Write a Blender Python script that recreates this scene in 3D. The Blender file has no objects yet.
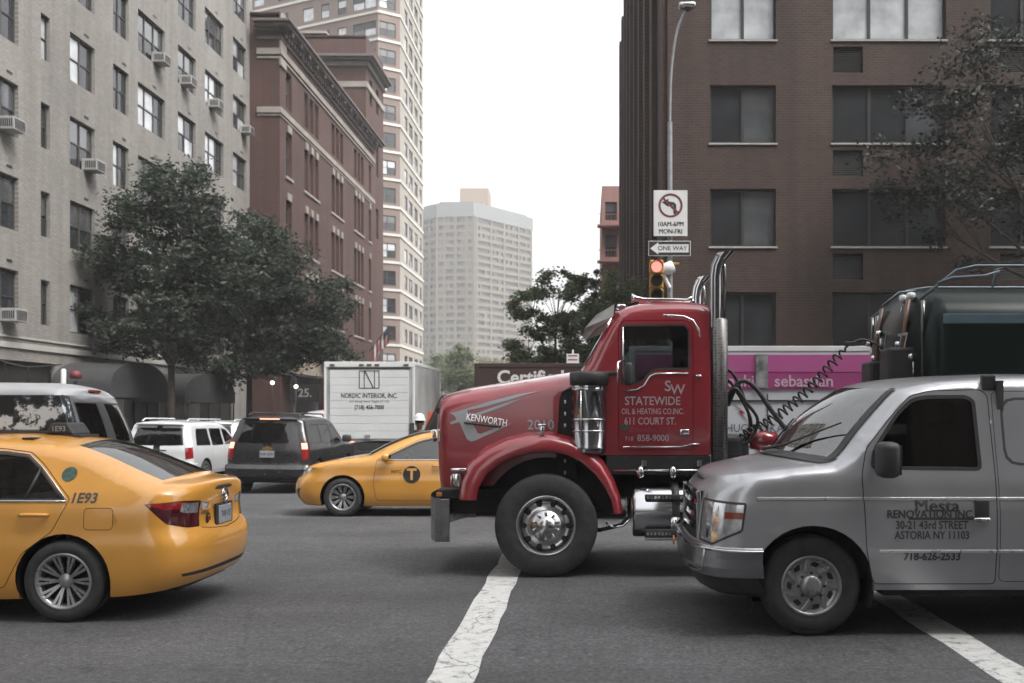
import bpy, bmesh, math, random
from mathutils import Vector, Matrix
from mathutils.geometry import delaunay_2d_cdt
random.seed(7)
S = bpy.context.scene
COL = S.collection
PI = math.pi
R = math.radians

# ------------------------------------------------------------------ materials
def lin(c):
    return tuple(((v/255.)/12.92 if v/255. <= .04045 else ((v/255.+.055)/1.055)**2.4) for v in c)

def newmat(name):
    m = bpy.data.materials.new(name); m.use_nodes = True
    nt = m.node_tree
    return m, nt, nt.nodes, nt.links, nt.nodes['Principled BSDF']

KA = .8
def mul(c, k): return (min(1, c[0]*k), min(1, c[1]*k), min(1, c[2]*k), 1)

def pm(name, col, rough=.5, metal=0., coat=0., var=.08, vscale=4., bump=0., bscale=60., rvar=.1, spec=.5, island=False, emit=0.):
    m, nt, N, L, P = newmat(name)
    if not emit: col = tuple(v*(KA if metal < .5 else .9) for v in col)
    tc = N.new('ShaderNodeTexCoord')
    nz = N.new('ShaderNodeTexNoise'); nz.inputs['Scale'].default_value = vscale
    nz.inputs['Detail'].default_value = 6
    L.new(tc.outputs['Object'], nz.inputs['Vector'])
    rp = N.new('ShaderNodeValToRGB')
    rp.color_ramp.elements[0].position = .3; rp.color_ramp.elements[1].position = .7
    rp.color_ramp.elements[0].color = mul(col, 1-var); rp.color_ramp.elements[1].color = mul(col, 1+var)
    L.new(nz.outputs['Fac'], rp.inputs['Fac'])
    out = rp.outputs['Color']
    if island:
        g = N.new('ShaderNodeNewGeometry')
        mr = N.new('ShaderNodeMapRange'); mr.inputs['To Min'].default_value = .55; mr.inputs['To Max'].default_value = 1.5
        L.new(g.outputs['Random Per Island'], mr.inputs['Value'])
        mx = N.new('ShaderNodeMix'); mx.data_type = 'RGBA'; mx.blend_type = 'MULTIPLY'; mx.inputs['Factor'].default_value = 1
        L.new(out, mx.inputs['A']); L.new(mr.outputs['Result'], mx.inputs['B'])
        out = mx.outputs['Result']
    L.new(out, P.inputs['Base Color'])
    P.inputs['Metallic'].default_value = metal
    P.inputs['Specular IOR Level'].default_value = spec
    if coat:
        P.inputs['Coat Weight'].default_value = coat; P.inputs['Coat Roughness'].default_value = .035
    mr = N.new('ShaderNodeMapRange'); mr.inputs['To Min'].default_value = max(.02, rough-rvar); mr.inputs['To Max'].default_value = min(1, rough+rvar)
    nz2 = N.new('ShaderNodeTexNoise'); nz2.inputs['Scale'].default_value = vscale*3.1; nz2.inputs['Detail'].default_value = 4
    L.new(tc.outputs['Object'], nz2.inputs['Vector']); L.new(nz2.outputs['Fac'], mr.inputs['Value'])
    L.new(mr.outputs['Result'], P.inputs['Roughness'])
    if bump:
        nb = N.new('ShaderNodeTexNoise'); nb.inputs['Scale'].default_value = bscale; nb.inputs['Detail'].default_value = 8
        L.new(tc.outputs['Object'], nb.inputs['Vector'])
        b = N.new('ShaderNodeBump'); b.inputs['Strength'].default_value = bump; b.inputs['Distance'].default_value = .02
        L.new(nb.outputs['Fac'], b.inputs['Height']); L.new(b.outputs['Normal'], P.inputs['Normal'])
    if emit:
        P.inputs['Emission Color'].default_value = (*col, 1); P.inputs['Emission Strength'].default_value = emit
    return m

def glassmat(name, tint=(.2, .22, .22), refl=1.0, rough=.02, ior=1.55):
    m, nt, N, L, P = newmat(name)
    N.remove(P)
    out = N['Material Output']
    tr = N.new('ShaderNodeBsdfTransparent'); tr.inputs['Color'].default_value = (*tint, 1)
    gl = N.new('ShaderNodeBsdfGlossy'); gl.inputs['Roughness'].default_value = rough
    gl.inputs['Color'].default_value = (refl, refl, refl, 1)
    fr = N.new('ShaderNodeFresnel'); fr.inputs['IOR'].default_value = ior
    tc = N.new('ShaderNodeTexCoord'); nz = N.new('ShaderNodeTexNoise'); nz.inputs['Scale'].default_value = 1.3
    b = N.new('ShaderNodeBump'); b.inputs['Strength'].default_value = .03; b.inputs['Distance'].default_value = .05
    L.new(tc.outputs['Object'], nz.inputs['Vector']); L.new(nz.outputs['Fac'], b.inputs['Height'])
    L.new(b.outputs['Normal'], gl.inputs['Normal'])
    ad = N.new('ShaderNodeMath'); ad.operation = 'ADD'; ad.inputs[1].default_value = .03; ad.use_clamp = True
    L.new(fr.outputs['Fac'], ad.inputs[0])
    mx = N.new('ShaderNodeMixShader')
    L.new(ad.outputs[0], mx.inputs['Fac']); L.new(tr.outputs[0], mx.inputs[1]); L.new(gl.outputs[0], mx.inputs[2])
    L.new(mx.outputs[0], out.inputs['Surface'])
    return m

def brickmat(name, c1, c2, mortar, bw=.21, rh=.075, ms=.010, var=.18, vscale=.35, bump=.3, stain=.25):
    m, nt, N, L, P = newmat(name)
    c1, c2, mortar = [tuple(v*KA for v in c) for c in (c1, c2, mortar)]
    tc = N.new('ShaderNodeTexCoord'); sp = N.new('ShaderNodeSeparateXYZ'); cb = N.new('ShaderNodeCombineXYZ')
    L.new(tc.outputs['Object'], sp.inputs[0]); L.new(sp.outputs['X'], cb.inputs['X']); L.new(sp.outputs['Z'], cb.inputs['Y'])
    bt = N.new('ShaderNodeTexBrick'); L.new(cb.outputs[0], bt.inputs['Vector'])
    bt.inputs['Scale'].default_value = 1; bt.inputs['Brick Width'].default_value = bw; bt.inputs['Row Height'].default_value = rh
    bt.inputs['Mortar Size'].default_value = ms; bt.inputs['Mortar Smooth'].default_value = .3
    bt.inputs['Color1'].default_value = (*c1, 1); bt.inputs['Color2'].default_value = (*c2, 1); bt.inputs['Mortar'].default_value = (*mortar, 1)
    # grime: large blotches and vertical rain streaks
    nz = N.new('ShaderNodeTexNoise'); nz.inputs['Scale'].default_value = vscale; nz.inputs['Detail'].default_value = 8; nz.inputs['Roughness'].default_value = .65
    L.new(cb.outputs[0], nz.inputs['Vector'])
    mp = N.new('ShaderNodeMapping'); mp.inputs['Scale'].default_value = (2.2, .12, 1)
    L.new(cb.outputs[0], mp.inputs['Vector'])
    ns = N.new('ShaderNodeTexNoise'); ns.inputs['Scale'].default_value = 1; ns.inputs['Detail'].default_value = 5
    L.new(mp.outputs[0], ns.inputs['Vector'])
    a = N.new('ShaderNodeMapRange'); a.inputs['From Min'].default_value = .3; a.inputs['From Max'].default_value = .7
    a.inputs['To Min'].default_value = 1-var; a.inputs['To Max'].default_value = 1+var
    L.new(nz.outputs['Fac'], a.inputs['Value'])
    s2 = N.new('ShaderNodeMapRange'); s2.inputs['From Min'].default_value = .35; s2.inputs['From Max'].default_value = .6
    s2.inputs['To Min'].default_value = 1-stain; s2.inputs['To Max'].default_value = 1
    L.new(ns.outputs['Fac'], s2.inputs['Value'])
    mm = N.new('ShaderNodeMath'); mm.operation = 'MULTIPLY'; L.new(a.outputs[0], mm.inputs[0]); L.new(s2.outputs[0], mm.inputs[1])
    mx = N.new('ShaderNodeMix'); mx.data_type = 'RGBA'; mx.blend_type = 'MULTIPLY'; mx.inputs['Factor'].default_value = 1
    L.new(bt.outputs['Color'], mx.inputs['A']); L.new(mm.outputs[0], mx.inputs['B'])
    L.new(mx.outputs['Result'], P.inputs['Base Color'])
    P.inputs['Roughness'].default_value = .85
    if bump:
        b = N.new('ShaderNodeBump'); b.inputs['Strength'].default_value = bump; b.inputs['Distance'].default_value = .01; b.invert = True
        L.new(bt.outputs['Fac'], b.inputs['Height']); L.new(b.outputs['Normal'], P.inputs['Normal'])
    return m

def asphaltmat(name, base=.056):
    m, nt, N, L, P = newmat(name)
    tc = N.new('ShaderNodeTexCoord')
    def noise(sc, det=4, rough=.6, vec=None):
        n = N.new('ShaderNodeTexNoise'); n.inputs['Scale'].default_value = sc; n.inputs['Detail'].default_value = det; n.inputs['Roughness'].default_value = rough
        L.new(vec or tc.outputs['Object'], n.inputs['Vector']); return n.outputs['Fac']
    def mrange(v, f0, f1, t0, t1):
        r = N.new('ShaderNodeMapRange'); r.inputs['From Min'].default_value = f0; r.inputs['From Max'].default_value = f1
        r.inputs['To Min'].default_value = t0; r.inputs['To Max'].default_value = t1; L.new(v, r.inputs['Value']); return r.outputs[0]
    def m2(a, b):
        k = N.new('ShaderNodeMath'); k.operation = 'MULTIPLY'; L.new(a, k.inputs[0]); L.new(b, k.inputs[1]); return k.outputs[0]
    mp = N.new('ShaderNodeMapping'); mp.inputs['Scale'].default_value = (.06, .9, 1); L.new(tc.outputs['Object'], mp.inputs['Vector'])
    k = m2(mrange(noise(.5, 6), .3, .7, .72, 1.28), mrange(noise(27, 4, .85), .32, .68, .32, 1.8))
    k = m2(k, mrange(noise(70, 2, .8), .60, .68, 1, 2.3))     # pale stone chips in the binder
    k = m2(k, mrange(noise(9, 5, .75), .3, .7, .72, 1.28))
    k = m2(k, mrange(noise(1, 4, .6, mp.outputs[0]), .35, .65, .88, 1.12))     # tyre-polished lanes along the avenue
    vo = N.new('ShaderNodeTexVoronoi'); vo.feature = 'DISTANCE_TO_EDGE'; vo.inputs['Scale'].default_value = .33
    nz = N.new('ShaderNodeTexNoise'); nz.inputs['Scale'].default_value = 1.4; nz.inputs['Detail'].default_value = 6; L.new(tc.outputs['Object'], nz.inputs['Vector'])
    va = N.new('ShaderNodeMix'); va.data_type = 'RGBA'; va.inputs['Factor'].default_value = .22; L.new(tc.outputs['Object'], va.inputs['A']); L.new(nz.outputs['Color'], va.inputs['B'])
    L.new(va.outputs['Result'], vo.inputs['Vector'])
    k = m2(k, mrange(vo.outputs['Distance'], 0, .005, .8, 1))
    k = m2(k, mrange(noise(2.6, 2), .64, .72, 1, .7)); k = m2(k, mrange(noise(.21, 3), .55, .585, 1, 1.13))
    cb = N.new('ShaderNodeMix'); cb.data_type = 'RGBA'; cb.blend_type = 'MULTIPLY'; cb.inputs['Factor'].default_value = 1
    cb.inputs['A'].default_value = (base, base*.99, base*1.03, 1); L.new(k, cb.inputs['B'])
    L.new(cb.outputs['Result'], P.inputs['Base Color'])
    P.inputs['Roughness'].default_value = .78
    b = N.new('ShaderNodeBump'); b.inputs['Strength'].default_value = .5; b.inputs['Distance'].default_value = .012
    L.new(noise(60, 3, .8), b.inputs['Height']); L.new(b.outputs['Normal'], P.inputs['Normal'])
    return m

def paintmarkmat(name):
    m, nt, N, L, P = newmat(name)
    tc = N.new('ShaderNodeTexCoord')
    n = N.new('ShaderNodeTexNoise'); n.inputs['Scale'].default_value = 9; n.inputs['Detail'].default_value = 9; n.inputs['Roughness'].default_value = .75
    L.new(tc.outputs['Object'], n.inputs['Vector'])
    rp = N.new('ShaderNodeValToRGB'); e = rp.color_ramp.elements
    e[0].position = .36; e[0].color = (.12, .12, .12, 1); e[1].position = .45; e[1].color = (.47, .47, .455, 1)
    x = rp.color_ramp.elements.new(.7); x.color = (.60, .60, .585, 1)
    L.new(n.outputs['Fac'], rp.inputs['Fac']); 
    vo = N.new('ShaderNodeTexVoronoi'); vo.feature = 'DISTANCE_TO_EDGE'; vo.inputs['Scale'].default_value = 1.9
    nz = N.new('ShaderNodeTexNoise'); nz.inputs['Scale'].default_value = 3; nz.inputs['Detail'].default_value = 6; L.new(tc.outputs['Object'], nz.inputs['Vector'])
    va = N.new('ShaderNodeMix'); va.data_type = 'RGBA'; va.inputs['Factor'].default_value = .3; L.new(tc.outputs['Object'], va.inputs['A']); L.new(nz.outputs['Color'], va.inputs['B'])
    L.new(va.outputs['Result'], vo.inputs['Vector'])
    mr = N.new('ShaderNodeMapRange'); mr.inputs['From Max'].default_value = .012; mr.inputs['To Min'].default_value = .25; L.new(vo.outputs['Distance'], mr.inputs['Value'])
    mx = N.new('ShaderNodeMix'); mx.data_type = 'RGBA'; mx.blend_type = 'MULTIPLY'; mx.inputs['Factor'].default_value = 1
    L.new(rp.outputs[0], mx.inputs['A']); L.new(mr.outputs[0], mx.inputs['B'])
    L.new(mx.outputs['Result'], P.inputs['Base Color']); P.inputs['Roughness'].default_value = .7
    return m

M = {}
M['asphalt'] = asphaltmat('asphalt')
M['marking'] = paintmarkmat('road_paint')
M['concrete'] = pm('concrete', (.26, .25, .24), .85, var=.15, vscale=1.5, bump=.2, bscale=30)
M['taxi'] = pm('taxi_paint', (.74, .345, .050), .33, coat=1., var=.09, vscale=1.5)
M['red'] = pm('truck_red_paint', (.30, .016, .027), .32, coat=1., var=.12, vscale=2)
M['silver'] = pm('silver_paint', (.42, .425, .445), .32, metal=.55, coat=.8, var=.08, vscale=2)
M['black_paint'] = pm('black_paint', (.022, .022, .024), .3, coat=.5, var=.1)
M['white_paint'] = pm('white_paint', (.66, .67, .68), .35, coat=.8, var=.05)
M['grey_paint'] = pm('grey_paint', (.115, .115, .125), .4, metal=.2, coat=.6, var=.06)
M['roof_white'] = pm('van_roof_white', (.38, .385, .40), .4, coat=.2, var=.05)
M['rubber'] = pm('rubber', (.040, .040, .041), .8, var=.25, vscale=12, bump=.15, bscale=90)
M['black'] = pm('black_plastic', (.034, .034, .035), .55, var=.2, vscale=8)
M['dark'] = pm('underbody_dark', (.028, .028, .028), .9, var=.3, vscale=6)
M['chrome'] = pm('chrome', (.68, .69, .70), .09, metal=1., var=.05, vscale=3, rvar=.03)
M['alu'] = pm('brushed_aluminium', (.55, .55, .56), .24, metal=1., var=.06, vscale=3, rvar=.03)
M['rim'] = pm('painted_rim', (.34, .34, .35), .28, metal=.6, var=.06, vscale=3, rvar=.04)
M['steel'] = pm('galvanised_steel', (.30, .31, .32), .5, metal=.6, var=.15, vscale=8)
M['seat'] = pm('seat_fabric', (.06, .06, .065), .9, var=.2)
M['tanseat'] = pm('seat_fabric_grey', (.14, .135, .13), .9, var=.2)
M['glass'] = glassmat('car_glass', (.30, .34, .34))
M['wsglass'] = glassmat('laminated_windscreen', (.30, .34, .34), ior=2.5)
M['dglass'] = glassmat('tinted_car_glass', (.035, .037, .04), ior=1.42)
M['winglass'] = pm('window_pane', (.034, .037, .040), .06, var=.4, vscale=.6, rvar=.03, spec=.6)
M['curtain'] = pm('window_with_pale_curtain', (.50, .52, .54), .12, var=.25, vscale=1.8, rvar=.05, coat=1)
M['blind'] = pm('window_with_grey_blind', (.085, .09, .095), .15, var=.25, vscale=1.8, rvar=.05, coat=1)
M['lens_clear'] = pm('clear_lens', (.62, .63, .65), .08, metal=.7, var=.3, vscale=22, rvar=.05, coat=1)
M['lens_red'] = pm('red_lens', (.30, .012, .014), .12, coat=1, var=.2, vscale=20)
M['lens_darkred'] = pm('dark_red_lens', (.07, .008, .012), .12, coat=1, var=.2, vscale=20)
M['lens_amber'] = pm('amber_lens', (.55, .18, .02), .15, coat=1, var=.15)
M['lens_redamber'] = pm('red_amber_lens', (.30, .05, .03), .15, coat=1, var=.15)
M['brake_on'] = pm('lit_brake_light', (1., .30, .20), .2, emit=.9)
M['darkchrome'] = pm('chrome_dark_reflection', (.34, .34, .35), .12, metal=1., var=.06, vscale=3, rvar=.03)  # chrome darkened in its colour to imitate reflected asphalt
M['plate'] = pm('licence_plate', (.34, .36, .40), .4, var=.1, vscale=20)
M['white'] = pm('white_print', (.78, .78, .77), .5, var=.03)
M['grey_print'] = pm('silver_vinyl', (.42, .43, .45), .35, metal=.3, var=.08)
M['blackprint'] = pm('black_print', (.02, .02, .02), .5, var=.05)
M['greyblack'] = pm('faded_black_print', (.060, .060, .066), .5, var=.2)
M['redprint'] = pm('red_print', (.35, .03, .05), .5, var=.05)
M['signwhite'] = pm('sign_white', (.72, .73, .72), .5, var=.06, vscale=3)
M['wood'] = pm('bark', (.055, .045, .036), .9, var=.3, vscale=7, bump=.6, bscale=18)

# ------------------------------------------------------------------ mesh builder
class MB:
    def __init__(s): s.bm = bmesh.new(); s.mi = 0; s.sm = False; s.wl = 0
    def _tag(s, faces):
        for f in faces: f.material_index = s.mi; f.smooth = s.sm
    def face(s, pts):
        vs = [s.bm.verts.new(p) for p in pts]
        try: f = s.bm.faces.new(vs); s._tag([f])
        except ValueError: pass
    def box(s, c, d, bev=0, rot=None, seg=2):
        t = bmesh.new(); bmesh.ops.create_cube(t, size=1)
        for v in t.verts: v.co = Vector((v.co.x*d[0], v.co.y*d[1], v.co.z*d[2]))
        if bev: bmesh.ops.bevel(t, geom=t.edges[:], offset=min(bev, min(d)*.45), segments=seg, affect='EDGES', profile=.5)
        mt = Matrix.Translation(c) @ (rot if rot else Matrix.Identity(4))
        s._merge(t, mt, smooth=s.sm)
    def bx(s, x0, x1, y0, y1, z0, z1, bev=0): s.box(((x0+x1)/2, (y0+y1)/2, (z0+z1)/2), (abs(x1-x0), abs(y1-y0), abs(z1-z0)), bev)
    def _merge(s, t, mt, smooth=None):
        mp = {}
        for v in t.verts: mp[v] = s.bm.verts.new(mt @ v.co)
        for f in t.faces:
            n = s.bm.faces.new([mp[v] for v in f.verts]); n.material_index = s.mi; n.smooth = s.sm if smooth is None else smooth
        t.free()
    def prism(s, poly, a0, a1, axis='y', bev=0):
        """polygon in the plane normal to axis ('y': (x,z); 'x': (y,z); 'z': (x,y)), extruded a0..a1"""
        t = bmesh.new()
        def P(p, a): return {'y': (p[0], a, p[1]), 'x': (a, p[0], p[1]), 'z': (p[0], p[1], a)}[axis]
        A = [t.verts.new(P(p, a0)) for p in poly]; B = [t.verts.new(P(p, a1)) for p in poly]
        n = len(poly)
        t.faces.new(A); t.faces.new(B[::-1])
        for i in range(n): t.faces.new((A[i], B[i], B[(i+1) % n], A[(i+1) % n]))
        bmesh.ops.recalc_face_normals(t, faces=t.faces[:])
        if bev: bmesh.ops.bevel(t, geom=t.edges[:], offset=bev, segments=2, affect='EDGES', profile=.5)
        s._merge(t, Matrix.Identity(4), False)
    def tube(s, path, rad, n=10, caps=True):
        path = [Vector(p) for p in path]
        if not isinstance(rad, (list, tuple)): rad = [rad]*len(path)
        rings = []; up = None
        for i, p in enumerate(path):
            d = (path[min(i+1, len(path)-1)] - path[max(i-1, 0)]).normalized()
            if up is None:
                up = Vector((0, 0, 1)) if abs(d.z) < .9 else Vector((1, 0, 0))
            a = d.cross(up).normalized(); b = a.cross(d).normalized(); up = b
            rings.append([s.bm.verts.new(p + (a*math.cos(2*PI*k/n) + b*math.sin(2*PI*k/n))*rad[i]) for k in range(n)])
        fs = []
        for i in range(len(rings)-1):
            for k in range(n):
                fs.append(s.bm.faces.new((rings[i][k], rings[i][(k+1) % n], rings[i+1][(k+1) % n], rings[i+1][k])))
        for f in fs: f.smooth = True; f.material_index = s.mi
        if caps:
            for r_ in (rings[0][::-1], rings[-1]):
                f = s.bm.faces.new(r_); f.material_index = s.mi
    def lathe(s, prof, c=(0, 0, 0), axis='y', n=40, smooth=True):
        """prof: list of (radius, offset along axis)"""
        rings = []
        for r_, a in prof:
            row = []
            for k in range(n):
                t = 2*PI*k/n; u, v = r_*math.cos(t), r_*math.sin(t)
                p = {'y': (u, a, v), 'z': (u, v, a), 'x': (a, u, v)}[axis]
                row.append(s.bm.verts.new((p[0]+c[0], p[1]+c[1], p[2]+c[2])))
            rings.append(row)
        for i in range(len(rings)-1):
            for k in range(n):
                f = s.bm.faces.new((rings[i][k], rings[i][(k+1) % n], rings[i+1][(k+1) % n], rings[i+1][k]))
                f.smooth = smooth; f.material_index = s.mi
    def grid(s, rows, smooth=True, close=False):
        V = [[s.bm.verts.new(p) for p in r_] for r_ in rows]
        for i in range(len(V)-1):
            for j in range(len(V[0])-1 + (1 if close else 0)):
                k = (j+1) % len(V[0])
                f = s.bm.faces.new((V[i][j], V[i][k], V[i+1][k], V[i+1][j])); f.smooth = smooth; f.material_index = s.mi
    def mesh(s, name, mats, recalc=True, weld=0):
        weld = weld or s.wl
        if weld: bmesh.ops.remove_doubles(s.bm, verts=s.bm.verts[:], dist=weld)
        if recalc: bmesh.ops.recalc_face_normals(s.bm, faces=s.bm.faces[:])
        me = bpy.data.meshes.new(name); s.bm.to_mesh(me); s.bm.free()
        for m in (mats if isinstance(mats, (list, tuple)) else [mats]): me.materials.append(M[m] if isinstance(m, str) else m)
        return me
    def obj(s, name, mats, parent=None, loc=(0, 0, 0), rot=(0, 0, 0), recalc=True, weld=0):
        return link(name, s.mesh(name, mats, recalc, weld), parent, loc, rot)

def link(name, me, parent=None, loc=(0, 0, 0), rot=(0, 0, 0)):
    o = bpy.data.objects.new(name, me); COL.objects.link(o)
    o.location = loc; o.rotation_euler = rot
    if parent: o.parent = parent
    return o

def tag(o, label=None, cat=None, group=None, kind=None):
    if label: o['label'] = label
    if cat: o['category'] = cat
    if group: o['group'] = group
    if kind: o['kind'] = kind
    return o

def thing(name, label, cat, loc=(0, 0, 0), rot=(0, 0, 0), group=None):
    o = bpy.data.objects.new(name, None); COL.objects.link(o); o.empty_display_size = .2
    o.location = loc; o.rotation_euler = rot
    return tag(o, label, cat, group)

def kids(o): return [c for c in COL.objects if c.parent == o]
def dup(root, loc, rot, label, group=None):
    r_ = root.copy(); COL.objects.link(r_); r_.location = loc; r_.rotation_euler = rot; r_['label'] = label
    if group: r_['group'] = group
    for ch in kids(root):
        c = ch.copy(); COL.objects.link(c); c.parent = r_
        for g in kids(ch):
            d = g.copy(); COL.objects.link(d); d.parent = c
    return r_

# ------------------------------------------------------------------ lettering
_tc = {}
def text_geo(txt, size, bold=0., align='CENTER', shear=0., sx=1.):
    if 'M' in txt: bold = 0.
    elif any(ch in txt for ch in 'mWwNKkVAv'): bold = min(bold, .013)
    key = (txt, bold, align, shear)
    if key not in _tc:
        cu = bpy.data.curves.new('t', 'FONT'); cu.body = txt; cu.size = 1; cu.resolution_u = 3
        cu.align_x = align; cu.align_y = 'CENTER'; cu.offset = bold; cu.shear = shear
        o = bpy.data.objects.new('t', cu); COL.objects.link(o)
        bpy.context.view_layer.update()
        dg = bpy.context.evaluated_depsgraph_get()
        me = o.evaluated_get(dg).to_mesh()
        _tc[key] = ([tuple(v.co[:2]) for v in me.vertices], [tuple(p.vertices) for p in me.polygons])
        o.evaluated_get(dg).to_mesh_clear()
        bpy.data.objects.remove(o); bpy.data.curves.remove(cu)
    v, f = _tc[key]
    return [(a*size*sx, b*size) for a, b in v], f

def lettering(items, mat, parent, place, name='lettering'):
    """items: (text, u, v, size[, kw]); place maps (u, v) to a local point"""
    bm = bmesh.new()
    for it in items:
        kw = it[4] if len(it) > 4 else {}
        vs, fs = text_geo(it[0], it[3], **kw)
        V = [bm.verts.new(place(it[1]+a, it[2]+b)) for a, b in vs]
        for f in fs:
            try: bm.faces.new([V[i] for i in f])
            except ValueError: pass
    me = bpy.data.meshes.new(name); bm.to_mesh(me); bm.free(); me.materials.append(M[mat] if isinstance(mat, str) else mat)
    return link(name, me, parent)

# ------------------------------------------------------------------ smooth tables, polygons
def table(tb):
    tb = sorted(tb); xs = [p[0] for p in tb]; ys = [p[1] for p in tb]; n = len(xs)
    if n == 1: return lambda x: ys[0]
    h = [xs[i+1]-xs[i] for i in range(n-1)]; d = [(ys[i+1]-ys[i])/h[i] for i in range(n-1)]
    m = [d[0]] + [0 if d[i-1]*d[i] <= 0 else 2*d[i-1]*d[i]/(d[i-1]+d[i]) for i in range(1, n-1)] + [d[-1]]
    def f(x):
        if x <= xs[0]: return ys[0]
        if x >= xs[-1]: return ys[-1]
        lo, hi = 0, n-1
        while hi-lo > 1:
            k = (lo+hi)//2
            if xs[k] <= x: lo = k
            else: hi = k
        t = (x-xs[lo])/h[lo]; a = h[lo]
        return (2*t**3-3*t*t+1)*ys[lo] + (t**3-2*t*t+t)*a*m[lo] + (-2*t**3+3*t*t)*ys[lo+1] + (t**3-t*t)*a*m[lo+1]
    return f

def rounded(poly, r=.04, n=3):
    out = []; N_ = len(poly)
    for i in range(N_):
        p = Vector(poly[i]); a = Vector(poly[i-1]); b = Vector(poly[(i+1) % N_])
        da = (a-p); db = (b-p); k = min(r, da.length*.45, db.length*.45)
        p0 = p + da.normalized()*k; p1 = p + db.normalized()*k
        for j in range(n+1):
            t = j/n; out.append(tuple(p0*(1-t)**2 + p*2*t*(1-t) + p1*t*t))
    return out

def inset(poly, d):
    N_ = len(poly); A = sum(poly[i-1][0]*poly[i][1]-poly[i][0]*poly[i-1][1] for i in range(N_))
    sg = 1 if A > 0 else -1; out = []
    for i in range(N_):
        p = Vector(poly[i]); e0 = (p-Vector(poly[i-1])); e1 = (Vector(poly[(i+1) % N_])-p)
        if e0.length < 1e-6 or e1.length < 1e-6: out.append(tuple(p)); continue
        n0 = Vector((-e0.y, e0.x)).normalized()*sg; n1 = Vector((-e1.y, e1.x)).normalized()*sg
        nn = n0+n1
        if nn.length < 1e-3: nn = n0
        nn.normalize(); out.append(tuple(p + nn*d/max(.4, nn.dot(n0))))
    return out

def circ(cx, cz, r, n=36): return [(cx+r*math.cos(2*PI*k/n), cz+r*math.sin(2*PI*k/n)) for k in range(n)]

def inside(p, poly):
    x, y = p; c = False; j = len(poly)-1
    for i in range(len(poly)):
        xi, yi = poly[i]; xj, yj = poly[j]
        if (yi > y) != (yj > y) and x < (xj-xi)*(y-yi)/(yj-yi)+xi: c = not c
        j = i
    return c

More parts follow.
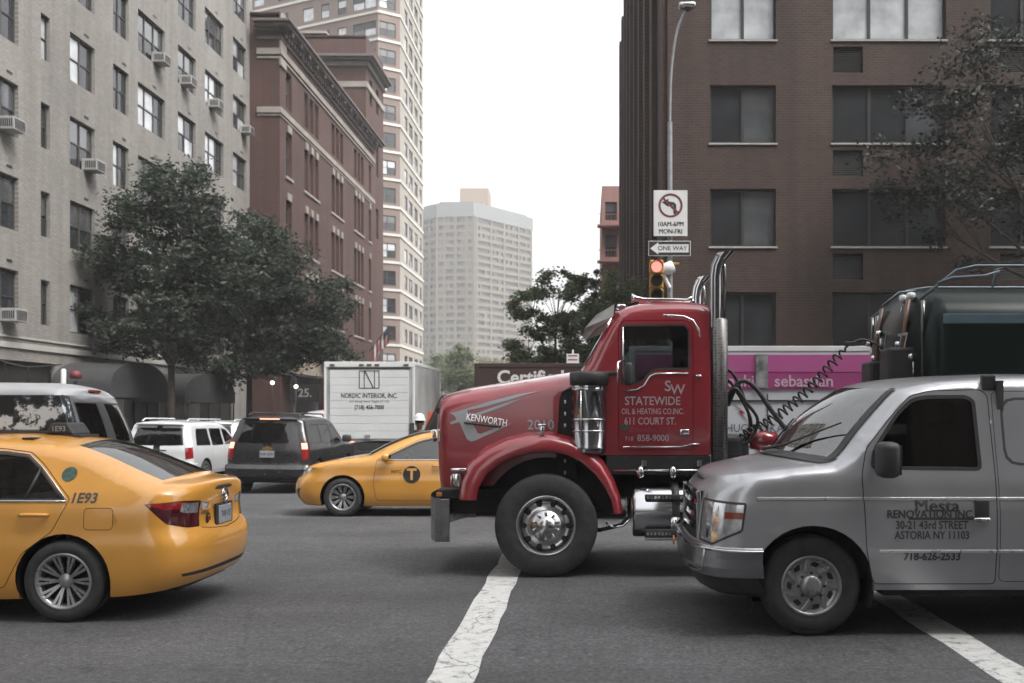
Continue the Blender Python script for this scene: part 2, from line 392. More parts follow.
# ------------------------------------------------------------------ car body shell
class Shell:
    """Symmetric body: side outline (front edge xl(z), rear edge xr(z), top zt(x), bottom zb(x)), half width W(z),
    plan corners rounded as superellipses, top edge rolled over into a crowned cap. Front points to -x."""
    def __init__(s, xl, xr, zt, zb, W, fr, rr, roll=(.07, .22), crown=.03, cx=None, WX=None, du=.05, dz=.045, extra=()):
        s.xl, s.xr, s.zt, s.zb, s.W = table(xl), table(xr), table(zt), table(zb), table(W)
        s.WX = table(WX) if WX else (lambda x: 1.)
        s.fr, s.rr, s.roll, s.crown = fr, rr, roll, (crown if callable(crown) else (lambda x: crown))
        s.cx = table(cx) if cx else (lambda x: 0.)
        s.UF = fr[0]*.6 + .75; s.UR = rr[0]*.6 + .75
        s.LM = s.xr(.6) - s.xl(.6) - fr[0] - rr[0]; s.UT = s.UF + s.LM + s.UR
        s.du, s.dz = du, dz; s.feats = []; s.extra = list(extra)
    def xf(s, U, z):
        x0, x1 = s.xl(z), s.xr(z); (Rf, pf), (Rr, pr) = s.fr, s.rr
        if U < s.UF:
            th = max(0, U)/s.UF*PI/2; return x0 + Rf*(1-max(0, math.cos(th))**(2/pf)), math.sin(th)**(2/pf)
        if U > s.UF+s.LM:
            th = max(0, s.UT-U)/s.UR*PI/2; return x1 - Rr*(1-max(0, math.cos(th))**(2/pr)), math.sin(th)**(2/pr)
        return x0 + Rf + (U-s.UF)/s.LM*(x1-x0-Rf-Rr), 1.
    def inv(s, x, z):
        x0, x1 = s.xl(z), s.xr(z); (Rf, pf), (Rr, pr) = s.fr, s.rr
        if x < x0+Rf:
            c = max(0, min(1, 1-max(0, x-x0)/Rf))**(pf/2); return s.UF*math.acos(min(1, c))/(PI/2)
        if x > x1-Rr:
            c = max(0, min(1, 1-max(0, x1-x)/Rr))**(pr/2); return s.UT - s.UR*math.acos(min(1, c))/(PI/2)
        return s.UF + (x-x0-Rf)/(x1-x0-Rf-Rr)*s.LM
    def uF(s, yf): return s.UF*math.asin(max(0, min(1, yf))**(s.fr[1]/2))/(PI/2)
    def uR(s, yf): return s.UT - s.UR*math.asin(max(0, min(1, yf))**(s.rr[1]/2))/(PI/2)
    def wid(s, x, z):
        w = s.W(z)*s.WX(x); r_, d = s.roll
        sl = (s.zt(x+.01)-s.zt(x-.01))/.02
        t = max(0, s.zt(x)-z)/math.sqrt(1+sl*sl)/r_
        if t < 1: w *= 1-d*(1-math.sqrt(max(0, 1-(1-t)**2)))
        return w
    def pos(s, U, z):
        x, fy = s.xf(U, z); return Vector((x, -s.wid(x, z)*fy, z))
    def nrm(s, U, z):
        e = .012; a = s.pos(min(U+e, s.UT), z)-s.pos(max(U-e, 0), z); b = s.pos(U, z+e)-s.pos(U, z-e)
        n = a.cross(b)
        if n.length < 1e-9: return Vector((0, -1, 0))
        n.normalize(); c = s.pos(U, z)
        if n.dot(Vector((c.x-(s.xl(z)+s.xr(z))/2, c.y*3, 0))) < 0: n = -n
        return n
    def on(s, x, z, off=0., side=-1):
        U = s.inv(x, z); p = s.pos(U, z) + s.nrm(U, z)*off
        return (p.x, p.y*(-side), p.z)
    def feat(s, name, poly, uz=False, gap=0., rim=None, rimw=.015):
        """poly in side view (x,z) or, with uz, in surface space (U,z)"""
        def add(nm, pl):
            out = []
            for i in range(len(pl)):
                a, b = pl[i], pl[(i+1) % len(pl)]; n = max(1, int(math.hypot(b[0]-a[0], b[1]-a[1])/.06))
                for k in range(n):
                    q = (a[0]+(b[0]-a[0])*k/n, a[1]+(b[1]-a[1])*k/n); out.append(q if uz else (s.inv(*q), q[1]))
            s.feats.append((nm, out))
        if gap: add('gap', poly); poly = inset(poly, gap)
        if rim: add(rim, poly); poly = inset(poly, rimw)
        add(name, poly)
    def build(s, capreg=None, nt=12, tb=()):
        # top edge
        us = [i*s.UT/int(s.UT/s.du) for i in range(int(s.UT/s.du)+1)]
        xs = []
        for U in us:
            x = s.xf(U, .6)[0]
            for _ in range(25): x = .5*x + .5*s.xf(U, s.zt(x))[0]
            xs.append(x)
        xs = sorted(set([round(x, 4) for x in xs] + list(s.extra)))
        x0, x1 = xs[0], xs[-1]
        top = []
        for x in xs:
            z = s.zt(x); U = s.inv(x, z)
            top.append((U, z, x))
        top[0] = (0., s.zt(x0), x0); top[-1] = (s.UT, s.zt(x1), x1)
        bnd = []
        for U in us:
            z = .3
            for _ in range(6): z = s.zb(s.xf(U, z)[0])
            bnd.append((U, z))
        zr = bnd[-1][1]; k = int((top[-1][1]-zr)/s.dz)
        bnd += [(s.UT, zr+(top[-1][1]-zr)*i/k) for i in range(1, k)]
        bnd += [(t[0], t[1]) for t in top[::-1]]
        zf = bnd[0][1]; k = int((top[0][1]-zf)/s.dz)
        bnd += [(0., zf+(top[0][1]-zf)*i/k) for i in range(k-1, 0, -1)]
        pts = []; edges = []
        def loop(pl):
            b = len(pts); pts.extend([Vector(p) for p in pl])
            edges.extend([(b+i, b+(i+1) % len(pl)) for i in range(len(pl))])
        loop(bnd)
        for nm, pl in s.feats: loop(pl)
        zmax = max(p[1] for p in bnd); zmin = min(p[1] for p in bnd)
        nz = int((zmax-zmin)/s.dz)
        bb = [Vector(b) for b in bnd]
        for i in range(1, len(us)-1):
            for j in range(1, nz):
                p = (us[i] + (.5*s.du if j % 2 else 0)*.8, zmin+(zmax-zmin)*j/nz)
                if inside(p, bnd) and min((Vector(p)-b).length_squared for b in bb) > (.018)**2: pts.append(Vector(p))
        ov, oe, of, _, _, _ = delaunay_2d_cdt(pts, edges, [], 0, 1e-5)
        regs = {}
        P3 = [s.pos(v.x, v.y) for v in ov]
        boxes = [(min(p[0] for p in pl), max(p[0] for p in pl), min(p[1] for p in pl), max(p[1] for p in pl)) for _, pl in s.feats]
        for f in of:
            c = (sum(ov[i].x for i in f)/len(f), sum(ov[i].y for i in f)/len(f))
            if not inside(c, bnd): continue
            r_ = 'body'
            for (nm, pl), b in zip(s.feats, boxes):
                if b[0] <= c[0] <= b[1] and b[2] <= c[1] <= b[3] and inside(c, pl): r_ = nm
            regs.setdefault(r_, []).append(tuple(f))
        s.ov, s.P3, s.regs = ov, P3, regs
        # cap
        ts = sorted(set([-1+2*i/nt for i in range(nt+1)] + list(tb) + [-t for t in tb]))
        s.cap = {}
        rows = []
        for (U, z, x) in top:
            p = s.pos(U, z); ye = -p.y
            sl = (s.zt(x+.015)-s.zt(x-.015))/.03; nn = Vector((-sl, 0, 1)).normalized()
            k = s.crown(x)*min(1, ye/.4)
            kx = s.cx(x)*min(1, ye/.4)
            rows.append([Vector((p.x+kx*(1-t*t), ye*t, z)) + nn*k*(1-t*t) for t in ts])
        for i in range(len(rows)-1):
            for j in range(len(ts)-1):
                xm = (top[i][2]+top[i+1][2])/2; tm = (ts[j]+ts[j+1])/2
                r_ = capreg(xm, abs(tm)) if capreg else 'body'
                s.cap.setdefault(r_, []).append((rows[i][j], rows[i][j+1], rows[i+1][j+1], rows[i+1][j]))
        return s
    def part(s, name, regions, mat, parent, off=0., caps=(), sides=(-1, 1), smooth=True, split=False, objname=None):
        """one mesh (or one per side with split) of the listed regions"""
        groups = [(sd,) for sd in sides] if split else [tuple(sides)]
        outs = []
        for g in groups:
            bm = bmesh.new()
            for sd in g:
                cache = {}
                for rn in regions:
                    for f in s.regs.get(rn, []):
                        vs = []
                        for i in f:
                            if i not in cache:
                                p = s.P3[i].copy()
                                if off: p += s.nrm(s.ov[i].x, s.ov[i].y)*off
                                if abs(p.y) < 1e-4: p.y = 0
                                cache[i] = bm.verts.new((p.x, p.y*(-sd), p.z))
                            vs.append(cache[i])
                        if sd > 0: vs = vs[::-1]
                        try: bm.faces.new(vs)
                        except ValueError: pass
            for cn in caps:
                for q in s.cap.get(cn, []):
                    try: bm.faces.new([bm.verts.new(p + Vector((0, 0, off))) for p in q])
                    except ValueError: pass
            if not bm.faces: bm.free(); continue
            bmesh.ops.remove_doubles(bm, verts=bm.verts[:], dist=.0015)
            bmesh.ops.recalc_face_normals(bm, faces=bm.faces[:])
            for f in bm.faces: f.smooth = smooth
            me = bpy.data.meshes.new(name); bm.to_mesh(me); bm.free()
            me.materials.append(M[mat] if isinstance(mat, str) else mat)
            outs.append(link(name, me, parent))
        return outs
    def strip(s, prof, u0, u1, both=True, n=None, smooth=False):
        """sweep a profile of (offset outward, z) along the surface between U=u0 and u1; returns an MB"""
        mb = MB(); mb.sm = smooth; mb.wl = .0008; n = n or max(6, int(abs(u1-u0)/.05))
        for sd in ((-1, 1) if both else (-1,)):
            rows = []
            for i in range(n+1):
                U = u0+(u1-u0)*i/n; row = []
                for o, z in prof:
                    p = s.pos(U, z) + s.nrm(U, z)*o
                    row.append((p.x, (p.y if abs(U) > 1e-6 and abs(U-s.UT) > 1e-6 else 0)*(-sd), p.z))
                rows.append(row)
            mb.grid(rows, smooth)
        return mb
    def lining(s, parent, caps=('body',), name='body_lining', skip=()):
        rg = [r_ for r_ in s.regs if r_ not in ('hole', 'arch', 'glass', 'glass_front', 'glass_rear', 'glass_back') and r_ not in skip]
        bm = bmesh.new()
        for sd in (-1, 1):
            cache = {}
            for rn in rg:
                for f in s.regs[rn]:
                    vs = []
                    for i in f:
                        if i not in cache:
                            p = s.P3[i] - s.nrm(s.ov[i].x, s.ov[i].y)*.028; cache[i] = bm.verts.new((p.x, p.y*(-sd), p.z))
                        vs.append(cache[i])
                    try: bm.faces.new(vs)
                    except ValueError: pass
        for cn in caps:
            for q in s.cap.get(cn, []):
                try: bm.faces.new([bm.verts.new((p.x, p.y*.96, p.z-.03)) for p in q])
                except ValueError: pass
        bmesh.ops.remove_doubles(bm, verts=bm.verts[:], dist=.0015)
        me = bpy.data.meshes.new(name); bm.to_mesh(me); bm.free(); me.materials.append(M['dark'])
        return link(name, me, parent)

# ------------------------------------------------------------------ wheels
_wm = {}
def wheel(parent, x, y, r_, w, rim, style, rimmat='rim'):
    key = (r_, w, rim, style, rimmat)
    if key not in _wm:
        t = MB(); h = w/2
        t.lathe([(rim-.01, -h*.80), (rim+.012, -h*.93), (rim+(r_-rim)*.35, -h), (rim+(r_-rim)*.75, -h*.97), (r_-.012, -h*.80), (r_-.002, -h*.66), (r_, -h*.45),
                 (r_-.008, -h*.42), (r_-.008, -h*.36), (r_, -h*.33), (r_, h*.33), (r_-.008, h*.36), (r_-.008, h*.42), (r_, h*.45), (r_-.002, h*.66), (r_-.012, h*.8), (rim+.1*rim, h*.95), (rim-.01, h*.8)], n=56)
        tm = t.mesh('wheel', 'rubber')
        b = MB(); b.mi = 0
        b.lathe([(rim+.012, -h*.90), (rim+.004, -h*.97), (rim-.012, -h*.93), (rim-.03, -h*.55), (rim-.04, h*.6)], n=56)
        if style == 'multi':
            b.mi = 1; b.lathe([(rim-.03, -h*.15), (.001, -h*.15)], n=40)
            b.mi = 0
            for k in range(10):
                for dlt in (-.085, .085):
                    a = 2*PI*k/10; ca, sa = math.cos(a), math.sin(a)
                    ai, ao = a+dlt*.55*.9, a+dlt*1.25
                    p0 = Vector((math.cos(ai)*.055, -h*.55, math.sin(ai)*.055)); p1 = Vector((math.cos(ao)*(rim-.012), -h*.86, math.sin(ao)*(rim-.012)))
                    tn = Vector((-sa, 0, ca))
                    wv = .0075
                    q = [p0-tn*wv, p0+tn*wv, p1+tn*wv*1.6, p1-tn*wv*1.6]
                    b.face([tuple(v) for v in q])
                    bk = Vector((0, .03, 0))
                    b.face([tuple(v) for v in (q[0], q[3], q[3]+bk, q[0]+bk)]); b.face([tuple(v) for v in (q[1], q[2], q[2]+bk, q[1]+bk)])
            b.lathe([(.062, -h*.5), (.05, -h*.62), (.03, -h*.68), (.001, -h*.70)], n=24)
        elif style == 'cap':
            b.lathe([(rim-.02, -h*.80), (rim*.78, -h*.62), (rim*.52, -h*.74), (rim*.40, -h*.80)], n=40)
            b.lathe([(rim*.40, -h*.80), (rim*.36, -h*.98), (rim*.24, -h*1.10), (.001, -h*1.12)], n=30)
            for k in range(7):
                a = 2*PI*k/7
                rot = Matrix.Rotation(-a, 4, 'Y') @ Matrix.Translation((rim*.70, -h*.76, 0)) @ Matrix.Rotation(.45, 4, 'Y')
                b.box((0, 0, 0), (rim*.46, .02, .035), .006, rot)
            b.mi = 1
            for k in range(8):
                a = 2*PI*k/8
                b.lathe([(.011, -h*.86), (.011, -h*.95), (.001, -h*.96)], (rim*.45*math.cos(a), 0, rim*.45*math.sin(a)), n=8)
            for k in range(7):
                a = 2*PI*(k+.5)/7
                rot = Matrix.Rotation(-a, 4, 'Y') @ Matrix.Translation((rim*.76, -h*.655, 0)) @ Matrix.Rotation(.45, 4, 'Y')
                b.box((0, 0, 0), (rim*.26, .006, .05), .003, rot)
        elif style == 'truck':
            b.lathe([(rim-.02, -h*.78), (rim-.045, -h*.60), (rim*.86, -h*.52), (rim*.62, -h*.60), (rim*.54, -h*.72)], n=56)
            b.lathe([(rim*.54, -h*.72), (rim*.52, -h*.95), (rim*.34, -h*1.0), (rim*.30, -h*1.22), (rim*.10, -h*1.42), (.001, -h*1.43)], n=40)
            b.mi = 1
            for k in range(10):
                a = 2*PI*k/10
                b.lathe([(.030, -h*.53), (.030, -h*.60), (.026, -h*.605), (.001, -h*.58)], (rim*.76*math.cos(a), 0, rim*.76*math.sin(a)), n=16)
            b.mi = 0
            for k in range(10):
                a = 2*PI*(k+.5)/10
                b.lathe([(.017, -h*.9), (.017, -h*1.10), (.012, -h*1.16), (.001, -h*1.16)], (rim*.44*math.cos(a), 0, rim*.44*math.sin(a)), n=8)
        else:   # plain steel disc
            b.lathe([(rim-.02, -h*.72), (rim*.80, -h*.45), (rim*.5, -h*.62), (rim*.3, -h*.75), (.001, -h*.76)], n=36)
        _wm[key] = (tm, b.mesh('rim', [rimmat, 'dark']))
    o = link('wheel', _wm[key][0], parent, (x, y, r_), (0, 0, 0 if y < 0 else PI))
    link('rim', _wm[key][1], o)
    return o

def liner(parent, shell, cx, cz, r_, w=.32, y=None):
    """dark wheel-house behind each arch"""
    mb = MB()
    for sd in (-1, 1):
        yo = abs(shell.on(cx, cz+r_*.95)[1])-.03
        rows = []
        for yy in (yo, yo-w):
            rows.append([(cx+r_*math.cos(a), sd*yy, cz+r_*math.sin(a)) for a in [PI*(-.12+1.24*k/20) for k in range(21)]])
        mb.grid(rows)
        mb.face([(cx+r_*math.cos(a), sd*(yo-w), cz+r_*math.sin(a)) for a in [PI*(-.12+1.24*k/20) for k in range(21)]])
    return mb.obj('wheel_house', 'dark', parent)
# ------------------------------------------------------------------ yellow sedan taxi
def make_taxi(label, loc, rot, ad=False, marks='rear'):
    t = thing('taxi', label, 'taxi', loc, rot, 'yellow taxis at the crossing')
    wb = 1.3875
    sh = Shell(xl=[(.18, -2.20), (.30, -2.31), (.45, -2.36), (.55, -2.35), (.66, -2.30), (.74, -2.22)],
        xr=[(.20, 2.24), (.32, 2.36), (.48, 2.41), (.60, 2.415), (.68, 2.39), (.74, 2.355), (.85, 2.345), (.98, 2.36), (1.05, 2.365)],
        zt=[(-2.22, .74), (-2.1, .83), (-1.9, .90), (-1.6, .96), (-1.3, 1.0), (-1.05, 1.03), (-.95, 1.045), (-.6, 1.215), (-.25, 1.36), (0, 1.428), (.25, 1.46), (.6, 1.47), (.95, 1.455), (1.22, 1.42), (1.5, 1.335), (1.8, 1.21), (2.0, 1.13), (2.06, 1.112), (2.2, 1.10), (2.31, 1.09), (2.35, 1.075), (2.365, 1.055)],
        zb=[(-2.25, .21), (-1.7, .18), (0, .175), (1.7, .20), (2.1, .235), (2.3, .27)],
        W=[(.17, .84), (.25, .885), (.42, .912), (.60, .915), (.72, .902), (.80, .898), (.92, .888), (1.0, .862), (1.1, .81), (1.2, .748), (1.35, .660), (1.47, .57)],
        fr=(.55, 2.6), rr=(.40, 3.0), roll=(.06, .16), cx=[(-1.6, 0), (-.95, -.14), (-.1, -.10), (.3, 0), (1.1, 0), (1.4, .07), (2.0, .10), (2.3, 0)], crown=lambda x: .03 if x < -.9 or x > 2.05 else .055, extra=(-.97, .08, 1.27, 2.03))
    for cx in (-wb, wb): sh.feat('arch', circ(cx, .335, .385))
    fd = rounded([(-.80, .28), (-.86, .60), (-.80, .98), (-.40, 1.19), (-.10, 1.325), (.12, 1.385), (.36, 1.405), (.475, 1.408), (.475, .28)], .03)
    rd = rounded([(.475, .28), (.475, 1.408), (.75, 1.405), (1.0, 1.375), (1.13, 1.28), (1.29, 1.13), (1.43, 1.0), (1.30, .74), (1.06, .56), (.93, .32), (.90, .28)], .03)
    sh.feat('door_front', fd, gap=.006); sh.feat('door_rear', rd, gap=.006)
    fw = rounded([(-.72, .988), (-.40, 1.145), (-.12, 1.277), (.1, 1.338), (.35, 1.368), (.44, 1.37), (.44, .988)], .02)
    rw = rounded([(.51, .988), (.51, 1.372), (.80, 1.365), (.98, 1.343), (1.10, 1.258), (1.26, 1.108), (1.385, 1.0), (1.37, .988)], .02)
    sh.feat('glass_front', fw, rim='trim', rimw=.014); sh.feat('glass_back', rw, rim='trim', rimw=.014)
    sh.feat('fuel', rounded([(1.55, .75), (1.79, .75), (1.79, .93), (1.55, .93)], .04), gap=.005)
    iv = lambda x, z: (sh.inv(x, z), z)
    uR, uF = sh.uR, sh.uF
    # tail lamps wrap the corner
    sh.feat('tail_low', rounded([iv(2.03, .958), (uR(.80), .972), (uR(.52), .955), (uR(.54), .735), (uR(.72), .742), (uR(.92), .79)], .02), uz=True, gap=.005)
    sh.feat('tail_red', [iv(2.03, .955), (uR(.80), .965), (uR(.75), .965), (uR(.75), .90), (uR(.93), .905)], uz=True)
    sh.feat('tail_white', [(uR(.80), .95), (uR(.56), .94), (uR(.56), .855), (uR(.74), .865), (uR(.80), .88)], uz=True)
    sh.feat('tail_white', rounded([(uR(.51), .945), (uR(.34), .925), (uR(.38), .87), (uR(.51), .865)], .015), uz=True, gap=.004)
    sh.feat('trunk_gap', [(uR(.52), .735), (uR(.50), .728), (uR(.0), .690), (uR(.0), .682), (uR(.51), .722)], uz=True)
    sh.feat('head', rounded([iv(-1.83, .85), (sh.inv(-2.0, .80), .835), (uF(.80), .79), (uF(.55), .755), (uF(.52), .665), (uF(.78), .66), (sh.inv(-2.12, .7), .70)], .03), uz=True, gap=.004)
    sh.feat('fog', rounded([(uF(.90), .50), (uF(.78), .47), (uF(.74), .30), (uF(.82), .32)], .03), uz=True)
    sh.feat('grille', [(0, .64), (uF(.48), .66), (uF(.46), .58), (0, .56)], uz=True)
    sh.feat('grille', [(0, .47), (uF(.62), .47), (uF(.60), .30), (0, .28)], uz=True)
    sh.feat('lip', [(uR(.80), .345), (uR(0), .335), (uR(0), .375), (uR(.83), .372)], uz=True)
    def cr(x, a):
        if -.97 < x < .08 and a < .88: return 'ws'
        if 1.27 < x < 2.03 and a < .86: return 'rw'
        return 'body'
    sh.build(cr, tb=(.88, .86))
    sh.part('body', ['body'], 'taxi', t, caps=('body',))
    sh.part('fuel_door', ['fuel'], 'taxi', t)
    sh.lining(t)
    for nm in ('door_front', 'door_rear'):
        for d in sh.part('door', [nm], 'taxi', t, split=True):
            sd = -1 if d.data.vertices[0].co.y < 0 else 1
            hx = (1.03, 1.27) if nm == 'door_rear' else (.17, .41)
            h = MB(); h.sm = True
            pth = [sh.on(hx[0]+(hx[1]-hx[0])*k/6, .872, [.0, .03, .034, .034, .034, .03, 0][k], sd) for k in range(7)]
            h.tube(pth, [.014, .016, .017, .017, .017, .016, .014], 8)
            h.obj('handle', 'taxi', d)
    for nm in ('glass_front', 'glass_back'): sh.part('side_window', [nm], 'glass', t, off=-.006, split=True)
    sh.part('window_trim', ['trim'], 'black', t, off=.001)
    # bright strip along the belt line
    b = MB()
    for sd in (-1, 1):
        for x0, x1 in ((-.78, .46), (.48, 1.40)):
            b.tube([sh.on(x0+(x1-x0)*k/10, .981, .004, sd) for k in range(11)], .009, 6)
        b.tube([sh.on(x, z, .006, sd) for x, z in ((1.40, .985), (1.27, 1.118), (1.11, 1.265), (.99, 1.352), (.80, 1.376), (.5, 1.382), (.1, 1.352), (-.12, 1.29), (-.40, 1.158), (-.72, 1.0))], .007, 6)
    b.obj('chrome_trim', 'chrome', t)
    b = MB()
    for sd in (-1, 1): b.prism([(1.045, .995), (1.075, .995), (1.13, 1.235), (1.115, 1.245)], sd*(.80), sd*.81)
    for sd in (-1, 1): pass
    b.bm.free()
    b = MB()
    for sd in (-1, 1): b.tube([sh.on(1.06, .995, 0, sd), sh.on(1.115, 1.24, 0, sd)], .012, 6)
    b.obj('window_divider', 'black', t)
    sh.part('windshield', [], 'wsglass', t, caps=('ws',)); sh.part('rear_window', [], 'wsglass', t, caps=('rw',))
    sh.part('taillight', ['tail_low'], 'lens_darkred', t, split=True)
    sh.part('taillight_red', ['tail_red'], 'lens_red', t, split=True)
    sh.part('reversing_light', ['tail_white'], 'lens_clear', t, split=True)
    sh.part('boot_seam', ['trunk_gap'], 'dark', t)
    sh.part('headlight', ['head'], 'lens_clear', t, split=True)
    sh.part('fog_light_recess', ['fog'], 'black', t, split=True)
    sh.part('grille', ['grille'], 'black', t); sh.part('bumper_groove', ['lip'], 'dark', t)
    for cx in (-wb, wb):
        for sd in (-1, 1): wheel(t, cx, sd*.80, .333, .215, .222, 'multi')
    for cx in (-wb, wb): liner(t, sh, cx, .335, .39)
    u = MB(); u.bx(-2.1, 2.2, -.55, .55, .19, .45, .05); u.bx(-.9, .9, -.80, .80, .19, .32, .03)
    u.obj('underbody', 'dark', t)
    # cabin
    c = MB(); c.sm = True
    for x in (.05, 1.05):
        for y in ((-.38, .38) if x < .5 else (0,)):
            wd = .5 if x < .5 else 1.25
            c.box((x, y, .55), (.5, wd, .16), .05)
            c.box((x+.27, y, .83), (.14, wd, .55), .05, Matrix.Rotation(0, 4, 'Y'))
            for yy in ((y,) if x < .5 else (-.38, .38)): c.box((x+.30, yy, 1.18), (.09, .26, .17), .035)
    c.obj('seats', 'tanseat', t)
    c = MB(); c.box((-.78, 0, .9), (.45, 1.4, .18), .05); c.bx(1.42, 1.98, -.62, .62, .98, 1.04, .02)
    c.lathe([(.17, -.01), (.185, 0), (.17, .01), (.155, 0), (.17, -.01)], (-.42, .37, .93), 'x', 24)
    c.obj('dashboard', 'black', t)
    for sd in (-1, 1):
        m = MB(); m.sm = True; p = sh.on(-.62, .98, 0, sd)
        m.box((p[0], p[1]+sd*.13, 1.02), (.13, .2, .135), .045); m.bx(p[0]-.02, p[0]+.03, p[1]+sd*.0, p[1]+sd*.08, .97, 1.0)
        mo = m.obj('wing_mirror', 'taxi', t)
        g = MB(); g.box((p[0]+.068, p[1]+sd*.13, 1.02), (.004, .165, .1)); g.obj('mirror_glass', 'chrome', mo)
    # plates and badges
    p = MB(); p.box((2.372, 0, .80), (.012, .31, .16), .004); pl = p.obj('licence_plate', 'plate', t)
    lettering([('T69 1E', 0, .80, .075, {'bold': .01})], 'blackprint', pl, lambda u, v: (2.3795, u, v), 'plate_lettering')
    p = MB(); p.bx(2.355, 2.368, -.2, .2, .70, .90); p.obj('plate_recess', 'black', t)
    p = MB()
    p.lathe([(.055, .0), (.062, .012), (.07, 0)], (2.372, 0, .965), 'x', 24); p.lathe([(.03, .0), (.036, .012), (.042, 0)], (2.374, 0, .975), 'x', 20)
    p.obj('rear_emblem', 'chrome', t)
    pt = sh.pos(uR(.42), .80)
    lettering([('HYBRID', 0, .845, .045, {'bold': .02})], 'chrome', t, lambda u, v: (sh.pos(sh.uR(.42-u*1.05), v).x+.004, sh.pos(sh.uR(.42-u*1.05), v).y, v), 'badge_lettering')
    d = MB(); c0 = sh.pos(uR(.36), .785)
    d.lathe([(.055, .004), (.001, .006)], (c0.x, c0.y, .785), 'x', 24); dd = d.obj('round_sticker', 'blackprint', t)
    lettering([('T', c0.y, .785, .08, {'bold': .02})], 'taxi', dd, lambda u, v: (c0.x+.009, u, v), 'sticker_letter')
    # side lettering
    if marks == 'rear':
        for sd in (-1, 1):
            lettering([('1E93', 1.535, 1.003, .11, {'bold': .028, 'shear': .12, 'sx': 1.02})], 'greyblack', t, lambda u, v, sd=sd: sh.on(u if sd < 0 else 3.0-u, v, .003, sd), 'medallion_number')
        d = MB()
        for sd in (-1, 1):
            ring = [sh.on(1.365+.062*math.cos(a), 1.195+.058*math.sin(a), .004, sd) for a in [2*PI*k/24 for k in range(24)]]
            d.face(ring)
        M['seal'] = pm('green_seal', (.045, .10, .075), .5, var=.5, vscale=30)
        d.obj('round_seal', 'seal', t)
    for sd in (-1, 1):
        cx = -.19
        ring = [sh.on(cx+.15*math.cos(a), .725+.15*math.sin(a), .003, sd) for a in [2*PI*k/40 for k in range(40)]]
        d = MB(); d.face(ring); dd = d.obj('round_door_logo', 'blackprint', t)
        lettering([('T', cx, .722, .27, {'bold': .03})], 'taxi', dd, lambda u, v, sd=sd: sh.on(u if sd < 0 else 2*cx-u, v, .006, sd), 'logo_letter')
        lettering([('NYC', cx-.265, .775, .085, {'bold': .035})], 'blackprint', t, lambda u, v, sd=sd: sh.on(u if sd < 0 else 2*cx-u, v, .003, sd), 'door_lettering')
    d = MB()
    for k in range(2): d.tube([(-.86-.0, (-.05, .35)[k], 1.10), (-.62, (-.35, .05)[k], 1.235)], .008, 6)
    d.obj('wipers', 'black', t)
    if ad:
        b = MB(); b.bx(-.75, 1.05, -.10, .10, 1.50, 1.545, .012); b.bx(-.75, 1.16, -.17, .17, 1.475, 1.508, .006)
        for x in (-.5, .85): b.bx(x-.05, x+.05, -.45, .45, 1.475, 1.49)
        bo = b.obj('advert_rack', 'black', t)
        b = MB(); b.prism([(-.72, 1.545), (1.02, 1.545), (.93, 1.86), (-.72, 1.86)], -.085, .085, bev=.01); ao = b.obj('roof_advert', 'advert', t)
        lettering([('F L A', .18, 1.645, .13)], 'signwhite', ao, lambda u, v: (u, -.089, v), 'advert_lettering')
        b = MB(); b.sm = True; b.prism([(.82, 1.508), (1.10, 1.508), (1.03, 1.615), (.89, 1.615)], -.16, .16, bev=.02); ro = b.obj('roof_light', 'black', t)
        lettering([('1E93', .96, 1.56, .065, {'bold': .02})], 'grey_print', ro, lambda u, v: (u, -.163, v), 'roof_light_number')
    return t, sh

def advert_mat():
    m, nt, N, L, P = newmat('roof_advert_print')
    tc = N.new('ShaderNodeTexCoord')
    n = N.new('ShaderNodeTexNoise'); n.inputs['Scale'].default_value = 4.2; n.inputs['Detail'].default_value = 7; n.inputs['Roughness'].default_value = .62
    L.new(tc.outputs['Object'], n.inputs['Vector'])
    rp = N.new('ShaderNodeValToRGB'); rp.color_ramp.interpolation = 'EASE'; e = rp.color_ramp.elements
    e[0].position = .46; e[0].color = (.016, .018, .02, 1); e[1].position = .56; e[1].color = (.55, .60, .64, 1)
    x = e.new(.52); x.color = (.05, .06, .065, 1)
    L.new(n.outputs['Fac'], rp.inputs['Fac']); L.new(rp.outputs[0], P.inputs['Base Color']); P.inputs['Roughness'].default_value = .15
    return m
M['advert'] = advert_mat()

# ------------------------------------------------------------------ silver work van (front axle at x=0)
def van_shell():
    return Shell(xl=[(.30, -.76), (.42, -.84), (.62, -.865), (.70, -.86), (.85, -.845), (1.0, -.825), (1.10, -.80), (1.15, -.74)],
        xr=[(.30, 4.45), (.6, 4.5), (1.3, 4.48), (2.0, 4.40)],
        zt=[(-.74, 1.15), (-.69, 1.19), (-.5, 1.233), (-.25, 1.272), (.0, 1.302), (.17, 1.315), (.24, 1.345), (.42, 1.55), (.61, 1.765), (.72, 1.872), (.82, 1.915), (1.0, 1.95), (1.3, 1.972), (1.7, 1.985), (3.9, 1.985), (4.3, 1.97), (4.40, 1.93)],
        zb=[(-.8, .36), (.5, .355), (4.5, .36)],
        W=[(.30, .93), (.42, .965), (.60, .99), (.66, 1.0), (.80, 1.003), (1.0, .998), (1.045, .985), (1.15, .975), (1.28, .945), (1.6, .875), (1.9, .81), (2.05, .74)],
        fr=(.44, 3.1), rr=(.12, 5), roll=(.08, .14), crown=.045, cx=[(-.70, 0), (0, -.26), (.2, -.36), (.45, -.36), (.75, -.22), (1.05, -.07), (1.35, 0)], extra=(.22, .725))

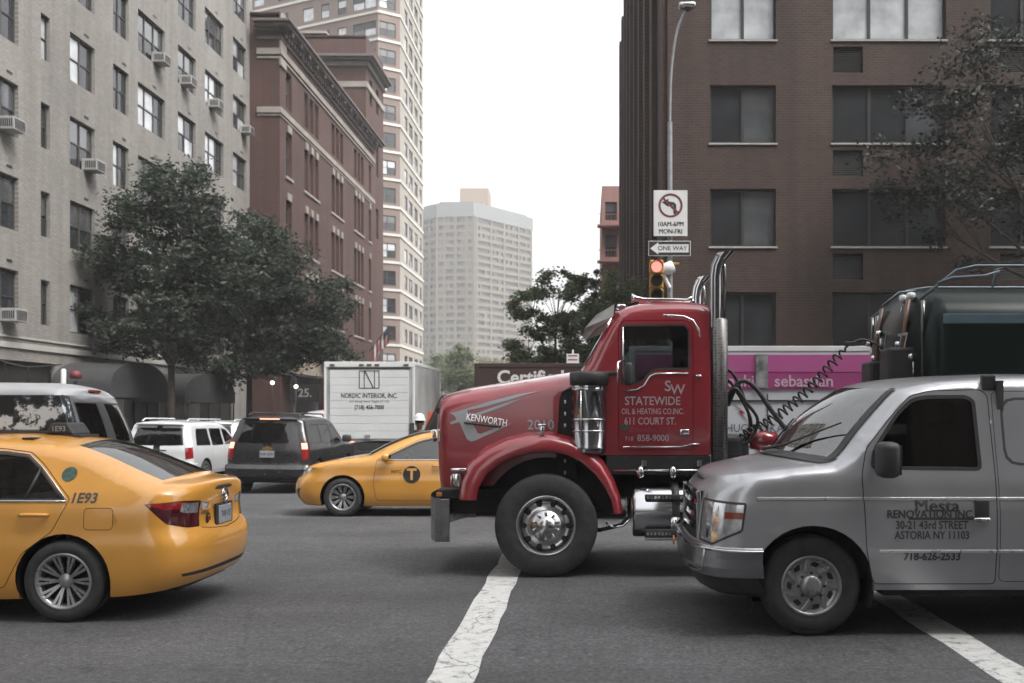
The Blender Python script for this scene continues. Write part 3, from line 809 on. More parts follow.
def make_van(label, loc, rot):
    t = thing('van', label, 'van', loc, rot)
    sh = van_shell(); uF = sh.uF
    sh.feat('arch', circ(0, .385, .465)); sh.feat('arch', circ(3.505, .385, .465))
    dp = rounded([(.46, .40), (.40, .68), (.375, 1.22), (.42, 1.43), (.62, 1.67), (.78, 1.835), (.94, 1.875), (1.33, 1.885), (1.385, 1.84), (1.395, 1.3), (1.39, .40)], .04)
    sh.feat('door', dp, gap=.007)
    wp = rounded([(.445, 1.272), (.475, 1.43), (.67, 1.705), (.79, 1.815), (.90, 1.838), (1.22, 1.84), (1.285, 1.80), (1.298, 1.26)], .05)
    sh.feat('glass', wp, rim='trim', rimw=.028)
    sh.feat('pdoor', rounded([(1.41, .42), (1.41, 1.87), (2.55, 1.87), (2.55, .42)], .05), gap=.005)
    for a, b in ((1.47, 2.48), (2.75, 3.75)):
        sh.feat('press', rounded([(a, 1.30), (a, 1.82), (b, 1.82), (b, 1.30)], .12)); sh.feat('press_in', rounded([(a+.02, 1.32), (a+.02, 1.80), (b-.02, 1.80), (b-.02, 1.32)], .11))
    hz = [(sh.inv(-.50, 1.0), 1.02), (uF(.63), 1.035), (uF(.64), .70), (uF(.86), .685), (sh.inv(-.53, .8), .80)]
    sh.feat('head', rounded(hz, .025), uz=True, rim='headtrim', rimw=.018)
    sh.feat('grille', [(0, 1.08), (uF(.55), 1.08), (uF(.585), 1.04), (uF(.585), .70), (0, .70)], uz=True)
    sh.feat('lowgap', [(0, .34), (0, .44), (uF(.85), .45), (uF(.86), .34)], uz=True)
    def cr(x, a): return 'ws' if .22 < x < .725 and a < .92 else 'body'
    sh.build(cr, tb=(.92,))
    sh.part('body', ['body', 'pdoor', 'press_in'], 'silver', t, caps=('body',))
    sh.part('pressed_panel_edge', ['press'], 'grey_paint', t, off=-.003)
    sh.lining(t)
    ds = sh.part('door', ['door'], 'silver', t, split=True)
    for d in ds:
        sd = -1 if d.data.vertices[0].co.y < 0 else 1
        h = MB(); h.sm = True; p = sh.on(1.27, 1.0, 0, sd)
        h.box((1.275, p[1]-sd*.004, .965), (.115, .03, .165), .012); h.obj('handle_recess', 'black', d)
        h = MB(); h.sm = True; h.box((1.27, p[1]+sd*.012, .895), (.125, .03, .03), .01); h.obj('handle', 'chrome', d)
        r_ = MB(); r_.tube([sh.on(.98, .918, .006, sd), sh.on(1.20, .918, .006, sd)], .010, 6)
    sh.part('side_window', ['glass'], 'dglass', t, off=-.006, split=True)
    sh.part('window_trim', ['trim'], 'black', t, off=.002)
    sh.part('windshield', [], 'wsglass', t, caps=('ws',))
    wt = MB()
    for sd in (-1, 1):
        rows = []
        for k in range(15):
            x = .20+.54*k/14; z = sh.zt(x); ye = abs(sh.on(x, z)[1])
            rows.append([(x+sh.cx(x)*(1-f*f)-.006, sd*ye*f, z+.010+.05*(1-f*f)*.8) for f in (.975, .945, .915)])
        wt.grid(rows)
    wt.obj('windshield_seal', 'black', t)
    cw = MB()
    cw.grid([[(x+sh.cx(x)*(1-f*f), .80*f, sh.zt(x)+.05*(1-f*f)+.008) for f in [-1+.1*k for k in range(21)]] for x in (.08, .13, .18, .235)])
    cw.obj('cowl', 'black', t)
    w = MB()
    for y0, y1 in ((.72, .06), (-.05, -.70)):
        q = lambda x, y, o: (x+sh.cx(x)*(1-(y/.9)**2)-o, y, sh.zt(x)+.05*(1-(y/.9)**2)+o)
        w.tube([q(.17, y0, .03), q(.27, y0*.6+y1*.4, .03), q(.45, y1, .02)], [.014, .010, .007], 6)
    w.obj('wipers', 'black', t)
    dsh = MB(); dsh.box((.36, 0, 1.24), (.5, 1.6, .14), .05); dsh.box((.3, -.35, 1.33), (.2, .3, .02), .005)
    dsh.lathe([(.19, -.012), (.205, 0), (.19, .012), (.178, 0), (.19, -.012)], (.66, .42, 1.30), 'x', 24)
    for y in (-.45, .45): dsh.box((1.15, y, 1.25), (.16, .5, .75), .06); dsh.box((1.18, y, 1.70), (.1, .26, .2), .04)
    dsh.bx(1.45, 1.5, -.85, .85, .5, 1.95)
    dsh.obj('cab_interior', 'seat', t)
    hv = MB(); hv.box((.27, -.55, 1.365), (.14, .22, .004)); hv.obj('dashboard_paper', 'lens_amber', t)
    # lamps
    for h in sh.part('headlight', ['head'], 'lens_clear', t, split=True):
        sd = -1 if h.data.vertices[0].co.y < 0 else 1
        b = MB(); rows = []
        for k in range(6):
            U = uF(.93)+(sh.inv(-.53, .9)-uF(.93))*k/5
            rows.append([(sh.pos(U, z)+sh.nrm(U, z)*.004) for z in (.895, .945)])
        b.grid([[(p.x, p.y*(-sd), p.z) for p in r_] for r_ in rows]); b.obj('indicator', 'lens_redamber', h)
        b = MB()
        for yf, z, rr in ((.76, .79, .06),):
            p = sh.pos(uF(yf), z); b.lathe([(rr, -.01), (rr*.8, -.004), (.001, 0)], (p.x, p.y*(-sd), z), 'x', 20)
        b.obj('bulb_bowl', 'chrome', h)
    sh.part('headlight_trim', ['headtrim'], 'black', t, off=.003)
    sh.part('grille_back', ['grille'], 'dark', t, off=-.03)
    g = sh.strip([(.0, 1.08), (.014, 1.075), (.014, 1.05), (0, 1.045)], 0, uF(.58)); 
    for zz in (.98, .88, .79):
        for sd in (-1, 1):
            rows = []
            for i in range(7):
                U = uF(.56)*i/6; rows.append([((sh.pos(U, z)+sh.nrm(U, z)*o).x, (sh.pos(U, z).y if i else 0)*(-sd), z) for o, z in ((-.02, zz+.025), (.006, zz+.02), (.006, zz-.02), (-.02, zz-.025))])
            g.grid(rows, False)
    for sd in (-1, 1):
        p = sh.pos(uF(.57), .9); g.box((p.x-.004, p.y*(-sd), .885), (.035, .03, .39), .008)
    go = g.obj('grille', 'chrome', t)
    e = MB(); e.lathe([(.001, -.012), (.05, -.01), (.06, 0)], (-.862, 0, .93), 'x', 24)
    for v in e.bm.verts: v.co.y *= 1.9
    e.obj('oval_badge', 'black_paint', t)
    # bumper: chrome bar round the nose
    b = sh.strip([(.0, .685), (.035, .685), (.05, .675), (.052, .655), (.05, .60), (.055, .53), (.045, .46), (.0, .445)], 0, sh.inv(-.385, .55), smooth=False)
    bo = b.obj('bumper', 'bumperchrome', t)
    b = sh.strip([(.052, .668), (.058, .664), (.058, .654), (.052, .650)], 0, sh.inv(-.385, .6)); b.obj('bumper_strip', 'chrome', bo)
    b = MB()
    for sd in (-1, 1):
        pts = [(uF(.84), .655), (uF(.80), .50), (uF(.72), .475), (uF(.50), .475)]
        b.tube([((sh.pos(U, z)+sh.nrm(U, z)*.053).x, (sh.pos(U, z)+sh.nrm(U, z)*.053).y*(-sd), z) for U, z in pts], .012, 6)
    b.obj('bumper_crease', 'chrome', bo)
    b = sh.strip([(.0, .46), (.03, .45), (.02, .34), (0, .30)], 0, sh.inv(-.40, .4)); b.obj('air_dam', 'black', t)
    b = MB(); b.lathe([(.001, -.05), (.05, -.045), (.06, -.02), (.06, .03), (.03, .04)], (-.90, .55, .70), 'x', 20); b.obj('bumper_lamp', 'chrome', t)
    b = MB(); b.lathe([(.001, -.012), (.04, -.01), (.045, 0)], (-.925, .45, .56), 'x', 16); b.obj('bumper_reflector', 'lens_amber', t)
    # body mouldings
    for z, o, m, x0 in ((1.05, .006, 'mould', -.42), (.655, .008, 'mould', .50)):
        b = MB()
        for sd in (-1, 1):
            for xa, xb in (((x0, .37), (.385, 1.385), (1.40, 3.0), (4.0, 4.4)) if z > 1 else ((x0, 1.385), (1.40, 3.0), (4.0, 4.4))):
                n = max(2, int((xb-xa)/.12))
                rows = []
                for k in range(n+1):
                    x = xa+(xb-xa)*k/n; rows.append([sh.on(x, z+dz, oo, sd) for dz, oo in ((.013, 0), (.009, o), (-.009, o), (-.013, 0))])
                b.grid(rows, False)
        b.obj('body_moulding', m, t)
    for cx in (0, 3.505):
        for sd in (-1, 1): wheel(t, cx, sd*.83, .382, .24, .222, 'cap')
        liner(t, sh, cx, .385, .47)
    u = MB(); u.bx(-.7, 4.4, -.6, .6, .30, .6, .04); u.bx(.55, 2.95, -.9, .9, .30, .40, .02); u.obj('underbody', 'dark', t)
    for sd in (-1, 1):
        m = MB(); m.sm = True; p = sh.on(.50, 1.30, 0, sd)
        m.box((.535, p[1]+sd*.15, 1.35), (.16, .20, .27), .05); m.tube([(.50, p[1], 1.30), (.49, p[1]+sd*.12, 1.32)], .022, 8); m.tube([(.50, p[1]-sd*.02, 1.42), (.49, p[1]+sd*.12, 1.42)], .018, 8)
        mo = m.obj('wing_mirror', 'black', t)
        g = MB(); g.box((.617, p[1]+sd*.15, 1.35), (.004, .15, .22)); g.obj('mirror_glass', 'chrome', mo)
    # writing on the door
    pl = lambda u, v: sh.on(u, v, .0035, -1)
    lettering([('Mesta', .930, .995, .13, {'sx': 1.1}), ('Mesta', .938, .995, .13, {'sx': 1.1}), ('Mesta', .934, .999, .13, {'sx': 1.1}), ('ASTORIA NY 11103', .898, .776, .085, {'sx': .78}), ('RENOVATION INC.', .888, .934, .085, {'bold': .012, 'sx': .90}), ('RENOVATION INC.', .885, .933, .085, {'bold': .03, 'sx': .90}), ('30-21 43rd STREET', .895, .852, .085, {'bold': .025, 'sx': .80}),
               ('ASTORIA NY 11103', .895, .775, .085, {'bold': .03, 'sx': .78}), ('718-626-2533', .90, .615, .085, {'bold': .035, 'sx': .90})], 'greyblack', t, pl, 'door_lettering')
    b = MB(); b.grid([[sh.on(.72+.5*k/8, z, .006, -1) for z in (.893, .912)] for k in range(9)]); b.obj('door_stripe', 'greyblack', t)
    b = MB()
    for y0 in (-.79, .79): b.box((1.40, y0*1.01, 1.935), (.105, .06, .12), .012); b.box((1.40, y0*.985, 1.975), (.07, .09, .05), .01)
    b.obj('roof_rack_clamps', 'black', t)
    return t

M['bumperchrome'] = pm('bumper_chrome', (.36, .36, .38), .26, metal=1., var=.06, vscale=2, rvar=.04)
M['mould'] = pm('bright_moulding', (.62, .62, .64), .3, metal=.6, var=.05)

# ------------------------------------------------------------------ sport utility vehicle (front at -x)
def make_suv(name, label, loc, rot, paint, L=5.1, W=.99, H=1.90, style='tall', lit=True, group=None):
    t = thing(name, label, 'suv', loc, rot, group)
    k = L/5.1; h = H/1.90
    sh = Shell(xl=[(.35, -2.42*k), (.55, -2.53*k), (.75, -2.52*k), (1.0, -2.46*k), (1.05*h, -2.40*k)],
        xr=[(.35, 2.44*k), (.48, 2.54*k), (.66, 2.55*k), (.72, 2.49*k), (1.0, 2.48*k), (1.2*h, 2.455*k), (1.45*h, 2.37*k), (1.72*h, 2.26*k), (1.80*h, 2.24*k)],
        zt=[(-2.40*k, 1.05*h), (-2.2*k, 1.12*h), (-1.7*k, 1.17*h), (-1.25*k, 1.20*h), (-1.15*k, 1.23*h), (-.85*k, 1.45*h), (-.55*k, 1.66*h), (-.35*k, 1.76*h), (0, 1.83*h), (.8*k, 1.86*h), (1.8*k, 1.85*h), (2.1*k, 1.83*h), (2.24*k, 1.80*h)],
        zb=[(-2.5*k, .38), (2.5*k, .40)],
        W=[(.35, W*.94), (.5, W*.98), (.8, W), (1.05*h, W*.985), (1.2*h, W*.955), (1.5*h, W*.86), (1.75*h, W*.79), (1.87*h, W*.73)],
        fr=(.35, 3.4), rr=(.20, 4.0), roll=(.07, .16), crown=.04, extra=(-1.18*k, -.42*k))
    ax = (-1.48*k, 1.47*k); rw = .39 if style == 'tall' else .365
    for c in ax: sh.feat('arch', circ(c, rw, rw+.075))
    doors = [[(-1.02*k, .46), (-1.05*k, 1.2*h), (-.78*k, 1.42*h), (-.45*k, 1.66*h), (-.1*k, 1.74*h), (.02*k, 1.75*h), (.02*k, .46)], [(.03*k, .46), (.03*k, 1.75*h), (1.0*k, 1.76*h), (1.02*k, 1.1*h), (.95*k, .85*h), (.95*k, .46)]]
    for d in doors: sh.feat('door', rounded(d, .04), gap=.005)
    for i, w in enumerate([[(-.90*k, 1.21*h), (-.70*k, 1.40*h), (-.40*k, 1.61*h), (-.1*k, 1.67*h), (-.03*k, 1.67*h), (-.03*k, 1.19*h)], [(.08*k, 1.19*h), (.08*k, 1.67*h), (.93*k, 1.68*h), (.95*k, 1.19*h)], [(1.06*k, 1.20*h), (1.05*k, 1.68*h), (1.85*k, 1.68*h), (2.08*k, 1.22*h)]]):
        sh.feat('glass', rounded(w, .04), rim='trim', rimw=.02)
    uR = sh.uR
    sh.feat('gate', [(uR(0), 1.765*h), (uR(.80), 1.765*h), (uR(.80), .70), (uR(0), .70)], uz=True, gap=.005)
    sh.feat('glass_rear', rounded([(uR(-.0), 1.70*h), (uR(.77), 1.70*h), (uR(.77), 1.24*h), (uR(.0), 1.22*h)], .0), uz=True, rim='trim', rimw=.02)
    if style == 'tall': tl = [(uR(.985), 1.27*h), (uR(.83), 1.27*h), (uR(.83), .84*h), (uR(.985), .86*h)]
    else: tl = [(uR(.99), 1.19*h), (uR(.80), 1.17*h), (uR(.80), .86*h), (uR(.99), .90*h)]
    sh.feat('tail', rounded(tl, .02), uz=True, gap=.005)
    zz = (1.10*h, 1.24*h) if style == 'tall' else (1.03*h, 1.16*h)
    sh.feat('tail_lit', [(uR(.975), zz[1]), (uR(.845), zz[1]), (uR(.845), zz[0]), (uR(.975), zz[0])], uz=True)
    sh.feat('head', rounded([(sh.inv(-2.18*k, .95), .98*h), (sh.uF(.62), .98*h), (sh.uF(.62), .80*h), (sh.inv(-2.25*k, .85), .82*h)], .03), uz=True, gap=.005)
    sh.feat('grille', [(0, .98*h), (sh.uF(.55), .98*h), (sh.uF(.55), .72*h), (0, .72*h)], uz=True)
    def cr(x, a): return 'ws' if -1.18*k < x < -.42*k and a < .9 else 'body'
    sh.build(cr, tb=(.9,))
    sh.part('body', ['body'], paint, t, caps=('body',)); sh.lining(t)
    sh.part('door', ['door'], paint, t, split=True)
    sh.part('tailgate', ['gate'], paint, t)
    sh.part('side_window', ['glass'], 'dglass', t, off=-.005, split=True)
    sh.part('rear_window', ['glass_rear'], 'dglass', t, off=-.005); sh.part('windshield', [], 'wsglass', t, caps=('ws',))
    sh.part('window_trim', ['trim'], 'black', t, off=.001)
    sh.part('taillight', ['tail'], 'lens_red', t, split=True); sh.part('brake_light', ['tail_lit'], 'brake_on' if lit else 'lens_red', t, split=True)
    sh.part('headlight', ['head'], 'lens_clear', t, split=True); sh.part('grille', ['grille'], 'black', t)
    for c in ax:
        for sd in (-1, 1): wheel(t, c, sd*(W-.13), rw, .25, .23, 'disc')
        liner(t, sh, c, rw, rw+.08)
    b = MB(); b.bx(-2.3*k, 2.3*k, -.7*W, .7*W, .28, .6, .05); b.obj('underbody', 'dark', t)
    b = MB()
    for x, y0 in ((-.2*k, -.4), (-.2*k, .4), (.8*k, 0)): b.box((x+.2, y0, .98*h), (.16, .5 if y0 else 1.3, .7), .06); b.box((x+.22, y0, 1.42*h), (.1, .26, .2), .04)
    b.obj('seats', 'seat', t)
    # bumper, plate, roof rack, mirrors
    b = sh.strip([(0, .70), (.03, .69), (.045, .62), (.04, .47), (0, .44)], sh.inv(2.2*k, .55), sh.UT, smooth=False); b.obj('rear_bumper', paint, t)
    zp = .97*h if style == 'tall' else .98*h
    b = MB(); b.box((2.492*k, 0, zp), (.012, .34, .16), .004); po = b.obj('licence_plate', 'plate', t)
    lettering([('FHK 4271', 0, zp, .08, {'bold': .01})], 'blackprint', po, lambda u, v: (2.492*k+.008, u, v), 'plate_lettering')
    b = MB()
    for y in (-W*.62, W*.62):
        b.tube([(-.2*k, y, 1.86*h), (-.1*k, y, 1.925*h), (1.8*k, y, 1.94*h), (2.0*k, y, 1.87*h)], .018, 8)
    if style == 'tall':
        for x in (.3*k, 1.0*k, 1.7*k): b.tube([(x, -W*.62, 1.93*h), (x, W*.62, 1.93*h)], .014, 6)
    b.obj('roof_rack', 'black' if style == 'tall' else paint, t)
    b = MB(); b.sm = True; b.box((2.20*k, 0, 1.80*h), (.22, W*1.30, .035), .012); so = b.obj('rear_spoiler', paint, t)
    if lit:
        b = MB(); b.box((2.315*k, 0, 1.80*h), (.008, .46, .028)); b.obj('high_brake_light', 'brake_on' if style == 'tall' else 'lens_red', so)
    b = MB(); zb = 1.105*h
    b.prism([(-.11, zb-.03), (-.04, zb-.03), (-.04, zb-.05), (.04, zb-.05), (.04, zb-.03), (.11, zb-.03), (.09, zb+.03), (.04, zb+.03), (.04, zb+.05), (-.04, zb+.05), (-.04, zb+.03), (-.09, zb+.03)], 2.475*k, 2.492*k, axis='x')
    if style == 'tall': b.obj('rear_emblem', 'gold', t)
    else: b.bm.free(); b = MB(); b.box((2.48*k, 0, 1.10*h), (.02, .5, .025), .006); b.obj('tailgate_handle', 'black', t)
    b = MB(); b.tube([(2.40*k, 0, 1.23*h), (2.375*k, .30, 1.26*h), (2.34*k, .42, 1.36*h)], .01, 6); b.obj('rear_wiper', 'black', t)
    for sd in (-1, 1):
        m = MB(); m.sm = True; p = sh.on(-.88*k, 1.2*h, 0, sd); m.box((-.86*k, p[1]+sd*.14, 1.28*h), (.13, .24, .19), .05); m.obj('wing_mirror', 'black' if style == 'tall' else paint, t)
    return t
M['gold'] = pm('gold_badge', (.55, .36, .10), .3, metal=.8, var=.05)

# ------------------------------------------------------------------ passenger van with a sloping rear (front at -x)
def make_passenger_van(name, label, loc, rot, paint, roofpaint, cat='van', lit=False):
    t = thing(name, label, cat, loc, rot)
    sh = Shell(xl=[(.3, -2.45), (.6, -2.58), (1.0, -2.5), (1.15, -2.42)], xr=[(.3, 2.52), (.6, 2.57), (1.1, 2.53), (1.3, 2.50), (1.6, 2.41), (1.9, 2.29), (2.06, 2.20)],
        zt=[(-2.42, 1.15), (-2.1, 1.24), (-1.8, 1.29), (-1.7, 1.33), (-1.3, 1.66), (-1.0, 1.90), (-.8, 2.02), (-.4, 2.12), (.5, 2.17), (1.7, 2.16), (2.05, 2.11), (2.20, 2.06)],
        zb=[(-2.5, .36), (2.5, .38)], W=[(.3, .94), (.6, .99), (1.0, 1.0), (1.3, .975), (1.7, .91), (2.0, .85), (2.17, .78)],
        fr=(.4, 3), rr=(.25, 3.4), roll=(.09, .2), crown=.05, extra=(-1.72, -.85))
    for c in (-1.6, 1.6): sh.feat('arch', circ(c, .36, .44))
    sh.feat('roofband', [(-.95, 2.01), (-.4, 2.005), (2.3, 2.005), (2.3, 2.3), (-1, 2.3)])
    for w in ([(-1.42, 1.33), (-1.05, 1.66), (-.8, 1.82), (-.5, 1.87), (-.4, 1.32)], [(-.3, 1.31), (-.3, 1.88), (.75, 1.89), (.8, 1.31)], [(.9, 1.31), (.88, 1.89), (1.55, 1.90), (1.68, 1.84), (1.80, 1.32), (1.74, 1.28), (.92, 1.28)], [(1.95, 1.32), (1.83, 1.86), (1.88, 1.905), (2.09, 1.905), (2.14, 1.87), (2.32, 1.34), (2.28, 1.29), (1.98, 1.29)]):
        sh.feat('glass', rounded(w, .05), rim='trim', rimw=.02)
    uR = sh.uR
    sh.feat('glass_rear', [(uR(0), 1.92), (uR(.80), 1.92), (uR(.82), 1.32), (uR(0), 1.30)], uz=True, rim='trim', rimw=.02)
    sh.feat('tail', rounded([(uR(.99), 1.22), (uR(.86), 1.22), (uR(.86), .85), (uR(.99), .85)], .02), uz=True, gap=.005)
    sh.feat('slide', rounded([(-.36, .46), (-.36, 1.94), (.84, 1.95), (.84, .46)], .04)); sh.feat('slide_in', rounded([(-.352, .468), (-.352, 1.932), (.832, 1.942), (.832, .468)], .04))
    # windows win over the sliding-door seam
    sh.feats = [f for f in sh.feats if f[0].startswith('slide')] + [f for f in sh.feats if not f[0].startswith('slide')]
    sh.build(lambda x, a: 'ws' if -1.72 < x < -.85 and a < .9 else ('roof' if x > -.85 else 'body'), tb=(.9,))
    sh.part('body', ['body', 'slide_in'], paint, t, caps=('body',)); sh.part('roof', ['roofband'], roofpaint, t, caps=('roof',)); sh.lining(t, caps=('body', 'roof'))
    sh.part('sliding_door_seam', ['slide'], 'dark', t)
    sh.part('side_window', ['glass'], 'dglass', t, off=-.005, split=True); sh.part('rear_window', ['glass_rear'], 'dglass', t, off=-.005)
    sh.part('windshield', [], 'wsglass', t, caps=('ws',)); sh.part('window_trim', ['trim'], 'black', t, off=.001)
    sh.part('taillight', ['tail'], 'brake_on' if lit else 'lens_red', t, split=True)
    for c in (-1.6, 1.6):
        for sd in (-1, 1): wheel(t, c, sd*.85, .36, .24, .215, 'disc')
        liner(t, sh, c, .36, .45)
    b = MB(); b.bx(-2.3, 2.3, -.7, .7, .3, .6, .05); b.obj('underbody', 'dark', t)
    b = sh.strip([(0, .66), (.03, .65), (.04, .58), (.035, .45), (0, .42)], sh.inv(2.2, .55), sh.UT); b.obj('rear_bumper', 'grey_paint', t)
    b = MB(); b.box((2.56, 0, 1.0), (.01, .34, .16)); b.obj('licence_plate', 'plate', t)
    b = MB(); b.box((2.21, 0, 2.09), (.03, .36, .035), .008); b.obj('high_brake_light', 'brake_on' if lit else 'lens_red', t)
    g = MB()
    for sd in (-1, 1): g.tube([sh.on(x, 2.0+.0*x, .008, sd) for x in [-.85+.15*k for k in range(21)]], .008, 6)
    g.obj('drip_rail', 'black', t)
    b = MB()
    for x in (-.5, .6, 1.6): b.box((x, 0, 1.2), (.15, 1.5, .7), .06)
    b.obj('seats', 'seat', t)
    return t
# ------------------------------------------------------------------ conventional tractor truck (front axle at x=0, front to -x)
def make_truck(label, loc, rot):
    t = thing('tractor_truck', label, 'truck', loc, rot)
    # bonnet
    hs = Shell(xl=[(.80, -1.17), (1.0, -1.20), (1.5, -1.225), (1.80, -1.215)], xr=[(.8, .34), (2.2, .34)],
        zt=[(-1.215, 1.80), (-1.18, 1.845), (-1.1, 1.885), (-.9, 1.94), (-.5, 2.005), (-.1, 2.07), (.2, 2.115), (.34, 2.135)],
        zb=[(-1.2, .86), (-.7, .92), (.34, .95)], W=[(.8, .80), (1.2, .83), (1.6, .82), (1.85, .80), (2.0, .785), (2.15, .77)],
        fr=(.22, 5), rr=(.03, 10), roll=(.17, .34), crown=.045, WX=[(-1.25, .84), (-.6, .92), (.1, .99), (.34, 1.0)], du=.06, dz=.05)
    hs.feat('arch', circ(0, .53, .70)); hs.feat('grille', [(0, 1.68), (hs.uF(.62), 1.66), (hs.uF(.62), .92), (0, .90)], uz=True)
    vent = [(.085, 1.0), (.13, 1.86), (.16, 1.93), (.22, 1.96), (.34, 1.97), (.34, 1.0)]
    hs.feat('side_dark', vent)
    hs.build(None)
    bo = hs.part('bonnet', ['body'], 'red', t, caps=('body',))[0]; hs.lining(t)
    hs.part('cowl_recess', ['side_dark'], 'dark', t, off=-.02)
    hs.part('grille', ['grille'], 'alu', t)
    fr = hs.strip([(.0, 1.76), (.035, 1.75), (.035, 1.70), (.0, 1.69)], 0, hs.uF(.80)); fr.obj('grille_surround', 'chrome', t)
    b = MB()
    for k in range(7): b.tube([hs.on(.19, 1.05+.125*k, .012, -1), hs.on(.19, 1.085+.125*k, .012, -1)], .012, 6)
    b.obj('hinge_studs', 'white', t)
    # vinyl decal on both sides of the bonnet
    def hp(cx, cy):   # traced in the plane of the bonnet side, metres
        px, py = 430+cx/7.314, 380+cy/7.314
        return ((px-588)/93.5+.433, 1.70-(py-413)/93.5)
    shapes = [[(148, 243), (212, 226), (268, 214), (278, 262), (300, 300), (330, 352), (347, 388), (372, 394), (480, 352), (602, 314), (500, 368), (380, 420), (330, 444), (300, 452), (268, 432), (240, 370), (212, 308), (150, 326), (142, 316), (150, 306), (190, 290), (176, 262)],
              [(214, 225), (420, 163), (620, 111), (830, 76), (700, 108), (560, 152), (400, 196), (272, 222)],
              [(296, 256), (420, 214), (560, 164), (668, 136), (560, 186), (420, 236), (330, 268)]]
    dm = MB()
    for sd in (-1, 1):
        for s_ in shapes:
            pl = [Vector((*hp(*q), 0)) for q in s_]
            tess = __import__('mathutils').geometry.tessellate_polygon([pl])
            for a, b_, c in tess: dm.face([hs.on(pl[i].x, pl[i].y, .005, sd) for i in (a, b_, c)])
    dm.obj('bonnet_decal', 'grey_print', t)
    x0, z0 = hp(400, 288)
    lettering([('KENWORTH', x0+.02, z0-.005, .105, {'bold': .02, 'sx': .74, 'shear': .15})], 'chrome', t, lambda u, v: hs.on(u, v+(u-x0)*-.16+.0, .009, -1), 'maker_lettering')
    b = MB(); c0, c1 = hp(250, 290), hp(520, 300); b.tube([hs.on(c0[0], c0[1]-.035, .01, -1), hs.on(c1[0], c1[1]-.06, .01, -1)], .012, 6); b.obj('maker_bar', 'black', t)
    x1, z1 = hp(812, 330)
    lettering([('2010', x1, z1, .145, {'bold': .012})], 'grey_print', t, lambda u, v: hs.on(u, v, .006, -1), 'year_lettering')
    # front fenders
    lip = [(-.72, .80), (-.70, .92), (-.60, 1.08), (-.47, 1.18), (-.30, 1.25), (-.12, 1.288), (.06, 1.296), (.22, 1.262), (.36, 1.19), (.50, 1.07), (.60, .94), (.67, .80), (.70, .66)]
    crest = [(-.90, .80), (-.88, .98), (-.80, 1.16), (-.62, 1.31), (-.40, 1.405), (-.18, 1.455), (.03, 1.465), (.23, 1.425), (.42, 1.33), (.58, 1.18), (.69, 1.0), (.76, .82), (.785, .66)]
    for sd in (-1, 1):
        b = MB(); rows = []
        for (lx, lz), (cx, cz) in zip(lip, crest):
            f = lambda k: (lx+(cx-lx)*k, lz+(cz-lz)*k)
            rows.append([(lx, sd*1.08, lz), (*f(.02)[:1], sd*1.135, f(.02)[1]), (f(.25)[0], sd*1.15, f(.25)[1]), (f(.65)[0], sd*1.135, f(.65)[1]), (f(.95)[0], sd*1.09, f(.95)[1]), (f(1.12)[0], sd*1.0, f(1.12)[1]+.01), (f(1.15)[0], sd*.88, f(1.15)[1]+.02), (f(1.15)[0], sd*.72, f(1.15)[1]+.0)])
        b.grid(rows)
        fo = b.obj('fender', 'red', t)
        b = MB(); rows = []
        for (lx, lz), (cx, cz) in zip(lip, crest): rows.append([(lx, sd*1.08, lz-.0), (lx+(cx-lx)*.9, sd*.9, lz+(cz-lz)*.9), (lx+(cx-lx)*.9, sd*.5, lz+(cz-lz)*.9)])
        b.grid(rows); b.obj('fender_lining', 'dark', fo)
        b = MB(); b.sm = True
        b.box((-.045, sd*1.06, 1.515), (.05, .05, .10), .015); b.box((-.045, sd*1.06, 1.575), (.085, .05, .022), .008); b.obj('fender_lamp', 'chrome', fo)
        b = MB(); b.sm = True; b.box((-.91, sd*1.0, 1.11), (.16, .16, .035), .012); b.box((-.93, sd*1.0, 1.0), (.10, .14, .16), .03); hl = b.obj('headlight', 'chrome', t)
        b = MB(); b.lathe([(.001, -.02), (.06, -.012), (.07, 0)], (-.985, sd*1.0, 1.0), 'x', 20); b.obj('headlight_glass', 'lens_clear', hl)
    b = MB(); b.bx(-1.15, -.72, -.98, .98, .80, .90, .02); b.bx(-1.1, .2, -.75, .75, .62, .9, .03); b.bx(-.98, .74, -.70, .70, .62, 1.34, .04); b.obj('engine_bay', 'dark', t)
    # bumper: tall polished plate swept back at the ends
    def bmp(off, zs): return [[(-1.28+off+.15*abs(f)**3.2, 1.22*f, z) for z in zs] for f in [-1+.1*k for k in range(21)]]
    b = MB(); b.grid(bmp(0, (.38, .41, .80, .83))); b.grid(bmp(.05, (.38, .41, .80, .83)))
    for f in (-1, 1): b.face([(-1.13, 1.22*f, .38), (-1.08, 1.22*f, .38), (-1.08, 1.22*f, .83), (-1.13, 1.22*f, .83)])
    for sd in (-1, 1): b.box((-1.055, sd*1.20, .60), (.14, .03, .44), .008)
    bu = b.obj('bumper', 'bumper_dull', t)
    b = MB()
    for sd in (-1, 1):
        for k in range(3): b.lathe([(.018, -.01), (.018, .01), (.001, .012)], (-1.105+.045*k, sd*1.225, .42), 'y', 10)
    b.obj('bumper_bolts', 'chrome', bu)
    b = MB(); b.bx(-1.12, -1.06, -1.225, -1.20, .845, .885, .005); b.bx(-1.12, -1.06, 1.20, 1.225, .845, .885, .005); b.obj('marker_lamp', 'lens_amber', t)
    b = MB()
    for sd in (-1, 1): b.tube([(-1.20, sd*.80, 1.40), (-1.20, sd*.84, 1.52)], .02, 8); b.box((-1.15, sd*.815, 1.46), (.03, .03, .13), .008)
    b.obj('bonnet_catch', 'chrome', t)
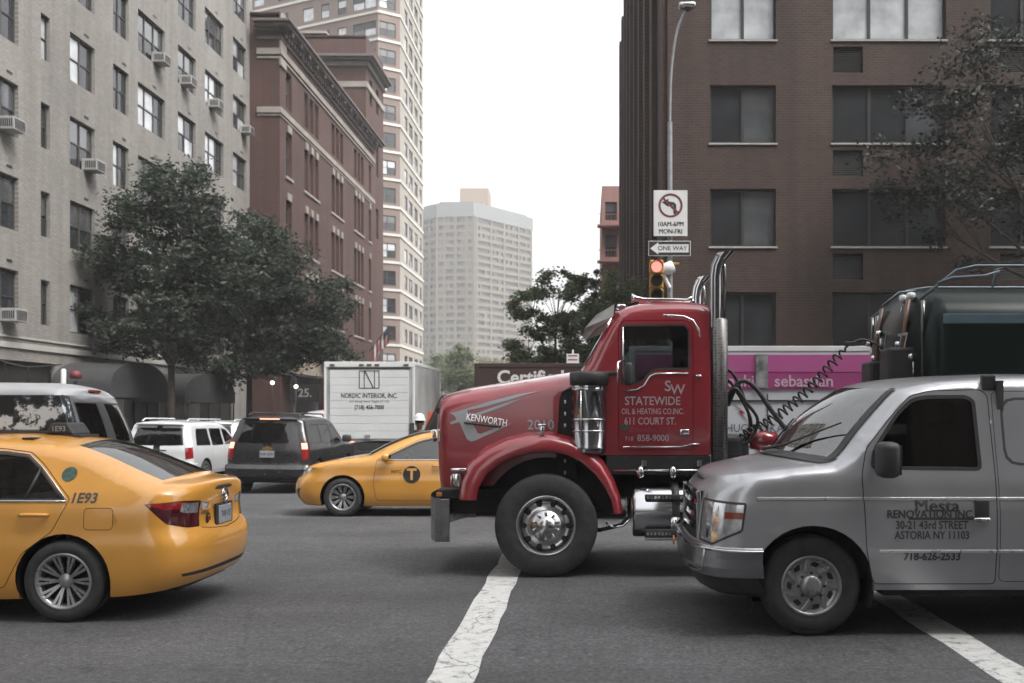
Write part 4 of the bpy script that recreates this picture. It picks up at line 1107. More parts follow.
    # cab
    cs = Shell(xl=[(1.26, .37), (2.16, .36)], xr=[(1.26, 1.74), (2.8, 1.735)],
        zt=[(.36, 2.15), (.40, 2.19), (.55, 2.47), (.68, 2.70), (.76, 2.79), (.90, 2.845), (1.1, 2.875), (1.4, 2.885), (1.6, 2.875), (1.69, 2.855), (1.735, 2.82)],
        zb=[(.3, 1.26), (1.8, 1.26)], W=[(1.26, .97), (1.6, .995), (2.0, .995), (2.2, .985), (2.6, .945), (2.75, .92), (2.89, .87)],
        fr=(.10, 6), rr=(.07, 8), roll=(.10, .14), crown=.035, du=.05, dz=.045, extra=(.405, .69))
    cs.feat('door', rounded([(.75, 1.31), (.75, 2.58), (.80, 2.675), (1.47, 2.675), (1.535, 2.60), (1.535, 1.31)], .03), gap=.006)
    cs.feat('glass', rounded([(.785, 2.01), (.785, 2.60), (.81, 2.63), (1.45, 2.635), (1.50, 2.58), (1.50, 2.155), (1.16, 2.15), (1.10, 2.13), (1.02, 2.035), (.95, 2.0)], .02), rim='trim', rimw=.02)
    cs.feat('glass_back', [(cs.uR(.0), 2.62), (cs.uR(.75), 2.62), (cs.uR(.75), 2.2), (cs.uR(.0), 2.2)], uz=True)
    cs.build(lambda x, a: 'ws' if .405 < x < .69 and a < .93 else 'body', tb=(.93,))
    cs.part('cab', ['body'], 'red', t, caps=('body',)); cs.lining(t)
    ds = cs.part('door', ['door'], 'red', t, split=True)
    cs.part('side_window', ['glass'], 'glass', t, off=-.008, split=True); cs.part('rear_window', ['glass_back'], 'glass', t)
    cs.part('window_trim', ['trim'], 'black', t, off=.003); cs.part('windshield', [], 'glass', t, caps=('ws',))
    b = MB()
    for sd in (-1, 1):
        b.tube([cs.on(.41, 2.2, .012, sd), cs.on(.69, 2.70, .012, sd)], .012, 6)
        b.tube([cs.on(.80, 2.05, .01, sd), cs.on(.80, 2.60, .01, sd)], .010, 6)
    b.obj('window_pillars', 'chrome', t)
    # visor
    b = MB()
    b.grid([[(.37+.0*f*f+.03*abs(f), .93*f, 2.575+.02*abs(f)) for f in [-1+.1*k for k in range(21)]], [(.52, .95*f, 2.73+.03*(1-f*f)) for f in [-1+.1*k for k in range(21)]], [(.71, .93*f, 2.845+.03*(1-f*f)) for f in [-1+.1*k for k in range(21)]]])
    for sd in (-1, 1): b.face([(.40, sd*.93, 2.595), (.52, sd*.95, 2.73), (.71, sd*.93, 2.845), (.70, sd*.93, 2.72)])
    for v in list(b.bm.verts): pass
    b.obj('sun_visor', 'visor', t)
    # grab handle, trim lines
    for sd in (-1, 1):
        b = MB(); b.tube([cs.on(x, z, .05, sd) for x, z in ((1.22, 2.715), (1.30, 2.71), (1.44, 2.70), (1.53, 2.66), (1.585, 2.57), (1.60, 2.48))], .014, 8); b.obj('grab_handle', 'chrome', t)
        b = MB()
        b.tube([cs.on(x, z, .006, sd) for x, z in ((.80, 1.345), (1.40, 1.345), (1.47, 1.36), (1.52, 1.375), (1.60, 1.375))], .009, 6)
        b.tube([cs.on(x, z, .006, sd) for x, z in ((.82, 1.93), (.95, 1.945), (1.02, 1.99), (1.08, 2.085), (1.14, 2.11), (1.48, 2.115))], .010, 6); b.obj('door_trim_line', 'chrome', t)
    for d in ds:
        sd = -1 if d.data.vertices[0].co.y < 0 else 1
        b = MB(); b.sm = True; p = cs.on(1.585, 2.085, .02, sd); b.box(p, (.06, .035, .025), .008); p = cs.on(1.44, 1.50, .02, sd); b.box((p[0], p[1], 1.50), (.10, .03, .06), .01); b.obj('handle', 'chrome', d)
    pl = lambda u, v: cs.on(u, v, .006, -1)
    X = lambda px: (px-588)/95.5+.433
    Z = lambda py: 1.70-(py-413)/95.5
    lettering([('S', X(667.6), Z(386.5), .155, {'bold': .012}), ('W', X(677.5), Z(390), .145, {'bold': .012}), ('STATEWIDE', X(652.5), Z(401.3), .125, {'bold': .012, 'sx': .87}),
               ('OIL & HEATING CO.INC.', X(652.5), Z(411.6), .085, {'bold': .01, 'sx': .70}), ('611 COURT ST.', X(650), Z(421.4), .105, {'bold': .01, 'sx': .76}),
               ('718', X(629), Z(438.8), .06), ('858-9000', X(653), Z(438.2), .095, {'bold': .012, 'sx': .92})], 'doorprint', t, pl, 'door_lettering')
    lettering([('Brooklyn, N.Y.', X(650), Z(429.8), .075, {'shear': .35})], 'redprint_light', t, pl, 'door_script')
    b = MB(); b.grid([[cs.on(x, z, .006, -1) for z in (1.52, 1.585)] for x in (.775, .85)]); b.obj('door_sticker', 'seal', t)
    # mirrors
    for sd in (-1, 1):
        b = MB(); b.tube([(.80, sd*1.0, 2.0), (.74, sd*1.16, 2.02), (.74, sd*1.16, 2.22)], .011, 6); b.tube([(.80, sd*.99, 2.25), (.74, sd*1.16, 2.22)], .011, 6); b.obj('mirror_arm', 'chrome', t)
        b = MB(); b.sm = True; b.box((.85, sd*1.14, 2.10), (.08, .17, .24), .03); b.obj('mirror', 'black', t)
    # air cleaners
    for sd in (-1, 1):
        c = (.445, sd*.985, 0)
        b = MB(); b.lathe([(.001, 1.27), (.15, 1.275), (.178, 1.30), (.178, 1.32), (.184, 1.325), (.184, 1.345), (.178, 1.35), (.178, 1.92), (.186, 1.925), (.186, 1.955), (.178, 1.96), (.178, 1.985)], c, 'z', 40)
        a = b.obj('air_cleaner', 'darkchrome', t)
        b = MB(); b.lathe([(.17, 1.985), (.20, 1.99), (.205, 2.06), (.205, 2.115), (.19, 2.125), (.001, 2.128)], c, 'z', 32); b.obj('intake_cap', 'black', a)
        b = MB()
        for z in (1.50, 1.62): b.lathe([(.179, z), (.186, z+.003), (.186, z+.02), (.179, z+.023)], c, 'z', 40)
        b.tube([(.36, sd*1.17, 1.32), (.36, sd*1.17, 1.93)], .008, 6); b.obj('clamp_band', 'alu', a)
    b = MB(); b.bx(.28, .76, -1.02, 1.02, 2.10, 2.135, .01); b.obj('cowl_shelf', 'black', t)
    # exhaust stacks
    for sd in (-1, 1):
        c = (1.815, sd*.93, 0)
        b = MB(); b.lathe([(.05, 1.15), (.088, 1.16), (.088, 2.68), (.05, 2.70)], c, 'z', 28); e = b.obj('exhaust_shield', 'perforated', t)
        b = MB()
        pts = [(1.775, sd*.93, 2.6), (1.775, sd*.93, 3.0), (1.775, sd*.93, 3.14), (1.79, sd*.93, 3.24), (1.83, sd*.93, 3.33), (1.885, sd*.93, 3.40), (1.925, sd*.93, 3.445)]
        b.tube(pts[:5], [.062]*5, 20, caps=False)
        # slash-cut end
        rows = []
        n = 20; dirv = Vector((.66, 0, .75)).normalized(); up = Vector((0, 1, 0)); sdv = dirv.cross(up)
        base = Vector(pts[4])
        rows.append([tuple(base + up*.062*math.cos(2*PI*k/n) + sdv*.062*math.sin(2*PI*k/n)) for k in range(n)])
        rows.append([tuple(base + up*.062*math.cos(2*PI*k/n) + sdv*.062*math.sin(2*PI*k/n) + dirv*(.085-1.15*.062*math.sin(2*PI*k/n))) for k in range(n)])
        b.grid(rows, True, True)
        b.tube([(1.87, sd*.93, 2.65), (1.87, sd*.93, 3.22), (1.865, sd*.93, 3.27)], .017, 8); b.obj('exhaust_pipe', 'darkchrome' if sd < 0 else 'chrome', e)  # same pipe twice: the near one has darker reflections put into its colour
    # roof horns and marker lamps
    b = MB()
    for y, x0, x1 in ((-.22, .92, 1.55), (.05, 1.02, 1.60)):
        b.tube([(x0, y, 2.99), (x0+.06, y, 2.985), (x0+.14, y, 2.975), (x1, y, 2.97), (x1+.05, y, 2.99)], [.055, .032, .02, .015, .03], 14); b.tube([(x0+.2, y, 2.87), (x0+.2, y, 2.975)], .01, 6); b.tube([(x1-.05, y, 2.87), (x1-.05, y, 2.97)], .01, 6)
    b.obj('roof_horns', 'chrome', t)
    b = MB(); b.sm = True
    for y in (-.7, -.35, 0, .35, .7): b.box((.79, y, 2.845), (.10, .06, .05), .02)
    b.obj('roof_marker_lamps', 'chrome', t)
    # cab skirt, steps and fuel tank
    b = MB(); b.bx(.62, 1.72, -.97, .97, 1.05, 1.255, .01); b.obj('cab_base', 'dark', t)
    for sd in (-1, 1):
        b = MB(); b.tube([(.70, sd*.99, 1.10), (1.9, sd*.99, 1.10)], .012, 6)
        for x in (.98, 1.32, 1.66): b.lathe([(.001, -.05), (.06, -.03), (.075, 0), (.06, .03), (.001, .05)], (x, sd*.985, 1.085), 'x', 16)
        for x in (1.02, 1.60): b.box((x, sd*.985, 1.17), (.06, .03, .07), .01)
        b.obj('step_rail', 'chrome', t)
        b = MB(); b.lathe([(.001, .90), (.24, .90), (.275, .905), (.285, .925), (.285, 2.0), (.27, 2.02), (.001, 2.02)], (0, sd*.86, .68), 'x', 48); ft = b.obj('fuel_tank', 'tankchrome', t)
        b = MB()
        for x in (1.34, 1.72): b.lathe([(.287, x-.04), (.291, x-.04), (.291, x+.04), (.287, x+.04)], (0, sd*.86, .68), 'x', 48)
        b.obj('tank_strap', 'black', ft)
        b = MB(); b.sm = True; b.bx(1.02, 1.96, sd*1.10, sd*1.16, .80, .86, .01); b.bx(1.02, 1.96, sd*1.04, sd*1.14, .41, .50, .01); st = b.obj('tank_step', 'black', t)
        b = MB()
        for z, y in ((.83, 1.161), (.455, 1.141)):
            for k in range(24):
                x = 1.05+.038*k
                if abs(x-1.34) > .05: b.box((x, sd*y, z), (.024, .006, .030), 0, Matrix.Rotation(.0, 4, 'Y'))
        b.bx(1.02, 1.96, sd*1.10, sd*1.15, .385, .40); b.obj('step_tread', 'chrome', st)
    b = MB()
    for sd in (-1, 1): b.bx(-1.1, 6.2, sd*.38, sd*.47, .78, 1.02)
    for x in (-.4, 2.2, 3.2, 5.9): b.bx(x-.08, x+.08, -.4, .4, .82, .98)
    b.bx(-.08, .08, -.95, .95, .45, .58, .03); b.tube([(.35, -.95, .54), (.55, -.95, .47), (.78, -1.0, .53), (.86, -1.02, .62)], .022, 8)
    b.obj('chassis', 'dark', t)
    b = MB(); b.tube([(.62, -1.06, .56), (.70, -1.07, .515), (.80, -1.07, .53), (.87, -1.06, .60)], .012, 8); b.obj('step_hoop', 'chrome', t)
    b = MB(); b.bx(2.1, 2.75, -1.08, -.5, .45, 1.0, .03); b.bx(2.1, 2.75, .5, 1.08, .45, 1.0, .03); b.obj('battery_box', 'alu', t)
    for sd in (-1, 1): wheel(t, 0, sd*1.0, .535, .29, .302, 'truck', 'alu')
    for x in (4.35, 5.65):
        for sd in (-1, 1): wheel(t, x, sd*.90, .52, .52, .30, 'disc', 'alu')
    b = MB(); b.lathe([(.001, 1.04), (.5, 1.05), (.52, 1.10), (.5, 1.14), (.001, 1.15)], (4.9, 0, 0), 'z', 32); b.obj('fifth_wheel', 'black', t)
    # cab interior: seats and wheel
    b = MB(); b.sm = True
    for y in (-.5, .5): b.box((1.38, y, 1.75), (.5, .5, .16), .05); b.box((1.60, y, 2.05), (.14, .5, .62), .05)
    b.box((.66, 0, 1.95), (.35, 1.7, .35), .06); b.lathe([(.21, -.012), (.225, 0), (.21, .012), (.197, 0), (.21, -.012)], (.95, .48, 2.02), 'x', 24)
    b.obj('cab_interior', 'seat', t)
    # plumbing behind the cab
    b = MB()
    for k, (y, dz) in enumerate(((-.55, 0), (-.35, .12), (-.75, -.1))):
        pts = [(1.86+.02*k, y, 1.45), (1.84+.03*k, y-.05, 1.9+dz), (1.93+.03*k, y-.1, 2.06+dz), (2.06+.03*k, y-.1, 1.9+dz), (2.20+.02*k, y-.05, 1.62), (2.16, y, 1.40), (2.0, y+.05, 1.36)]
        b.tube(smooth_path(pts), .018, 8)
    b.box((1.98, -.5, 1.33), (.22, .5, .22), .04); b.box((2.1, .2, 1.25), (.3, .8, .4), .04)
    b.obj('air_hoses', 'black', t)
    b = MB(); b.sm = True; b.lathe([(.001, -.16), (.09, -.14), (.11, 0), (.09, .14), (.001, .16)], (2.34, -.6, 1.40), 'x', 20); b.obj('gladhand_reservoir', 'red', t)
    return t

def smooth_path(pts, n=8):
    P_ = [Vector(p) for p in pts]; out = []
    for i in range(len(P_)-1):
        p0, p1, p2, p3 = P_[max(i-1, 0)], P_[i], P_[i+1], P_[min(i+2, len(P_)-1)]
        for k in range(n):
            u = k/n; out.append(tuple(.5*((2*p1)+(p2-p0)*u+(2*p0-5*p1+4*p2-p3)*u*u+(3*p1-p0-3*p2+p3)*u**3)))
    out.append(tuple(P_[-1])); return out

M['doorprint'] = pm('door_lettering_silver', (.50, .42, .46), .4, metal=.2, var=.12, vscale=10)
M['redprint_light'] = pm('faded_red_print', (.30, .06, .09), .5, var=.1)
M['seal'] = pm('green_seal', (.045, .10, .075), .5, var=.5, vscale=30)
M['bumper_dull'] = pm('dull_bumper', (.22, .22, .23), .3, metal=.9, var=.2, vscale=6)
M['visor'] = pm('polished_visor', (.85, .84, .82), .42, metal=.9, var=.1, vscale=6)
M['tankchrome'] = pm('polished_tank', (.60, .60, .62), .12, metal=1., var=.05, vscale=2, rvar=.03)
def perf_mat():
    m, nt, N, L, P = newmat('perforated_steel')
    tc = N.new('ShaderNodeTexCoord'); vo = N.new('ShaderNodeTexVoronoi'); vo.inputs['Scale'].default_value = 34; vo.inputs['Randomness'].default_value = .25
    L.new(tc.outputs['Object'], vo.inputs['Vector'])
    rp = N.new('ShaderNodeValToRGB'); e = rp.color_ramp.elements; e[0].position = .30; e[0].color = (.012, .012, .012, 1); e[1].position = .36; e[1].color = (.16, .155, .15, 1)
    L.new(vo.outputs['Distance'], rp.inputs['Fac']); L.new(rp.outputs[0], P.inputs['Base Color']); P.inputs['Metallic'].default_value = .7; P.inputs['Roughness'].default_value = .4
    return m
M['perforated'] = perf_mat()

# ------------------------------------------------------------------ tank trailer behind the tractor
def make_tank(label, loc):
    t = thing('tank_trailer', label, 'tank trailer', loc)
    def sec(x, w, h, zc, n=48, p=3.2):
        out = []
        for k in range(n):
            a = 2*PI*k/n; c, s = math.cos(a), math.sin(a)
            out.append((x, w*math.copysign(abs(c)**(2/p), c), zc+h*math.copysign(abs(s)**(2/p), s)))
        return out
    b = MB(); zc = 2.17
    rows = [sec(x, w, h, zc) for x, w, h in ((-.22, .02, .02), (-.21, .35, .28), (-.18, .70, .55), (-.10, .98, .77), (-.03, 1.10, .87), (.03, 1.15, .905), (.12, 1.165, .915), (9, 1.165, .915), (9.1, 1.1, .87), (9.2, .02, .02))]
    b.grid(rows, True, True); b.obj('tank', 'tankdark', t)
    b = MB()
    for sd in (-1, 1):
        b.bx(.03, 9, sd*1.165, sd*1.19, 2.62, 2.72, .006)
    b.obj('side_stripe', 'bluestripe', t)
    b = MB()
    for x in (2.9, 5.8): b.grid([sec(x-.03, 1.172, .922, zc), sec(x+.03, 1.172, .922, zc)], True, True)
    b.obj('tank_band', 'tankdark', t)
    # upright brown and black tubes added to imitate reflections on the rounded front
    b = MB()
    for y, m in ((-.62, 0), (.35, 0)):
        b.tube([(-.16-.03*(1-abs(y)), y, 1.42), (-.24+.06*abs(y), y, 1.9), (-.24+.06*abs(y), y, 2.5), (-.15, y, 2.93)], .028, 8)
    b.obj('reflection_tube', 'amber_reflection', t)
    b = MB()
    for y, r_ in ((-.95, .022), (-.30, .03), (.05, .02), (.70, .03), (.92, .018)):
        b.tube([(-.11-.08*(1-abs(y)), y, 1.42), (-.20+.10*abs(y), y, 1.9), (-.20+.10*abs(y), y, 2.55), (-.10, y, 2.88)], r_, 8)
    b.obj('reflection_tube', 'glossyblack', t)
    b = MB(); b.sm = True
    for y, z in ((-.78, 2.30), (-.45, 2.45), (-.15, 2.22), (.2, 2.62), (.50, 2.35), (.80, 2.55)): b.lathe([(.001, -.05), (.035, -.045), (.045, 0), (.02, .03)], (-.24+.10*abs(y), y, z), 'x', 12); b.box((-.22+.10*abs(y), y, z-.12), (.05, .05, .14), .012)
    b.obj('highlight_fittings', 'chrome', t)  # small chrome bits added as highlights on the dark tank front
    b = MB(); b.bx(-.42, -.10, -.80, -.45, 1.95, 2.40, .03); b.bx(-.36, -.12, .1, .5, 2.0, 2.3, .03); b.obj('valve_box', 'black', t)
    b = MB(); b.lathe([(.25, 3.08), (.27, 3.10), (.27, 3.17), (.20, 3.21), (.001, 3.215)], (1.7, 0, 0), 'z', 24); b.lathe([(.25, 3.08), (.27, 3.10), (.27, 3.17), (.20, 3.21), (.001, 3.215)], (4.6, 0, 0), 'z', 24); b.obj('hatch', 'tankdark', t)
    b = MB()
    b.tube([(-.12, 1.0, 2.86), (.35, .95, 3.22), (.6, .95, 3.255), (9, .95, 3.255)], .016, 8)
    b.tube([(-.12, -.9, 2.90), (.25, -.95, 3.20), (.45, -.95, 3.245), (9, -.95, 3.245)], .016, 8)
    b.tube([(.05, -.95, 3.06), (.2, -.95, 3.12), (.55, -.95, 3.14), (.7, -.95, 3.19)], .016, 8)
    b.tube([(-.10, .5, 2.98), (.1, .5, 3.14), (.3, .5, 3.16)], .016, 8)
    for x in (1.2, 3, 5, 7):
        for y in (-.95, .95): b.tube([(x, y, 3.05), (x, y, 3.25)], .012, 6)
    b.tube([(1.0, 0, 3.08), (1.05, 0, 3.34), (1.2, 0, 3.39), (2.2, 0, 3.38)], .013, 6)
    b.obj('hand_rail', 'bluerail', t)
    b = MB(); b.sm = True
    for y in (-.55, -.30): b.lathe([(.001, -.05), (.04, -.04), (.05, 0), (.04, .04), (.001, .045)], (-.10, y, 2.97), 'x', 16)
    b.obj('front_lamp', 'signwhite', t)
    b = MB(); b.sm = True; b.box((1.05, -1.19, 2.84), (.24, .05, .17), .02); lb = b.obj('lamp_box', 'black', t)
    b = MB(); b.lathe([(.05, 0), (.04, -.03), (.001, -.04)], (1.0, -1.22, 2.86), 'y', 16); b.lathe([(.05, 0), (.04, -.03), (.001, -.04)], (1.11, -1.22, 2.86), 'y', 16); b.obj('side_lamp', 'lens_amber', lb)
    def fr(u, v): return (-.262+.12*(abs(u)/1.1)**2.5, -u, v)
    lettering([('36', -.78, 2.04, .22, {'bold': .01}), ('77', .66, 2.46, .26, {'bold': .01})], 'grey_print', t, fr, 'tank_number')
    b = MB()
    for sd in (-1, 1): b.bx(.3, 9, sd*.42, sd*.52, 1.08, 1.30)
    b.bx(.6, 1.6, -.5, .5, 1.15, 1.32, .02); b.obj('trailer_frame', 'dark', t)
    for x in (6.9, 8.1):
        for sd in (-1, 1): wheel(t, x, sd*.90, .52, .52, .30, 'disc', 'alu')
    return t
M['tankdark'] = pm('dark_tank_enamel', (.008, .017, .015), .30, coat=0, var=.3, vscale=1.5, rvar=.05, spec=.16)
M['glossyblack'] = pm('glossy_black_tube', (.015, .015, .016), .1, coat=1.)
M['bluestripe'] = pm('blue_grey_stripe', (.10, .16, .20), .35, coat=.4, var=.15, vscale=2)
M['bluerail'] = pm('blue_grey_rail', (.14, .18, .21), .4, metal=.3, var=.15)
M['amber_reflection'] = pm('brown_reflection', (.13, .06, .035), .4, var=.3, vscale=9)  # brown colour that imitates amber reflections on the tank front

# ------------------------------------------------------------------ box trucks (front at -x, box from x0 to x1)
def make_box_truck(label, loc, rot, L, w, z0, z1, boxmat, cabmat='white_paint', deco=None, frame='signwhite'):
    t = thing('box_truck', label, 'truck', loc, rot)
    h = w/2
    b = MB(); b.bx(-L/2, L/2, -h, h, z0, z1, .02); body = b.obj('cargo_box', boxmat, t)
    b = MB()
    for x in (-L/2+.03, L/2-.03):
        for sd in (-1, 1): b.bx(x-.05, x+.05, sd*(h-.05), sd*(h+.012), z0-.02, z1+.01, .008)
    for sd in (-1, 1):
        b.bx(-L/2, L/2, sd*(h-.03), sd*(h+.010), z1-.075, z1+.012, .006); b.bx(-L/2, L/2, sd*(h-.03), sd*(h+.010), z0-.04, z0+.08, .006)
    b.bx(L/2-.02, L/2+.022, -h, h, z1-.14, z1+.012, .008); b.obj('corner_posts', frame, t)
    b = MB(); b.bx(-L/2-1.3, L/2, -.45, .45, z0-.28, z0-.05); b.bx(L/2-.12, L/2+.06, -h*.95, h*.95, z0-.42, z0-.28, .02)
    for x in (L/2-.35, L/2-2.0): b.bx(x, x+.05, -h*.9, h*.9, .32, z0-.1)
    b.obj('chassis', 'dark', t)
    # cab
    cz = min(2.25, z1-.4)
    b = MB(); b.prism([(-L/2-.12, .5), (-L/2-.12, cz), (-L/2-.75, cz), (-L/2-1.12, 1.45), (-L/2-1.85, 1.25), (-L/2-1.92, .5)], -h*.86, h*.86, bev=.04); cab = b.obj('cab', cabmat, t)
    b = MB()
    for sd in (-1, 1): b.prism([(-L/2-.25, 1.45), (-L/2-.25, cz-.12), (-L/2-.72, cz-.12), (-L/2-1.03, 1.45)], sd*h*.862, sd*h*.87)
    b.obj('cab_window', 'winglass', cab)
    b = MB(); b.face([(-L/2-.78, -h*.76, cz-.08), (-L/2-.78, h*.76, cz-.08), (-L/2-1.125, h*.80, 1.49), (-L/2-1.125, -h*.80, 1.49)]); b.obj('cab_windshield', 'winglass', cab)
    for x in (-L/2-.95, L/2-1.1):
        for sd in (-1, 1): wheel(t, x, sd*(h-.2), .42, .3, .24, 'disc')
    return t, body
# ------------------------------------------------------------------ ground: level avenue, gently falling side street
SL = .0155
def gz(y):
    y0, y1 = 10., 50.; r_ = 3.
    if y <= y0: return 0.
    if y >= y1: return -SL*(y1-y0-r_/2)
    if y < y0+r_: return -SL*(y-y0)**2/(2*r_)
    return -SL*(y-y0-r_/2)
TILT = -math.atan(SL)      # rotation about x for things standing on the slope

def sheet(name, x0, x1, y0, y1, dz, mat, ys=(), nx=1):
    b = MB(); yy = sorted(set([y0, y1] + [v for v in list(ys)+[9+.5*k for k in range(84)] if y0 < v < y1]))
    b.grid([[(x0+(x1-x0)*i/nx, y, gz(y)+dz) for i in range(nx+1)] for y in yy], True)
    return b
g = sheet('ground', -900, 900, -60, 1500, 0, 'asphalt').obj('road', 'asphalt', recalc=False); tag(g, kind='structure')
def kerb_block(name, x0, x1, y0, y1):
    b = MB(); yy = sorted(set([y0, y1] + [v for v in [9+.5*k for k in range(84)] if y0 < v < y1]))
    b.grid([[(x0, y, gz(y)-.02), (x0, y, gz(y)+.13), (x0+.02, y, gz(y)+.15), (x1-.02, y, gz(y)+.15), (x1, y, gz(y)+.13), (x1, y, gz(y)-.02)] for y in yy], False)
    for y in (y0, y1): b.face([(x0, y, gz(y)-.02), (x1, y, gz(y)-.02), (x1, y, gz(y)+.15), (x0, y, gz(y)+.15)])
    o = b.obj(name, 'concrete'); tag(o, kind='structure')
AV = 24.2     # far kerb of the avenue
kerb_block('pavement', -90, -13.9, AV, 128)
kerb_block('pavement', -2.0, 90, AV, 128)
kerb_block('pavement', -400, 400, 142, 146)
park = sheet('park', -400, 400, 146.2, 420, .1, 'x'); M['turf'] = pm('turf', (.05, .07, .03), .95, var=.3, vscale=.5)
tag(park.obj('park_ground', 'turf', recalc=False), kind='structure')
# crosswalk lines across the avenue
def stripe(xa, xb, y0, y1, w):
    b = MB(); n = 60; rows = []
    for k in range(n+1):
        y = y0+(y1-y0)*k/n; x = xa+(xb-xa)*k/n; rows.append([(x-w/2+.012*math.sin(k*1.7+x)+.006*math.sin(k*4.1), y, gz(y)+.004), (x+w/2+.010*math.sin(k*2.3)+.007*math.sin(k*5.3), y, gz(y)+.004)])
    b.grid(rows, True); o = b.obj('crosswalk_line', 'marking', recalc=False); tag(o, kind='structure')
stripe(-.875, -.875, -2, AV-.6, .31); stripe(2.76, 2.76, -2, AV-.6, .30)

# ------------------------------------------------------------------ facade kit: local x along the wall, z up, outward is -y
def wall_mesh(w, h, openings, depth=.22, x0=0, z0=0):
    b = MB()
    us = sorted(set([x0, x0+w] + [v for o in openings for v in (o[0], o[2])])); zs = sorted(set([z0, z0+h] + [v for o in openings for v in (o[1], o[3])]))
    V = {}
    def vt(i, j):
        if (i, j) not in V: V[(i, j)] = b.bm.verts.new((us[i], 0, zs[j]))
        return V[(i, j)]
    for i in range(len(us)-1):
        for j in range(len(zs)-1):
            cx, cz = (us[i]+us[i+1])/2, (zs[j]+zs[j+1])/2
            if any(o[0] < cx < o[2] and o[1] < cz < o[3] for o in openings): continue
            b.bm.faces.new((vt(i, j), vt(i+1, j), vt(i+1, j+1), vt(i, j+1)))
    for o in openings:
        a, c, d, e = o[:4]
        b.face([(a, 0, c), (a, depth, c), (a, depth, e), (a, 0, e)]); b.face([(d, 0, c), (d, 0, e), (d, depth, e), (d, depth, c)])
        b.face([(a, 0, e), (a, depth, e), (d, depth, e), (d, 0, e)]); b.face([(a, 0, c), (d, 0, c), (d, depth, c), (a, depth, c)])
    bmesh.ops.remove_doubles(b.bm, verts=b.bm.verts[:], dist=.001)
    return b

_win = {}
def window_meshes(w, h, cols, style, var):
    """double-hung or sliding window, origin bottom-left of the opening, frame proud of the pane"""
    key = (round(w, 2), round(h, 2), cols, style, var)
    if key in _win: return _win[key]
    f = MB(); t = .055
    f.bx(0, w, .0, .06, 0, t); f.bx(0, w, .0, .06, h-t, h); f.bx(0, t, 0, .06, t, h-t); f.bx(w-t, w, 0, .06, t, h-t)
    xs = [w*k/cols for k in range(cols+1)]
    for x in xs[1:-1]: f.bx(x-.04, x+.04, .005, .055, t, h-t)
    if style == 'hung':
        for i in range(cols): f.bx(xs[i]+.045, xs[i+1]-.045, .012, .05, h*.5-.025, h*.5+.025)
    if style == 'hung' or style == 'slide':
        f.bx(-.06, w+.06, -.07, .0, -.07, -.005)
    fm = f.mesh('window', 'winframe' if style == 'hung' else 'winframe_dark')
    p = MB(); rnd = random.Random(hash((var, cols, round(w*100))) % 1000)
    for i in range(cols):
        for z0, z1, top in (((t, h*.5, False), (h*.5, h-t, True)) if style == 'hung' else ((t, h-t, False),)):
            k = var % 4
            p.mi = 0
            if k == 1 and (i == 0 or (cols == 3 and i == 1)): p.mi = 1
            if k == 2 and top: p.mi = 2
            if k == 3 and rnd.random() < .6: p.mi = 1
            if style == 'slide': p.mi = {0: 0, 1: 2 if i == cols-1 else 0, 2: 1, 3: 2}[k]
            yy = .035 if top else .045
            p.face([(xs[i]+.03, yy, z0), (xs[i+1]-.03, yy, z0), (xs[i+1]-.03, yy, z1), (xs[i]+.03, yy, z1)])
    pmesh = p.mesh('pane', ['winglass', 'curtain', 'blind'], recalc=False)
    _win[key] = (fm, pmesh); return _win[key]
M['winframe'] = pm('window_frame_dark_bronze', (.055, .052, .05), .5, var=.15)
M['winframe_dark'] = pm('window_frame_black', (.03, .03, .03), .45, var=.15)

def window(wall, x, z, w, h, cols, style, var, depth=.12):
    fm, pmesh = window_meshes(w, h, cols, style, var)
    o = link('window', fm, wall.parent)
    o.matrix_basis = wall.matrix_basis @ Matrix.Translation((x, depth, z)); link('pane', pmesh, o); return o

RX = R(90)      # facades that look towards +x
# ---- white-painted brick apartment block on the left
M['whitebrick'] = brickmat('white_painted_brick', (.315, .295, .27), (.255, .24, .22), (.20, .19, .175), var=.14, vscale=.25, stain=.16, bump=.5)
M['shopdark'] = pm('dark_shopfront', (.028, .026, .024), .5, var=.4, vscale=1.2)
M['band'] = pm('limestone_band', (.40, .385, .36), .8, var=.15, vscale=1)
G0 = -.25
apt = thing('apartment_building', 'pale white brick apartment block with bronze windows at the left edge', 'building', (-18, 25.2, G0), (0, 0, RX))
cols = [(30.1, 31.6, 2), (32.9, 33.46, 1), (34.75, 36.5, 2), (37.9, 39.2, 2), (40.0, 42.55, 3), (43.9, 45.9, 2), (47.0, 49.4, 3), (50.7, 52.7, 2), (26.6, 28.3, 2)]
rows = [4.5+2.93*k - G0 for k in range(9)]
ops = []; lay = []
for ci, (a, c, n) in enumerate(cols):
    for ri, z in enumerate(rows):
        zz = z + (.1 if n == 1 else 0); hh = 1.68 if n > 1 else 1.5
        o = (a-25.2, zz, c-25.2, zz+hh); ops.append(o); lay.append((o, n, ci, ri))
shop = [(2.0, .2, 8.6, 3.6), (10.6, .2, 12.8, 3.3), (13.6, .2, 19.6, 3.2), (21.2, .2, 25.6, 3.5)]
W_ = 53.6-25.2
aw = wall_mesh(W_, 30, ops+shop, .25).obj('front_wall', 'whitebrick', apt)
wall_mesh(12, 30, [], 0).obj('side_wall', 'whitebrick', apt, (0, 12, 0), (0, 0, R(-90)))
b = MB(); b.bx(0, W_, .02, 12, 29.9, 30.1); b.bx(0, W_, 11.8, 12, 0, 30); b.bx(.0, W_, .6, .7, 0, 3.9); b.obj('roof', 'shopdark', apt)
b = MB(); b.bx(-.03, W_+.03, -.07, -.003, 3.98, 4.16, .01); b.bx(-.03, W_+.03, -.05, -.003, 4.3, 4.36, .01); b.obj('stone_band', 'band', apt)
